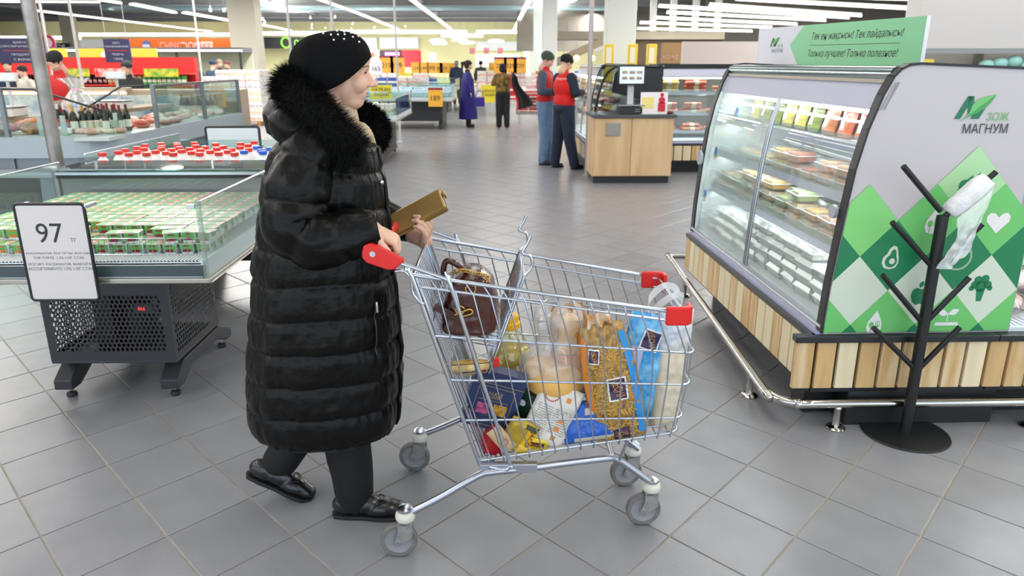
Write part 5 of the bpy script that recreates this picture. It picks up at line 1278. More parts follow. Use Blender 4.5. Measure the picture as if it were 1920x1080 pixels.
    if ends == 'g': end(W-.03, W, PANELW, 'end_panel'); rim(W-.045, W+.006); end(0,.03,plain('e4e8e8',.4),'far_end_panel'); rim(-.03,.035)
    elif ends == 'w': rim(W-.03, W+.02); end(W-.01,W,glass('smoked_end','c9d2d2',.1),'end_glass')
    elif ends == 'k': rim(-.02,.03); end(0,.02,glass('smoked_end','6a7274',.1),'end_glass')
    return t
FROST = glass('frosted_pane','e6efee',.06,.20)
GM = CM(1.396, 5.08, -PI/2+.022)
case = display_case('chiller', 'curved-glass chiller with green and white patterned end panel and pine slat base', GM, 2.06, depth=.855, slats=.1085, sw=.098, ends='g', glassm=glass('door_pane','f2f8f6',.035,.02), slat_n=19)
B = lambda: MB(GM)
# misted left door: thin fog on the inside of the far pane
q = B(); q.grid(lambda u, v: Vector((.03+1.0*u, profY(.49+.93*v)+.022, .49+.93*v)), 2, 12); q.build('mist', glass('mist','f6faf8',.0,.14,.4), case)
for x, z, r_ in ((.0,.98,.05),(1.99,.99,.03)): B().cyl((x,-.028+profY(z),z),(x,-.012+profY(z),z),r_,r_,20).build('door_handle', plain('aeb2b8',.3), case, smooth=30)
# printed end panel -------------------------------------------------
PX = (2.0625)   # local x of the printed face
def PP(x, z, off=.0): return GM @ Vector((PX+off*.001, x-1.347, z))
clip_poly = [(1.352,.458),(1.361,.672),(1.384,.955),(1.407,1.179),(1.438,1.341),(1.48,1.477),(1.512,1.545),(1.56,1.582),(1.62,1.588),(2.196,1.564),(2.196,.458)]
def clip(poly, cp=clip_poly):
    c = (sum(p[0] for p in cp)/len(cp), sum(p[1] for p in cp)/len(cp)); out = list(poly)
    for i in range(len(cp)):
        a, b = cp[i], cp[(i+1) % len(cp)]
        sd = lambda p: (b[0]-a[0])*(p[1]-a[1])-(b[1]-a[1])*(p[0]-a[0])
        sg = 1 if sd(c) > 0 else -1; res = []
        for j in range(len(out)):
            p, q_ = out[j], out[(j+1) % len(out)]; sp, sq = sd(p)*sg, sd(q_)*sg
            if sp >= 0: res.append(p)
            if sp*sq < 0: t_ = sp/(sp-sq); res.append((p[0]+(q_[0]-p[0])*t_, p[1]+(q_[1]-p[1])*t_))
        out = res
        if not out: return []
    return out
def decal(polys, name, m, off, par=None, do_clip=True):
    q = MB()
    for p in polys:
        if do_clip: p = clip(p)
        if len(p) > 2: q.add([PP(x,z,off) for x, z in p], [tuple(range(len(p)))])
    return q.build(name, m, par or case)
cx0, cz0, hx, hz_ = 1.614, .807, .146, .156
def dia(i, j): x = cx0+(i-1)*hx; z = cz0+j*hz_; return [(x-hx,z),(x,z-hz_),(x+hx,z),(x,z+hz_)]
C_D, C_M, C_L, C_P, C_S = (mat('print_'+c, c, .4) for c in ('0f7a4c','6cc06a','7fcc74','cfd8c6','a9d3a0'))
decal([dia(1,0),dia(3,0),dia(5,0),dia(-1,0),dia(0,-3),dia(2,-3),dia(4,-3)], 'dark_green_diamonds', C_D, 1)
decal([dia(2,1),dia(4,1),dia(1,-2),dia(3,-2),dia(5,-2),dia(-1,-2)], 'mid_green_diamonds', C_M, 1)
decal([dia(0,1)], 'light_green_diamond', C_L, 1); decal([dia(3,2)], 'sage_diamond', C_S, 1)
decal([dia(0,-1),dia(2,-1),dia(4,-1)], 'pale_diamonds', C_P, 1)
def blob(cx, cz, pts, sc=1.0, rot=0):
    c_, s_ = math.cos(rot), math.sin(rot); return [(cx+(x*c_-y*s_)*sc, cz+(x*s_+y*c_)*sc) for x, y in pts]
def circ(cx, cz, rx, rz=None, n=18, a0=0, a1=360): rz = rz or rx; return [(cx+rx*math.cos(math.radians(a0+(a1-a0)*k/n)), cz+rz*math.sin(math.radians(a0+(a1-a0)*k/n))) for k in range(n+(a1-a0 < 360))]
def leafp(cx, cz, L_, w_, rot): return blob(cx, cz, [(L_*(k/8-.5), w_*math.sin(PI*k/8)) for k in range(9)]+[(L_*(k/8-.5), -w_*math.sin(PI*k/8)) for k in range(7,0,-1)], 1, rot)
C_W = mat('print_e6e2e2','e6e2e2',.4); 
# avocado
decal([blob(1.605,.80,[(0,-.052),(-.026,-.045),(-.038,-.022),(-.034,.002),(-.018,.018),(-.010,.040),(.006,.054),(.022,.048),(.028,.028),(.034,.0),(.036,-.024),(.024,-.045)])], 'avocado_icon', C_P, 2)
decal([blob(1.607,.797,[(0,-.040),(-.020,-.034),(-.027,-.016),(-.022,.002),(-.008,.016),(-.002,.034),(.008,.042),(.017,.034),(.020,.012),(.026,-.006),(.026,-.022),(.014,-.036)])], 'avocado_inside', C_D, 3); decal([circ(1.611,.785,.013)], 'avocado_stone', C_P, 4)
# spoon and fork drops
for (x, z) in ((1.765,.955),(1.575,.50)):
    decal([blob(x,z,[(0,-.052),(-.026,-.044),(-.034,-.02),(-.028,.008),(-.01,.035),(.006,.06),(.022,.03),(.034,.0),(.034,-.026),(.022,-.046)])], 'drop_icon', C_W, 2)
    decal([circ(x-.012,z-.006,.011,.014),[(x-.014,z-.045),(x-.010,z-.045),(x-.010,z-.015),(x-.014,z-.015)],[(x+.013,z-.045),(x+.017,z-.045),(x+.017,z-.01),(x+.013,z-.01)]]+[[(x+.006+k*.008,z-.012),(x+.009+k*.008,z-.012),(x+.009+k*.008,z+.012),(x+.006+k*.008,z+.012)] for k in range(3)]+[[(x+.006,z-.016),(x+.025,z-.016),(x+.025,z-.010),(x+.006,z-.010)]], 'cutlery', C_M, 3)
# heart
decal([blob(2.05,.955,[(0,-.052),(-.05,.0),(-.052,.022),(-.038,.038),(-.018,.036),(0,.018),(.018,.036),(.038,.038),(.052,.022),(.05,.0)])], 'heart_icon', C_W, 2)
# apple
decal([blob(1.765,.635,[(0,-.045),(-.016,-.052),(-.034,-.038),(-.044,-.008),(-.038,.018),(-.02,.028),(0,.020),(.02,.028),(.038,.018),(.044,-.008),(.034,-.038),(.016,-.052)]), leafp(1.763,.678,.034,.010,1.2)], 'apple_icon', C_D, 2); decal([leafp(1.794,.635,.05,.004,1.25)], 'apple_glint', C_P, 3)
# broccoli
decal([circ(2.03+dx,.665+dz,r) for dx, dz, r in ((0,.0,.026),(-.028,.008,.018),(.03,.008,.018),(-.016,.03,.018),(.014,.034,.019),(-.040,-.008,.012),(.042,-.008,.012))]+[blob(2.03,.625,[(-.018,.03),(.022,.03),(.012,-.028),(-.010,-.028)])], 'broccoli_icon', C_D, 2)
# basil leaves, ring with leaves, seedling
decal([leafp(1.895+dx,1.13+dz,.05,.014,a) for dx, dz, a in ((0,.0,1.2),(-.03,-.012,.9),(.02,-.03,.5),(-.025,-.035,.2),(.035,.01,1.5))], 'basil_icon', C_D, 2)
decal([circ(1.905,.80,.060)], 'ring', C_P, 2); decal([circ(1.905,.80,.0565)], 'ring_gap', C_D, 3); decal([circ(1.905,.80,.053)], 'ring', C_P, 4); decal([circ(1.905,.80,.0505)], 'ring_gap', C_D, 5)
decal([leafp(1.888,.805,.05,.012,-.75), leafp(1.925,.812,.05,.012,.9)], 'ring_leaf', C_P, 6)
decal([leafp(1.880,.545,.05,.014,-.35), leafp(1.930,.548,.05,.014,.45), [(1.902,.505),(1.906,.505),(1.906,.545),(1.902,.545)], [(1.85,.485),(1.96,.485),(1.955,.50),(1.855,.50)]], 'seedling_icon', C_W, 2)
# the shop emblem: a slanted letter with a leaf, two words
def emblem(F, k, par, mg, ml, mk):
    D = lambda poly, m, o, n: MB().add([F(x*k,z*k,o) for x, z in poly], [tuple(range(len(poly)))]).build(n, m, par)
    D([(-.055,-.045),(-.012,.045),(.012,.045),(-.030,-.045)], mg, 1, 'emblem_bar'); D([(-.012,.045),(.014,.045),(.020,-.010),(.000,-.032)], mg, 1, 'emblem_bar'); D([(-.004,-.026),(.060,.042),(.090,.042),(.048,-.045),(.014,-.045),(.034,-.004)], mg, 1, 'emblem_bar')
    lf = [(-.032,-.055),(-.012,-.04),(.004,-.02),(.012,.012),(.035,.034),(.068,.045),(.104,.052),(.088,.022),(.066,-.002),(.036,-.022),(-.002,-.036)]
    D(lf, ml, 2, 'emblem_leaf'); D([(-.034,-.058),(.006,-.028),(.104,.052),(.088,.022),(.066,-.002),(.036,-.022),(-.002,-.038)], mat('leaf_shade','3f9a4e',.4), 3, 'emblem_leaf_half')
    # words
    vs, fs, W_, H_ = text_data('ЗОЖ'); MB().add([F((.128+x*.094/W_)*k, (-.036+y*.034/H_)*k, 2) for x, y, _ in vs], fs).build('lettering', ml, par)
    vs, fs, W_, H_ = text_data('МАГНУМ'); MB().add([F((.083+x*.190/W_)*k, (-.084+y*.038/H_)*k, 2) for x, y, _ in vs], fs).build('lettering', mk, par)
mg = mat('emblem_green','0f6e4c',.4); ml = mat('emblem_leaf_green','6cb86a',.4); mk_ = plain('333135',.5)
emblem(lambda x, z, o: PP(1.835+x, 1.43+z, o), 1.0, case, mg, ml, mk_)
# food boxes on the shelves ------------------------------------------
CLR = glass('clear_box','fdfefd',.06,.13,.2); CLE = glass('cloudy_box','fdfefd',.05,.42,.25); 
def clam(food, w=.18, d=.145, h=.06):
    def mk():
        t = thing('food_box','x','food box')
        def fr(z0,z1,a,b): return MB().add([(sx*w/2*a,sy*d/2*a,z0) for sx,sy in ((-1,-1),(1,-1),(1,1),(-1,1))]+[(sx*w/2*b,sy*d/2*b,z1) for sx,sy in ((-1,-1),(1,-1),(1,1),(-1,1))], [(3,2,1,0),(4,5,6,7),(0,1,5,4),(1,2,6,5),(2,3,7,6),(3,0,4,7)])
        fr(0,h*.6,.78,.95).build('box_base', CLE if food is None else CLR, t); fr(h*.64,h,.97,.80).build('box_lid', glass('lid_film','ffffff',.08,.55,.2) if food is None or food == 'efece0' else CLR, t); MB().box(-w/2,w/2,-d/2,-d/2+.008,h*.6,h*.66).box(-w/2,w/2,d/2-.008,d/2,h*.6,h*.66).box(-w/2,-w/2+.008,-d/2,d/2,h*.6,h*.66).box(w/2-.008,w/2,-d/2,d/2,h*.6,h*.66).build('box_rim', plain('e3e8e8',.4), t)
        if food: MB().box(-w*.36,w*.36,-d*.36,d*.36,h*.05,h*.86).build('food', mat('food_'+food, food, .5, noise_=(40,.3)), t, bevel=.008)
        return t
    return Maker(mk)
F_E = clam(None); FO = [clam(c) for c in ('eab24a','e0a070','d3a85a','e8d9a0','9fae58','d0744e')]; FW = clam('efece0', .18, .145, .065)
G = lambda x, y, z: GM @ Vector((x,y,z))
def gplace(mk, x, y, z, rz, label, group, sc=None): p = G(x,y,z); mk(p.x,p.y,p.z,-PI/2+.022+rz, label=label, group=group, sc=sc)
rr = random.Random(3)
for c in range(10):
    n = (2,3,3,3,4,4,4,4,4,3)[c]
    for r in range(2):
        for l in range(n-r % 2):
            gplace(FW if l == n-r-1 else F_E, .16+c*.188+rr.uniform(-.008,.008), .135+r*.165+rr.uniform(-.01,.01), .502+l*.0635, rr.uniform(-.08,.08), 'clear food box, bottom deck, %s stack from far end, %s row, level %s' % (('first','second','third','fourth','fifth','sixth','seventh','eighth','ninth','nearest')[c], ('front','back')[r], ('one','two','three','four','five')[l]), 'food boxes on the bottom deck')
for c in range(10):
    for r in range(2):
        for l in range((2,2,3,3,3,2,3,2,2,2)[c]-r):
            k = rr.randrange(6) if c < 7 else (0,1)[rr.randrange(2)]
            gplace(FO[k], .14+c*.19+rr.uniform(-.01,.01), .205+r*.16, .782+l*.0635, rr.uniform(-.1,.1), 'clear box of food, middle shelf, %s stack from far end, %s row, level %s' % (('first','second','third','fourth','fifth','sixth','seventh','eighth','ninth','nearest')[c], ('front','back')[r], ('one','two','three')[l]), 'food boxes on the middle shelf')
for c in range(9):
    for l in range(2 if c in (3,4,6,7) else 1):
        gplace(FO[(3,0,2,0,5,5,1,1,5)[c]], .28+c*.195, .26, 1.022+l*.0635, rr.uniform(-.1,.1), 'clear box of food on the upper shelf, %s from the far end%s' % (('first','second','third','fourth','fifth','sixth','seventh','eighth','nearest')[c], ', upper one' if l else ''), 'food boxes on the upper shelf')
def pack(c):
    def mk():
        t = thing('salad_pouch','x','packet'); pl = Pillow(XM((0,0,.085),lean=.25), .13, .17, .05, .006, hash(c) % 9, pw=4); pl.body('pouch', mat('pouch_'+c, c, .3, noise_=(25,.35), coat=.4), t, 14); pl.patch('label', WHT, t, -.5,.2,-.6,-.1, n=3, off=.002); return t
    return Maker(mk)
PK = [pack(c) for c in ('d9c56a','8f9a4a','c97a4e','d4683e','c8543a')]
for c in range(11):
    gplace(PK[(0,1,1,0,0,1,2,3,3,4,4)[c]], .14+c*.178, .34, 1.242, 0, 'tilted food pouch on the top shelf, %s from the far end' % ('first','second','third','fourth','fifth','sixth','seventh','eighth','ninth','tenth','nearest')[c], 'pouches on the top shelf')
for i, (x, z) in enumerate(((.42,1.30),(.20,1.04),(.12,.74))):
    q = B(); y = profY(z)+.018; q.add([(x+.032*math.cos(a), profY(z+.04*math.sin(a))+.016, z+.04*math.sin(a)) for a in np.linspace(0,2*PI,20,endpoint=False)], [tuple(range(20))]); s_ = q.build('blue_sticker', plain('3a8fd0',.35), case)
    q = B(); q.add([(x+.008+.016*math.cos(a), profY(z-.03+.02*math.sin(a))+.015, z-.028+.018*math.sin(a)) for a in np.linspace(0,2*PI,14,endpoint=False)], [tuple(range(14))]); q.build('yellow_dot', plain('e8c63a',.35), s_)
# header board on top
t = thing('header_board', 'long white and green header board with slogans standing on the green chiller', 'sign', (1.95,4.45,1.6))
HA = Vector((1.815,5.30,1.60)); HB = Vector((2.03,3.62,1.585)); hd = (HB-HA); HL = hd.length; hd.normalize(); hn = Vector((hd.y,-hd.x,0)).normalized(); hn = -hn if hn.x > 0 else hn; HH = .232
HF = lambda x, z, o=0: HA+hd*x+Vector((0,0,z))+hn*(.0012*o+.001)
def slab(x0, x1, z0, z1, m, n, o=0):
    q = MB(); q.add([HF(x0,z0,o),HF(x1,z0,o),HF(x1,z1,o),HF(x0,z1,o)], [(0,1,2,3)]); return q.build(n, m, t)
q = MB(); q.add([HF(0,0)-hn*s for s in (0,.02)]+[HF(HL,0)-hn*s for s in (0,.02)]+[HF(0,HH)-hn*s for s in (0,.02)]+[HF(HL,HH)-hn*s for s in (0,.02)], [(0,1,3,2),(4,6,7,5),(0,2,6,4),(1,5,7,3),(0,4,5,1),(2,3,7,6)]); q.build('board', plain('e4e4ee',.4), t)
q = MB(); q.add([HF(HL*.33,0,1),HF(HL,0,1),HF(HL,HH,1),HF(HL*.35,HH,1),HF(HL*.26,HH*.52,1)], [(0,1,2,3,4)]); q.build('green_field', mat('mint_print','8fd6a2',.4), t)
def htext(s_, xc, zc, w_, h_, m, sl=.25):
    vs, fs, W_, H_ = text_data(s_); q = MB(); q.add([HF(xc+x*w_/W_+y*h_/H_*sl, zc+y*h_/H_, 2) for x, y, _ in vs], fs); q.build('lettering', m, t)
htext('Тек ең жақсысы! Тек пайдалысы!', HL*.66, HH*.70, HL*.50, .052, plain('3c4a40',.5)); htext('Только лучшее! Только полезное!', HL*.645, HH*.27, HL*.50, .052, plain('3c4a40',.5))
slab(HL*.40, HL*.90, HH*.485, HH*.495, plain('3c4a40',.5), 'rule', 2)
emblem(lambda x, z, o: HF(HL*.13+x*1.25, HH*.60+z, o), .62, t, mg, ml, plain('8a8a90',.5))
for x in (.1, HL-.1): MB().box(*(lambda p: (p.x-.012,p.x+.012,p.y-.02,p.y+.02))(HA+hd*x+hn*-.03), 1.585, 1.66).build('bracket', KICK, t)
# ---------------- the part of the island facing us to the right -----
t = thing('chiller', 'open-front meat chiller with pale shelves beside the patterned panel', 'refrigerator', (2.9,3.4,0))
MB().box(2.235,4.0,3.16,3.8,0,.18).build('kick_plinth', KICK, t); MB().box(2.235,4.0,3.03,3.85,.17,.42).build('base', KICK, t); MB().box(1.46,2.225,3.16,3.3,0,.18).box(1.335,2.225,3.029,3.045,.17,.42).build('end_base', KICK, case)
MB().box(2.23,4.0,2.99,3.04,.42,.45).build('base_ledge', plain('222428',.35), t, bevel=.004); MB().box(1.318,2.228,2.99,3.04,.42,.45).build('end_ledge', plain('222428',.35), case, bevel=.004)
for k in range(27): MB().box(1.328+k*.0972,1.328+k*.0972+.083,3.004,3.028,.195,.415).build('slat', (WOOD,WOOD3,WOOD,WOOD2)[rnd.randrange(4)], t if k > 8 else case, bevel=.003)
MB().box(2.235,4.0,3.04,3.85,.45,.47).build('deck', PALE, t); q = MB()
for k in range(60): q.box(2.25+k*.028,2.262+k*.028,3.05,3.16,.47,.478)
q.build('air_grille', PALE, t)
MB().box(2.235,4.0,3.78,3.85,.45,1.57).build('back_wall', plain('dfe5e4',.4), t); MB().box(2.235,4.0,3.1,3.85,1.50,1.57).build('canopy', plain('d8d6d6',.4), t)
for z in (.76,1.02,1.26):
    s_ = MB().box(2.24,4.0,3.16,3.78,z-.015,z).build('shelf', plain('d6dade',.35), t); MB().box(2.24,4.0,3.15,3.16,z-.03,z+.012).build('price_rail', PALE, s_); MB().box(2.26,3.9,3.18,3.20,z-.03,z-.018).build('led_tube', mat('case_led',''), s_)
    MB().box(2.262,2.315,3.143,3.147,z-.024,z+.010).build('price_tag', plain('e8dc2e',.4), s_)
q = MB(); text(q, '675', FX(2.289,3.141,.754), width=.030, height=.014); q.build('tag_digits', plain('22221a',.5), t)
CHP = mat('chicken_skin','e6bfae',.4,noise_=(16,.2),col2='f0ddcf')
def chick():
    t = thing('poultry_pack','x','poultry'); q = MB(); q.ell((0,0,.05),(.10,.075,.05)); q.ell((.07,.03,.045),(.05,.035,.035)); q.ell((-.06,-.03,.05),(.05,.04,.04)); fused(q,'poultry',CHP,t,.012,3)
    pl = Pillow(Matrix.Translation((0,0,.05)), .25, .19, .115, .012, 4, pw=3); pl.body('wrap', glass('poultry_wrap','fbf6f4',.12,.16,.15), t, 16); return t
CK = Maker(chick)
for k in range(5):
    for r in range(2):
        for l in range(2): CK(2.38+k*.25, 3.28+r*.22, .475+l*.11, rr.uniform(0,3), label='wrapped raw chicken, bottom deck of meat chiller, %s column, %s row, %s' % (('first','second','third','fourth','fifth')[k], ('front','back')[r], ('lower','upper')[l]), group='wrapped chickens on the deck')
def yt():
    t = thing('meat_tray','x','meat tray'); q = MB(); q.lathe([(.09,0),(.115,.025),(.12,.025),(.095,-.002),(.09,0)],4); q.build('tray', plain('e3c43a',.4), t); q = MB(); q.ell((0,0,.03),(.085,.085,.03)); q.v = [tuple(Vector(p)*(1+.2*nz(p,25,2))) for p in q.v]; q.build('meat', CHP, t, smooth=0); return t
YT = Maker(yt)
for k in range(5): YT(2.38+k*.24, 3.30, .762, PI/4, label='yellow tray of pale meat on the middle shelf, %s from the panel' % ('first','second','third','fourth','fifth')[k], group='yellow meat trays')
for k in range(5): CK(2.40+k*.25, 3.32, 1.022, rr.uniform(0,3), label='wrapped raw chicken on the third shelf, %s from the panel' % ('first','second','third','fourth','fifth')[k], group='wrapped chickens on the third shelf')
# bumper rail round the island
t = thing('bumper_rail', 'polished steel trolley rail with stubby feet around the pine-slat chiller', 'rail', (1.4,3.0,0))
P = [(1.6,5.62,.125),(1.42,5.64,.125),(1.375,5.62,.125),(1.37,5.5,.125),(1.262,3.25,.125),(1.265,3.12,.125),(1.30,3.03,.125),(1.40,2.995,.125),(1.6,2.992,.125),(4.2,2.992,.125)]
MB().tube(spline(P,6), .021, 16).build('rail_tube', mat('polished_steel','c9c6c0',.12,1), t, smooth=0)
for x, y in ((1.265,3.34),(1.548,2.992),(1.345,5.0),(2.45,2.992)):
    f_ = MB().lathe([(.0,0),(.042,0),(.044,.006),(.036,.014),(.018,.018),(.0165,.024),(.0165,.10),(.019,.104),(.016,.118),(0,.120)],20,(x,y,0)).build('foot', mat('polished_steel',''), t, smooth=40)
# ---------------- bag stand ------------------------------------------
t = thing('bag_stand', 'black steel tree stand with angled arms before the patterned panel', 'stand', (1.84,2.97,0))
BM_ = mat('black_steel','17181a',.42,bump=(30,.1))
MB().lathe([(0,0),(.182,0),(.185,.004),(.182,.009),(0,.010)],48,(1.842,2.94,0)).build('base', BM_, t, smooth=30)
bx, by = 1.842, 2.938
MB().cyl((bx,by,.008),(bx,by,1.0),.0235,.0235,20).build('pole', BM_, t, smooth=30); MB().ell((bx,by,1.0),(.0235,.0235,.004),20,6).build('pole_cap', BM_, t, smooth=0)
def armp(x0,z0,x1,z1,y1): 
    o = MB().cyl((bx+x0,by,z0),(x1,y1,z1),.0115,.0115,12).build('arm', BM_, t, smooth=30)
AY = by
def arm_px(p0, p1, Y0=AY, Y1=AY, nm='arm'):
    a = at(*p0, Y0); b = at(*p1, Y1); a.x = bx+(.015 if b.x > a.x else -.015); return MB().cyl(a, b, .0118, .0118, 12).build(nm, BM_, t, smooth=30)
for p0, p1, y1 in (((1748,395),(1694,312),2.90),((1738,497),(1673,417),2.90),((1722,602),(1655,516),2.90),((1700,688),(1638,615),2.90),((1748,500),(1842,420),2.90),((1728,600),(1818,520),2.90),((1712,690),(1800,613),2.90)):
    arm_px(p0, p1, AY, y1)
a = Vector((bx,by,.99)); b = at(1868,322,2.90); MB().cyl(a, b, .0115, .0115, 12).build('arm', BM_, t, smooth=30)
# roll of thin bags on the top arm
RB = glass('bag_film','fafafa',.10,.55,.3); d = (b-a).normalized(); t = thing('bag_roll', 'crumpled roll of thin white plastic bags on the top right arm of the black stand', 'bag roll', tuple(a+d*.05))
q = MB(); P = [a+d*(.03+.19*k/10) for k in range(11)]; q.tube(P, [.030,.036,.038,.039,.041,.041,.043,.041,.040,.036,.028], 20); q.v = [tuple(Vector(p)+Vector((nz(p,30,1),nz(p,30,2),nz(p,30,3)))*.009) for p in q.v]; q.build('roll', mat('white_film_roll','e9e9ea',.35,bump=(50,.6)), t, smooth=0)
def tail(u, v):
    p = a+d*(.05+.17*u*(1-.25*v)); return p+Vector((.01-.045*v+.02*math.sin(u*9+v*5)*v, -.035-.02*math.sin(v*3)+.012*nz((u*5,v*5,0),1.5,2), -.03-.235*v*(1-.45*(u-.5)**2)-.03*u*v))
q = MB(); q.grid(tail, 22, 26); q.build('hanging_bag', RB, t, smooth=0)
# ================================================================== scale counter
t = thing('counter', 'light oak counter with grey worktop and black plinth carrying the customer scale', 'counter', (1.88,10.4,0))
OAK = mat('light_oak','dcbc94',.5,noise_=(3,.12),col2='cba87c',stretch=(2.5,2.5,.3))
MB().box(1.33,2.43,10.19,10.85,.10,.90).build('cabinet', OAK, t); MB().box(1.30,2.46,10.14,10.9,.90,.94).build('worktop', plain('4a4d52',.4), t, bevel=.005); MB().box(1.35,2.41,10.23,10.8,0,.10).build('plinth', plain('2c2d30',.5), t)
for x0, x1, hx_ in ((1.345,1.848,1.82),(1.855,2.415,1.88)):
    d_ = MB().box(x0,x1,10.17,10.19,.11,.885).build('door', OAK, t, bevel=.002); MB().ell((hx_,10.165,.85),(.012,.012,.012)).build('knob', CHROME, d_, smooth=0)
MB().box(1.50,1.70,10.155,10.17,.66,.83).build('air_vent_frame', STEEL, t); MB().box(1.515,1.685,10.148,10.156,.675,.815).build('air_vent', plain('9c9890',.4,.4), t)
t = thing('scale', 'black customer weighing scale with a screen on a post on the oak counter', 'scale', (1.85,10.35,.94))
MB().box(1.68,2.0,10.2,10.5,.94,1.05).build('scale_body', plain('25272a',.4), t, bevel=.01); MB().box(1.66,2.02,10.18,10.52,1.055,1.07).build('pan', STEEL, t); MB().box(1.88,1.97,10.195,10.2,.96,1.03).build('keypad', plain('0e0f10',.3), t)
q = MB(); [q.ell((1.895+.02*i,10.194,.98+.03*j),(.006,.004,.006),6,4) for i in range(4) for j in range(2)]; q.build('key', plain('d0d0d0',.4), t)
MB().box(1.82,1.90,10.42,10.46,1.06,1.34).build('screen_post', plain('c9ccce',.4), t); s_ = MB().box(1.665,2.035,10.34,10.38,1.32,1.585).build('screen_housing', plain('16181b',.35), t, bevel=.008); MB().box(1.685,2.015,10.335,10.341,1.345,1.565).build('screen', mat('lit_screen','cfe4ee',.3,emit=.35), s_)
q = MB(); 
for i in range(3):
    for j in range(2): q.box(1.715+i*.10,1.79+i*.10,10.333,10.3345,1.395+j*.075,1.435+j*.075)
q.build('screen_icons', mat('screen_icons','8a6a5a',.4,noise_=(90,.6),col2='c8bcae'), s_)
o = MB(); t = thing('leaflet_stand', 'white leaflet card with yellow panel and red drawing on the oak counter', 'sign', (2.1,10.22,.94))
MB().box(1.96,2.33,10.2,10.21,.945,1.235).build('card', plain('f0ecec',.4), t); MB().box(1.98,2.14,10.195,10.2,1.02,1.17).build('yellow_panel', plain('f0e08a',.4), t); q = MB(); q.box(2.20,2.30,10.195,10.2,.98,1.10); q.cyl((2.25,10.195,1.13),(2.25,10.2,1.13),.045,.045,12); q.cyl((2.25,10.195,1.2),(2.25,10.2,1.2),.025,.025,12); q.build('red_drawing', plain('cf2436',.4), t)
o = MB().ell((2.36,10.3,.965),(.10,.06,.025)).build('meat_pack', plain('7a3030',.3), origin=(2.36,10.3,.94), smooth=0); tag(o, 'small dark red meat pack lying at the right end of the oak counter top', 'meat')
# sausage chillers behind it
SA = display_case('chiller', 'sausage chiller with black top band and white shelves behind the oak counter', CM(2.42,11.2,0), 2.6, depth=.86, slats=.135, sw=.12, ends='', mull=(.45,.5), roll=False, shelves=(.62,.88,1.18))
SB = display_case('chiller', 'dark-framed curved glass chiller with packed sausages left of the oak counter', CM(1.40,14.2,-PI/2), 2.9, depth=1.0, slats=.3, sw=.28, ends='w', mull=(.3,.6), roll=True, shelves=(.78,1.02,1.24))
MB().box(1.44,2.40,11.22,11.26,.45,.90).build('end_panel', plain('d4b488',.5), SB)
t = thing('chiller_end', 'black rounded chiller end with a glass lower part behind the scale screen', 'refrigerator', (1.95,11.2,.9))
q = MB(); q.prism([(1.70,1.20),(1.74,1.45),(1.80,1.53),(1.88,1.56),(2.46,1.55),(2.46,1.0),(2.12,1.0),(2.12,1.10)], 11.15, 11.19, 'y'); q.build('black_panel', plain('14171b',.3), t); MB().tube(spline([(1.47,11.15,.93),(1.52,11.15,1.2),(1.60,11.15,1.42),(1.70,11.15,1.53),(1.85,11.15,1.565),(2.46,11.15,1.56)],5), .02, 8).build('rim', plain('14171b',.3), t, smooth=0)
def saus(c, w=.06, L_=.34):
    def mk():
        t = thing('sausage','x','sausage'); MB().cap((-L_/2+w/2,0,w/2),(L_/2-w/2,0,w/2),w/2,w/2,10).build('casing', mat('casing_'+c,c,.3,noise_=(12,.15),coat=.3), t, smooth=0)
        MB().cyl((-.02,0,w/2),(.05,0,w/2),w/2+.002,w/2+.002,10).build('paper_band', plain('e9d8c0',.5), t); return t
    return Maker(mk)
SG = [saus('e0b868'), saus('d8603e'), saus('c0442e'), saus('d88a6a',.05,.28)]
k = 0
for lvl_, (z, lst) in enumerate(((1.182,((2.60,0,4),(3.02,1,4),(3.42,3,2),(3.85,1,2),(4.35,2,2))),(.882,((2.62,3,3),(3.0,3,3),(3.42,3,2),(3.85,3,2),(4.3,2,2))),(.622,((2.6,3,2),(3.0,3,2),(3.6,3,1))))):
    for ci, (x, kd, n) in enumerate(lst):
        for j in range(n):
            SG[kd](x, 11.42+.05*(j % 2), z+.062*j*.9, 0, label='%s sausage, %s stack from left on the %s shelf, number %s from below' % (('yellow','orange-red','dark red','pinkish')[kd], ('first','second','third','fourth','fifth')[ci], ('top','middle','lower')[lvl_], ('one','two','three','four')[j]), group='sausages behind the oak counter')
for i in range(24):
    r_ = i//8; SG[(3,0,1)[i % 3]](1.62, 11.6+(i % 8)*.3, (.79,1.03,1.25)[r_], PI/2, label='packed sausage, %s shelf of dark-framed chiller, %s from near end' % (('lower','middle','upper')[r_], ('first','second','third','fourth','fifth','sixth','seventh','eighth')[i % 8]), group='sausages in the dark-framed chiller')

k = 0
for z, n_, zl in ((.882,16,'middle'),(.622,16,'lower')):
    for i in range(n_):
        LU[(0,1,3,1)[i % 4]](2.6+i*.14, 11.52+.08*(i % 2), z+.05*(i % 3 == 0), rr.uniform(0,3), label='smoked meat piece on the %s shelf behind the oak counter, %s from left' % (zl, ORD[i]), group='smoked meats behind the oak counter')
for r_ in range(3):
    for i in range(14): LU[(0,1,2,3)[(i+r_) % 4]](1.78+.1*(i % 2), 11.55+i*.18, (.79,1.03,1.25)[r_], rr.uniform(0,3), label='meat piece, %s shelf of the dark-framed chiller, %s from near end' % (('lower','middle','upper')[r_], ORD[i]), group='meats in the dark-framed chiller')
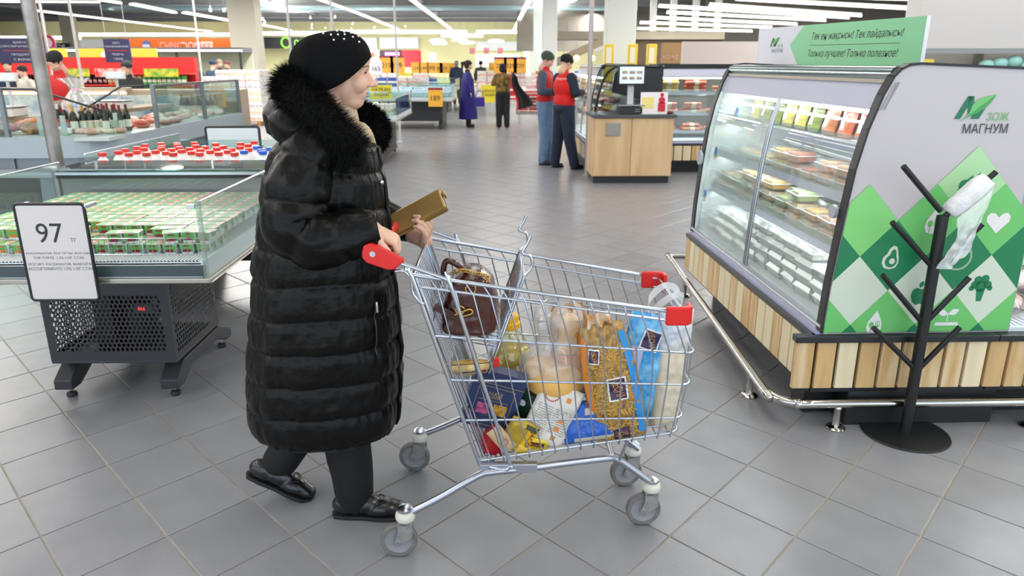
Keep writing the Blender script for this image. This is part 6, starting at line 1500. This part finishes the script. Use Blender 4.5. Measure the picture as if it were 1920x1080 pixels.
# ================================================================== shoppers and staff down the aisle
DENIM = mat('blue_denim','5d7899',.8,noise_=(9,.3),col2='6d87a6'); DDEN = mat('dark_denim','1d2a40',.8,noise_=(14,.3))
figure('man in a green knit hat, red vest and light blue jeans looking down', .80, 12.30, -.35, 1.80, plain('c8191c',.7), DENIM, hat='3e4f40', sleeve_c='4a5668', headpitch=.45, arms=(((.0,-.25,1.13),(.22,-.10,1.12)), ((.0,.25,1.13),(.22,.10,1.12))), legs=(((.03,-.10,.48),(.0,-.12,.08)), ((.02,.10,.48),(.05,.11,.08))))
f = figure('man in a black beanie and red shirt over navy sleeves, seen from behind', 1.06, 11.72, .55, 1.75, plain('d8120f',.7), DDEN, hat='15161a', sleeve_c='1c2536', headpitch=.45, build_=1.10, arms=(((.02,-.25,1.15),(.24,-.14,1.16)), ((.02,.25,1.15),(.24,.12,1.14))), legs=(((.02,-.12,.48),(.10,-.16,.08)), ((-.02,.12,.48),(-.04,.16,.08))))
q = MB(); p = at(1053, 148, 11.48); text(q, 'Magnum', FX(p.x,11.50,p.z), width=.16); q.build('shirt_logo', plain('f0e8e4',.5), f)
f = figure('woman in a long violet coat with a dark ponytail standing in the aisle', -.74, 19.85, .15, 1.70, plain('241a72',.75), '15151a', coat_len=.20, hair=('2a1e1a','tail'), collar='1a1420', shoe='101012', headyaw=.1)
MB().box(-.56,-.30,19.42,19.52,.55,.78).tube(spline([(-.52,19.47,.76),(-.50,19.47,.92),(-.36,19.47,.92),(-.34,19.47,.76)],5),.012,6).build('handbag_body', plain('2c1f86',.5), origin=(-.43,19.47,.55), bevel=.03); o = bpy.data.objects['handbag_body']; o.name = 'handbag'; tag(o, 'violet handbag hanging from the hand of the woman in the violet coat', 'handbag')
f = figure('woman with short black hair in a brown and mustard patterned jacket, seen from behind', .17, 19.5, PI/2, 1.62, mat('camouflage_cloth','8a6a2a',.8,noise_=(14,.4),col2='4a3a1c'), '17171a', hair=('141214','bob'), build_=1.15, shoe='5a5654', arms=(((.08,-.26,1.20),(.26,-.16,1.30)), ((.05,.26,1.18),(.22,.12,1.20))))
t = thing('jacket', 'black jacket with red lining held out by the woman in the patterned jacket', 'jacket', (.62,19.35,.6))
def jk(u, v): return Vector((.42+.10*v+.42*u*(.3+.7*v)-.05*math.sin(v*6), 19.35-.04*math.sin(u*9), 1.42-.95*v+.25*u*(v-.6)))
q = MB(); q.grid(jk, 16, 18); q.build('shell', plain('17171a',.7), t, smooth=0); MB().grid(lambda u, v: jk(u*.14, v)+Vector((-.03,-.03,0)), 5, 18).build('red_lining', plain('c02026',.6), t, smooth=0)
figure('person in a dark blue hooded coat and grey trousers walking away far down the aisle', -1.62, 31.4, PI/2, 1.74, plain('2e3c56',.8), '4a4748', coat_len=.72, hood=True, hair=('8a8580','short'), build_=1.15)
figure('person in a dark grey jacket and black pointed hat far down the aisle', -.66, 33.0, PI/2, 1.74, plain('3a3d40',.8), '8a8f98', hat='141416')
for px, Y, h, c, hat, l, yw in ((14,15.5,1.70,'26364e','1c1a1c','man in a dark blue jacket at the far left edge',-1.2),(42,15.2,1.58,'cfc8b8','2a1c18','person in a pale top partly behind the steel pole',-2),(337,22,1.70,'1c2438','2a2624','shopper in a navy jacket bending over the fruit',-.3),(350,23.3,1.74,'26262a','5c6470','shopper in black with a grey hat by the fruit boxes',-.6),(366,24,1.66,'4a4c50','3a3c40','shopper in grey behind the white card',-1.5),(399,21.3,1.72,'26455e','2a3c50','person in a teal jacket beside the carton stack',1.2),(412,22.3,1.74,'332a34','8a7a6a','woman in a plum jacket with a beige scarf beside the carton stack',-1.0),(427,24,1.70,'5c2028','6a3a40','shopper in a dark red coat behind the cartons',-1.7),(441,26,1.66,'1c1e26','1c1a1c','shopper in black behind the cartons',-1.5),(459,27,1.72,'26384e','16161a','man in a blue jacket and black hat behind the cartons',-1.4)):
    p = at(px, 125, Y); figure(l, p.x, Y, yw, h, plain(c,.8), '26262a', hat=hat, headpitch=.15)
# ================================================================== promo chests down the aisle
def chest(name, label, x0, x1, y0, y1, box='2a2c30', fill=None, trayc=PALE):
    t = thing(name, label, 'freezer', ((x0+x1)/2,(y0+y1)/2,0))
    MB().box(x0+.3,x1-.28,y0+.3,y1-.2,.2,.72).build('machine_box', plain(box,.5), t, bevel=.01); MB().box(x0,x1,y0,y1,.72,.80).build('tray', trayc, t, bevel=.005); MB().box(x0-.01,x1+.01,y0-.015,y1,.70,.73).build('bumper_profile', ALU, t)
    for X in (x0,x1): MB().box(X-.005,X+.005,y0,y1,.80,1.08).build('side_glass', GLASS, t); MB().box(X-.012,X+.012,y0,y1,1.07,1.09).build('rail', plain('b9c4c8',.3), t)
    MB().box(x0,x1,y1-.01,y1,.80,1.08).build('back_glass', GLASS, t); MB().box(x0,x1,y0,y0+.008,.80,.92).build('front_glass', GLASS, t); MB().box(x0,x1,y1-.1,y1,1.08,1.10).build('back_shelf', glass('teal_glass',''), t)
    for x in (x0+.33, x1-.33):
        l_ = MB().prism([(y0+.12,.06),(y0+.12,.12),(y0+.3,.2),(y1-.3,.2),(y1-.12,.12),(y1-.12,.06)], x-.04, x+.04, 'x').build('sled_leg', plain(box,.5), t)
        for y in (y0+.18, y1-.18): MB().cyl((x,y,0),(x,y,.07),.025,.02,10).build('foot', plain('131313',.5), l_)
    return t
def card(x, y, z, w, h, c, s_, label, sub='', tc='2a2420', top=None, group=None, stand=True):
    t = thing('price_card', label, 'price sign', (x,y,z)); MB().box(x-w/2,x+w/2,y,y+.01,z,z+h).build('card', plain(c,.5), t)
    if top: MB().box(x-w/2,x+w/2,y-.004,y,z+h*.88,z+h).build('top_band', plain(top,.5), t)
    q = MB()
    if s_: text(q, s_, FX(x,y-.006,z+h*.45), width=w*.62)
    if sub: text(q, sub, FX(x-w*.2,y-.006,z+h*.72), width=w*.35)
    if q.v: q.build('digits', plain(tc,.5), t)
    if group: t['group'] = group
    if stand: MB().box(x-.01,x+.01,y+.012,y+.03,max(z-.35,0),z+h*.5).build('stem', plain('b0aeac',.4), t)
    return t
gm = {}
def goods(key, col, w, d, h, kind='carton', band=None):
    def mk():
        t = thing(kind, 'x', 'goods'); MB().box(-w/2,w/2,-d/2,d/2,0,h).build('carton' if kind == 'box' else 'wrapper', mat('goods_'+col, col, .5, noise_=(9,.2)), t, bevel=.008)
        if band: MB().box(-w/2-.002,w/2+.002,-d/2-.003,-d/2,h*.25,h*.55).build('printed_band', mat('band_'+band, band, .5, noise_=(30,.4), col2='f0ece4'), t)
        return t
    gm[key] = Maker(mk); return gm[key]
chest('freezer', 'low chiller with jars behind glass just right of the woman fur collar', -3.2,-1.62, 12.2,14.4)
WJ = goods('jar','e9e6de',.12,.12,.17,'milk_carton','c98a4a')
for i in range(9):
    for j in range(3): WJ(-2.95+i*.15, 12.38+j*.2, .80, label='white carton in the near promo chiller, %s row, %s from left' % (('front','middle','back')[j], ORD[i]), group='white cartons in the near promo chiller')
chest('freezer', 'low freezer with pale blue frozen bags and the orange 189 price card', -3.3,-1.10, 18.9,21.2)
BG = goods('ice','c3dcec',.26,.2,.12,'frozen_bag','9fc4de')
for i in range(8):
    for j in range(3): BG(-3.1+i*.26, 19.1+j*.5, .80+.05*j, rr.uniform(-.3,.3), label='pale blue frozen bag, 189 freezer, %s row, %s from left' % (('front','middle','back')[j], ORD[i]), group='frozen bags in the 189 freezer')
chest('freezer', 'long freezer further down the aisle left of the walkers', -3.6,-1.4, 26,29)
for i in range(7): BG(-3.4+i*.3, 26.4, .80, 0, label='pale frozen bag in the far long freezer, %s from left' % ORD[i], group='frozen bags in the far freezer')
p = at(817, 200, 18.85); card(p.x, 18.85, p.z, .36, .46, 'f0b63a', '189', 'orange price card reading 189 with a red top band on the low freezer', top='9a2a34', stand=False)
p = at(715, 186, 17.6); card(p.x, 17.6, p.z, .52, .32, 'e8d83a', '', 'yellow promotion card with two black words right of the woman face', stand=True); o = bpy.context.scene.objects
def two(x, y, z, w, a, b, par): q = MB(); text(q, a, FX(x,y,z+.06), width=w, height=.09); text(q, b, FX(x,y,z-.06), width=w*.8, height=.09); q.build('lettering', plain('2a2a20',.5), par)
two(p.x, 17.59, p.z+.16, .42, 'НАУКАН', 'АКЦИЯ', [c for c in COL.objects if c.name.startswith('price_card')][-1])
p = at(918, 192, 23); cc = card(p.x, 23, p.z, .50, .52, 'e8d83a', '', 'yellow promotion card with two black words left of the patterned jacket'); two(p.x, 22.99, p.z+.28, .40, 'НАУКАН', 'АКЦИЯ', cc)
p = at(706, 141, 20); card(p.x, 20, p.z, .30, .36, 'e6e2ea', '163', 'white price card reading 163 right of the woman hat')
PC = [(725,22,'215'),(746,22,'199'),(780,30,'129'),(795,30,'149'),(810,30,'99'),(822,31,'159'),(833,31,'179'),(845,32,'139'),(925,30,'219'),(938,24,'259'),(957,24,'329'),(975,24,'329')]
for i, (px, Y, s_) in enumerate(PC):
    p = at(px, 137, Y); card(p.x, Y, p.z, .40 if Y < 26 else .36, .48 if Y < 26 else .40, 'f0b040', s_, 'orange price card reading %s, %s of the far row' % (s_, ('first','second','third','fourth','fifth','sixth','seventh','eighth','ninth','tenth','eleventh','twelfth')[i]), top='8a3a48' if Y < 26 else None, group='orange price cards')
# tables with piled goods
def table(x0, x1, y, z, label):
    t = thing('promo_table', label, 'table', ((x0+x1)/2,y,0)); MB().box(x0,x1,y,y+.9,z-.04,z).build('top', plain('cfc9c0',.5), t)
    for x in (x0+.05,x1-.05):
        for yy in (y+.05,y+.85): MB().box(x-.03,x+.03,yy-.03,yy+.03,0,z-.04).build('leg', plain('9a9a98',.4), t)
    return t
GC = [('tissue','f0ecec','c8a0a8'),('red','c8303a','f0e0e0'),('blue','3a5fb8','e8e8f0'),('brown','6a3a22','d8c0a0'),('yel','e6cf3a','f4ecd0'),('wht','ece8e2','d06a6a'),('grn','5a9a4a','e0e8c8'),('org','e08a3a','f4e0c8'),('pnk','e8b4c0','f4e8ec')]
for k, c, b_ in GC: goods(k, c, .30, .24, .22, 'box', b_)
def pile(x0, x1, y, z, rows, keys, place_, group, per=.31):
    short = place_
    n = int((x1-x0)/per)
    for l in range(rows):
        for i in range(n):
            if rr.random() < .12*l: continue
            k = keys[(i//2) % len(keys)]
            gm[k](x0+per*(i+.5), y+.2+rr.uniform(-.03,.05), z+l*.223, rr.uniform(-.08,.08), label='%s box, %s, layer %s, %s from left' % ({'tissue':'white and pink','red':'red','blue':'blue','brown':'brown','yel':'yellow','wht':'white','grn':'green','org':'orange','pnk':'pink'}[k], short, ('one','two','three','four')[l], ORD[i]), group=group)
table(-4.9,-1.9,22.5,.55,'promo table with white and blue packs right of the woman face'); pile(-4.8,-2.0,22.5,.55,3,['tissue','tissue','blue','wht'],'near promo table','boxes on the near promo table')
table(-5.2,-1.9,29.5,.6,'promo table with mixed boxes left of the blue coat'); pile(-5.1,-2.0,29.5,.6,3,['brown','tissue','yel','wht','blue'],'table left of blue coat','boxes on the far promo table')
table(-.9,3.0,24.2,.5,'promo table with red and white packs behind the patterned jacket'); pile(-.6,2.6,24.2,.5,4,['wht','red','pnk','org'],'table behind patterned jacket','boxes behind the patterned jacket')
table(-9.5,-2.5,37,.6,'long far table of goods below the red shop block'); pile(-9.4,-2.6,37,.6,3,['wht','org','yel','tissue','grn'],'long far table','boxes on the long far table')
table(-.5,4.5,38,.6,'far table of goods at the end of the aisle'); pile(-.4,4.4,38,.6,3,['tissue','blue','wht'],'table at aisle end','boxes at the end of the aisle')
t = thing('pallet_cart', 'wire cart heaped with red and white packets beside the patterned jacket', 'cart', (.95,20.8,0))
MB().box(.55,1.4,20.5,21.2,.28,.34).build('platform', plain('9a9a94',.4), t)
for x in (.63,1.3): MB().tube([(x,20.55,0),(x,20.55,.3)], .03, 8).build('leg', CHROME, t); 
for x in (.6,1.35): MB().tube([(x,20.5,.3),(x,20.5,.95)], .015, 6).build('post', CHROME, t)
RP = goods('redpack','c2443c',.16,.12,.09,'packet','efe6e0')
for l in range(6):
    for i in range(5): RP(.65+i*.155+rr.uniform(-.02,.02), 20.62+.1*(l % 2), .34+l*.092, rr.uniform(-.3,.3), label='red and white packet on the wire cart, layer %s, %s from left' % (ORD[l], ORD[i]), group='packets on the wire cart')
# cartons on a pallet
t = thing('pallet', 'wooden pallet under the stack of white cartons left of the woman', 'pallet', (-7.0,20.6,0)); 
for k in range(6): MB().box(-7.85,-6.3,20.3+k*.19,20.42+k*.19,.10,.13).build('board', plain('b08a5a',.7), t)
for x in (-7.75,-7.08,-6.4): MB().box(x-.05,x+.05,20.3,21.35,0,.10).build('bearer', plain('a07a4c',.7), t)
CTN = [goods('cw','efecea',.37,.33,.16,'carton','5a5a9a'), goods('cr','f2eeec',.37,.33,.16,'carton','c04038'), goods('co','efe9e0',.37,.33,.16,'carton','e0a040')]
for l in range(8):
    for i in range(4):
        for j in range(3):
            if j and i < 3 and l < 7: continue
            if l == 7 and i == 0: continue
            CTN[(l+(i > 1)) % 3 if l != 3 else 2](-7.64+i*.39, 20.5+j*.35, .13+l*.165, 0, label='white drink carton, %s band, layer %s of pallet stack, %s column, %s' % (('blue','red','orange')[(l+(i > 1)) % 3 if l != 3 else 2], ('one','two','three','four','five','six','seven','eight')[l], ('left','second','third','right')[i], ('front','middle','back')[j]), group='cartons on the pallet')
SKB = goods('sack','e9e6df',.56,.4,.14,'sack')
for l in range(9):
    for i in range(2): SKB(-7.45+i*.58, 23.6, .0+l*.142, rr.uniform(-.05,.05), label='white flour sack right of the cartons, layer %s, %s' % (('one','two','three','four','five','six','seven','eight','nine')[l], ('left','right')[i]), group='flour sacks')
# fruit and grocery area, far left
t = thing('produce_stand', 'black-framed produce stand with lit canopy behind the deli', 'stand', (-10,24,0))
MB().box(-14.2,-7.9,24.6,25.4,.0,.8).build('bench', plain('6a6a60',.6), t); MB().box(-14.2,-8.0,24.4,25.4,1.95,2.1).build('canopy', plain('5a5c60',.5), t); MB().box(-14.2,-8.0,24.39,24.41,1.98,2.03).build('canopy_light', mat('canopy_light','ffffff',.4,emit=3), t); MB().box(-14.2,-8.0,25.38,25.44,.8,1.95).build('back_mirror', plain('c8cbb4',.3), t)
for x in (-14.1,-12.1,-10.1,-8.1): MB().box(x-.03,x+.03,24.45,24.51,.8,1.95).build('post', plain('26282a',.5), t)
FRC = {'apple':'7fae3a','tomato':'c8402a','orange':'e08a2a','melon':'d8b44a','cabbage':'9fc07a'}
def crate_(n, c):
    def mk():
        t = thing('fruit_crate','x','crate'); MB().box(-.28,.28,-.2,.2,0,.03).box(-.28,.28,-.2,-.185,.03,.14).box(-.28,-.265,-.2,.2,.03,.14).box(.265,.28,-.2,.2,.03,.14).build('crate', plain('3f9a4a' if n != 'orange' else 'd8862a',.6), t)
        q = MB(); [q.ell((-.2+.1*(i % 5),-.12+.09*(i//5),.12),(.05,.05,.05),8,5) for i in range(20)]; o = q.build('fruit', plain(c,.45), t, smooth=0); o['kind'] = 'stuff'; return t
    return Maker(mk)
FCR = [(n, crate_(n,c)) for n, c in FRC.items()]
for i in range(10):
    for j in range(2):
        n, mk = FCR[(i//2+j) % 5]; mk(-13.8+i*.62, 24.75+.42*j, .8+.18*j, 0, label='%s crate of %ss on produce stand, %s from left, %s row' % ('orange' if n == 'orange' else 'green', n, ('first','second','third','fourth','fifth','sixth','seventh','eighth','ninth','tenth')[i], ('front','back')[j]), group='fruit crates on the produce stand')
BXB = goods('bxb','b98a58',.55,.4,.24,'box')
for i in range(3):
    for l in range(4): BXB(-7.55-i*.6+.9*0-1.2, 19.2, .0+l*.245, 0, label='brown fruit box beside the shoppers, %s column, level %s' % (('right','middle','left')[i], ('one','two','three','four')[l]), group='brown fruit boxes')
t = thing('shelving', 'red supermarket shelving with bottles and juice behind the far deli ledge', 'shelf', (-8.7,17.5,0))
MB().box(-11.5,-7.0,17.9,18.1,0,1.75).build('back', plain('c02a26',.5), t)
for z in (.9,1.15,1.4): MB().box(-11.5,-7.0,17.5,17.9,z-.03,z).build('board', plain('d8322c',.4), t)
BOT = [goods('cola','3a1412',.07,.07,.2,'bottle','c8302a'), goods('juice','e8842a',.09,.08,.2,'juice_carton','f0c06a'), goods('lime','4fae4a',.09,.08,.2,'juice_carton','d8ecc0')]
for z, w_ in ((1.15,0),(.9,1)):
    for i in range(38):
        k = 0 if i < 22 else 1 if i < 29 else 2; BOT[k](-11.3+i*.112, 17.62, z, 0, label='%s, %s shelf of red shelving, %s from left' % (('dark cola bottle','orange juice carton','green juice carton')[k], ('lower','upper')[z > 1], ORD[i]), group='drinks on the red shelving')
for x0, x1, c, l, tx in ((-11.4,-10.1,'e9d34a','yellow banner with a white cloud shape, left of two over the drinks shelves',''),(-9.9,-8.0,'e9d34a','yellow banner with a white cloud shape, right of two over the drinks shelves','')):
    t = thing('banner', l, 'banner', ((x0+x1)/2,18.3,1.8)); MB().box(x0,x1,18.3,18.32,1.5,1.95).build('cloth', plain(c,.5), t); q = MB(); [q.ell(((x0+x1)/2+dx,18.29,1.8),(.22,.01,.11),12,6) for dx in (-.15,.15)]; q.build('cloud', plain('f6f2e4',.5), t)
for x, c, l in ((-9.6,'e9d34a','yellow and green'),(-8.7,'d8302c','red'),(-7.6,'e0c83a','yellow')):
    o = MB().box(x-.38,x+.38,17.45,17.48,1.32,1.5).build('shelf_banner', mat('shb_'+c,c,.5,noise_=(8,.4),col2='5aa03a' if c[0] == 'e' else 'e8e0d0'), origin=(x,17.45,1.32)); tag(o, l+' printed strip on top of the red drinks shelving, near the grey beret' if l != 'yellow' else 'yellow printed strip on the red shelving just right of the grey beret', 'sign')
t = thing('wall_shelf', 'wall cabinet of pale blue tubs at the far left edge', 'shelf', (-12.3,16.5,0)); MB().box(-14.5,-11.7,16.6,16.8,0,1.9).build('back', plain('20242c',.5), t)
for i in range(7):
    for j in range(5): MB().cbox((-14.2+i*.38,16.5,.55+j*.28),(.30,.2,.22)).build('tub', mat('blue_tub','a9c0e0',.3,noise_=(6,.2)), t, bevel=.02)
def farm_banner(px, Y, w, h, label):
    p = at(px, 95, Y); x, z = p.x, p.z; t = thing('banner', label, 'banner', (x,Y,z)); MB().box(x-w/2,x+w/2,Y,Y+.03,z-h/2,z+h/2).build('board', plain('383658',.5), t)
    q = MB(); text(q, 'ШАРУА', FX(x,Y-.004,z+h*.33), width=w*.28, height=h*.08); text(q, 'ҚОЖАЛЫҒЫНЫҢ ӨНІМІ', FX(x,Y-.004,z+h*.17), width=w*.9, height=h*.09); text(q, 'ПРОДУКТЫ', FX(x,Y-.004,z-h*.16), width=w*.44, height=h*.10); text(q, 'С ФЕРМЫ', FX(x,Y-.004,z-h*.35), width=w*.38, height=h*.10); q.build('lettering', plain('d8d6e2',.5), t)
    MB().box(x-w*.38,x+w*.38,Y-.004,Y,z-.008,z+.008).build('red_rule', plain('b03a4a',.5), t)
    for s in (-1,1): MB().box(x+s*w*.4-.005,x+s*w*.4+.005,Y+.01,Y+.02,z+h/2,4.92).build('hanging_wire', plain('9a9a98',.4), t)
farm_banner(40, 13.6, .82, .42, 'dark purple hanging banner with white lettering at the far left')
farm_banner(220, 15.2, .50, .44, 'dark purple hanging banner with white lettering left of the orange shop sign')
# shop fronts on the far wall -------------------------------------
def wbox(name, px0, px1, py0, py1, Y, m, label=None, cat='sign', dep=.12, par=None):
    a = at(px0, py1, Y); b = at(px1, py0, Y); q = MB().box(a.x,b.x,Y,Y+dep,a.z,b.z)
    if par is not None: return q.build(name, m, par)
    o = q.build(name, m, origin=(a.x,Y,a.z)); return tag(o, label, cat)
t = thing('shop_sign', 'long orange shop sign with a house emblem and outlined letters on the far wall', 'sign', tuple(at(340,85,58)))
wbox('board', 225, 440, 72, 98, 58, plain('f07020',.5), par=t, dep=.3)
def wtext(s_, px0, px1, py0, py1, Y, m, par):
    a = at(px0, py1, Y); b = at(px1, py0, Y); q = MB(); text(q, s_, FX((a.x+b.x)/2,Y,(a.z+b.z)/2), width=b.x-a.x, height=b.z-a.z); q.build('lettering', m, par)
wtext('CHNO', 300, 342, 79, 92, 57.95, plain('f6c4b8',.5), t); wtext('DOM', 342, 375, 79, 92, 57.95, plain('dfe4f2',.5), t); wbox('domain_tag', 378, 398, 78, 92, 57.95, plain('f4d8d0',.5), par=t, dep=.02); wtext('KZ', 381, 395, 81, 90, 57.9, plain('f07020',.5), t)
wbox('house', 268, 280, 82, 92, 57.95, plain('dfe4f2',.5), par=t, dep=.02); a = at(274,77,57.95); MB().prism([(a.x-.38,a.z-.2),(a.x+.38,a.z-.2),(a.x,a.z+.08)],57.9,57.95).build('house_roof', plain('5a6ab0',.5), t)
wbox('green_end', 436, 442, 72, 98, 57.9, plain('7fc86a',.5), par=t, dep=.05)
wbox('fascia', 240, 470, 98, 112, 58.2, plain('e8e6b8',.5), 'pale yellow fascia under the orange shop sign', 'fascia', .3)
t = thing('shop_sign', 'black shop sign with a lime green ring emblem left of the woman hat', 'sign', tuple(at(520,80,58))); wbox('board', 487, 600, 70, 91, 58, plain('23282c',.5), par=t, dep=.3)
a = at(536,80,57.9); MB().tube([(a.x+.33*math.cos(k),57.9,a.z+.36*math.sin(k)) for k in np.linspace(0,2*PI,20,endpoint=False)], .07, 6, closed=True).build('ring', mat('lime_print','8fe04a',.5,emit=.3), t); wtext('our', 552, 580, 74, 88, 57.9, mat('lime_print',''), t)
t = thing('shop_sign', 'black sign with white letters behind the steel pole', 'sign', tuple(at(110,88,40))); wbox('board', 62, 130, 81, 95, 40, plain('14161a',.5), par=t, dep=.3); wtext('ICS', 101, 122, 84, 93, 39.9, plain('f0f0f0',.5), t)
t = thing('round_sign', 'round magenta and white sign behind the steel pole', 'sign', tuple(at(88,82,30))); a = at(89,80,30); MB().cyl((a.x,30,a.z),(a.x,30.1,a.z),.28,.28,20).build('disc', plain('c83a6a',.5), t); MB().cyl((a.x,29.98,a.z),(a.x,30,a.z),.18,.18,20).build('inner', plain('f0d8e0',.5), t); MB().box(a.x-.01,a.x+.01,30.03,30.06,a.z+.28,4.92).build('wire', plain('9a9a98',.4), t)
for i, (a0,a1,b0,b1) in enumerate(((608,640,70,92),(712,784,70,91),(893,975,78,95),(648,706,70,92),(150,232,74,92))): wbox('wall_panel', a0,a1,b0,b1,59.6,plain('e9eeee',.4),'large white panel on the far yellow wall, %s' % ('above the woman forehead','left of centre','above the aisle end','right of the woman hat','left of the orange sign')[i],'panel')
t = thing('shop', 'red shop block with a black neighbour and pink screen far behind the price cards', 'shop', tuple(at(740,110,50))); wbox('red_block', 753,788,94,126,50,plain('d8202e',.5),par=t,dep=.5); wbox('black_block', 712,753,94,112,50,plain('26181c',.5),par=t,dep=.5); wbox('pink_screen', 722,749,98,107,49.9,mat('pink_screen','e070d8',.4,emit=1),par=t,dep=.05); wbox('pale_block', 690,712,94,126,50,plain('e8e0dc',.5),par=t,dep=.5); wbox('red_spot', 695,702,98,106,49.9,plain('e05038',.5),par=t,dep=.05)
for i, px in enumerate((885,912,938)): wbox('poster', px-5,px+5,90,101,48,mat('red_poster','e0506a',.5,noise_=(20,.4),col2='f0b8c0'),'small red hanging poster over the aisle end, %s of three' % ('left','middle','right')[i],'poster',.03)
wbox('lit_display', 805,817,99,120,45,mat('lit_display','c8c8e0',.4,noise_=(5,.4),emit=.6),'tall lit white display left of the aisle end','display',.1)
wbox('entrance_glazing', 892,975,102,125,59.4,mat('entrance_daylight','dcecf4',.3,emit=.9),'pale blue glazed entrance on the far wall at the aisle end','window',.1)
for px in (988,1005): 
    a = at(px,125,57); MB().box(a.x-.25,a.x+.25,57,57.1,0.2,3.2).build('window_2', mat('entrance_daylight',''), origin=(a.x,57,0))['kind'] = 'structure'
# ================================================================== right-hand hall
HALL = plain('6b655d',.7)
struct(MB().box(9.0,26,33,33.3,0,4.92), 'wall_hall', mat('hall_back','7b756b',.7,noise_=(.5,.35)))
struct(MB().box(1.2,9.0,44,44.3,2.3,4.92), 'wall_upper', mat('hall_back',''))
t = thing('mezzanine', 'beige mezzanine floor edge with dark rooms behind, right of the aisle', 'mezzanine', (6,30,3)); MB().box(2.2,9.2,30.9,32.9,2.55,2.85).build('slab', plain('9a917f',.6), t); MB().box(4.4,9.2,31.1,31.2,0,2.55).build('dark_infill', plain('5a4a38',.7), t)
for x in (5.5,6.3,7.1,8.0,8.9): MB().box(x-.12,x+.12,30.95,31.15,2.85,4.9).build('post', plain('b9beb8',.5), t)
t = thing('staircase', 'beige staircase slanting down behind the red shirt man', 'stairs', (3,28,0)); q = MB(); q.add([(2.0,28,1.7),(5.0,28,3.0),(5.0,28,2.75),(2.0,28,1.4),(2.0,28.8,1.7),(5.0,28.8,3.0),(5.0,28.8,2.75),(2.0,28.8,1.4)], [(0,1,2,3),(7,6,5,4),(0,4,5,1),(3,2,6,7),(0,3,7,4),(1,5,6,2)]); q.build('flight', plain('8a7f6c',.6), t)
WL = mat('warm_bulb','ffc878',.4,emit=8)
def wb():
    t = thing('pendant_bulb','x','lamp'); MB().ell((0,0,0),(.10,.10,.10),10,8).build('bulb', WL, t, smooth=0); MB().cyl((0,0,.1),(0,0,1.2),.008,.008,6).build('cord', plain('8c8f90',.6), t); return t
WB = Maker(wb)
for i, px in enumerate((1057,1063,1081,1110)): p = at(px,109,27); WB(p.x,27,p.z,label='warm glowing pendant bulb above the red shirt man, %s from left' % ORD[i],group='warm pendant bulbs')
o = MB().box(*(lambda a,b:(a.x,b.x))(at(1240,0+120,17),at(1290,120,17)),17,17.1,1.62,2.05).build('brown_board', mat('brown_board','a58254',.6), origin=(4.2,17,1.6)); tag(o,'brown cardboard-coloured shop board with faint pink letters behind the sausage chiller','sign')
q = MB(); p = at(1258,107,16.95); text(q,'КОФЕ',FX(p.x,16.98,p.z),width=.34); q.build('lettering', plain('d8a8a0',.5), o)
a = at(1279,125,15); b = at(1415,95,15); o = struct(MB().box(a.x,b.x+.3,15,15.15,1.35,2.02),'wall_low', plain('dccfca',.5))
for i, px in enumerate((1142,1186,1222)):
    p = at(px,120,18); t = thing('yellow_display','yellow upright display panel with pale window behind the sausage chiller, %s of three' % ('left','middle','right')[i],'display',(p.x,18,0)); MB().box(p.x-.11,p.x+.11,18,18.2,0,2.05).build('panel', plain('e8cc48',.5), t, bevel=.02); MB().box(p.x-.075,p.x+.045,17.99,18,1.62,1.97).build('pale_window', plain('f2ead0',.5), t)
for i, px in enumerate((1155,1163,1175)): 
    p = at(px,60,24+i); pole(px,60,22+i*.5,.05,'slim white pipe standing close left of the wide white column, %s' % ('left','middle','right')[i], m=plain('d9ddd9',.4))
# grey bulkhead and shelf at upper right
t = thing('bulkhead', 'pale grey signless bulkhead over the wall shelves at the right edge', 'panel', (6,7.6,1.8)); MB().box(4.2,9,7.6,7.9,1.72,2.62).build('panel', plain('c9c4c2',.5), t); MB().box(4.2,9,7.55,7.6,1.70,1.75).build('lower_trim', plain('8f9090',.4), t); MB().box(4.2,9,8.0,8.1,0,1.72).build('shelf_back', plain('c4bfb6',.5), t); MB().box(4.2,9,7.5,8.0,1.50,1.54).build('shelf', plain('b9b4aa',.5), t)
MB().box(5.05,5.12,7.95,8.0,0,1.72).build('upright', plain('8a8878',.5), t)
for x in (4.25, 8.9): MB().box(x-.04,x+.04,7.6,7.9,0,1.72).build('leg', plain('b9b4aa',.5), t)
MB().box(4.2,9,7.6,7.9,2.62,2.66).build('top_trim', plain('a9a6a2',.4), t)
TQ = mat('turquoise_pack','9fd4cc',.4)
def tq(m_):
    def mk(): t = thing('bag','x','packet'); MB().ell((0,0,.05),(.075,.06,.055),12,8).build('pack', m_, t, smooth=0); return t
    return Maker(mk)
T1, T2 = tq(TQ), tq(plain('d8c4c0',.45))
for i in range(16): (T1 if i < 8 or i % 5 == 0 else T2)(4.95+i*.14, 7.62, 1.54+.02*(i % 3), 0, label='%s round packet on the high shelf at the right edge, %s from the left' % ('turquoise' if i < 8 or i % 5 == 0 else 'pale pink', ('first','second','third','fourth','fifth','sixth','seventh','eighth','ninth','tenth','eleventh','twelfth','thirteenth','fourteenth','fifteenth','sixteenth')[i]), group='round packets on the high shelf')
p = at(1737,120,7.4); card(p.x,7.4,p.z,.14,.045,'e8c83a','','small yellow shelf card right of the green header board',stand=False);
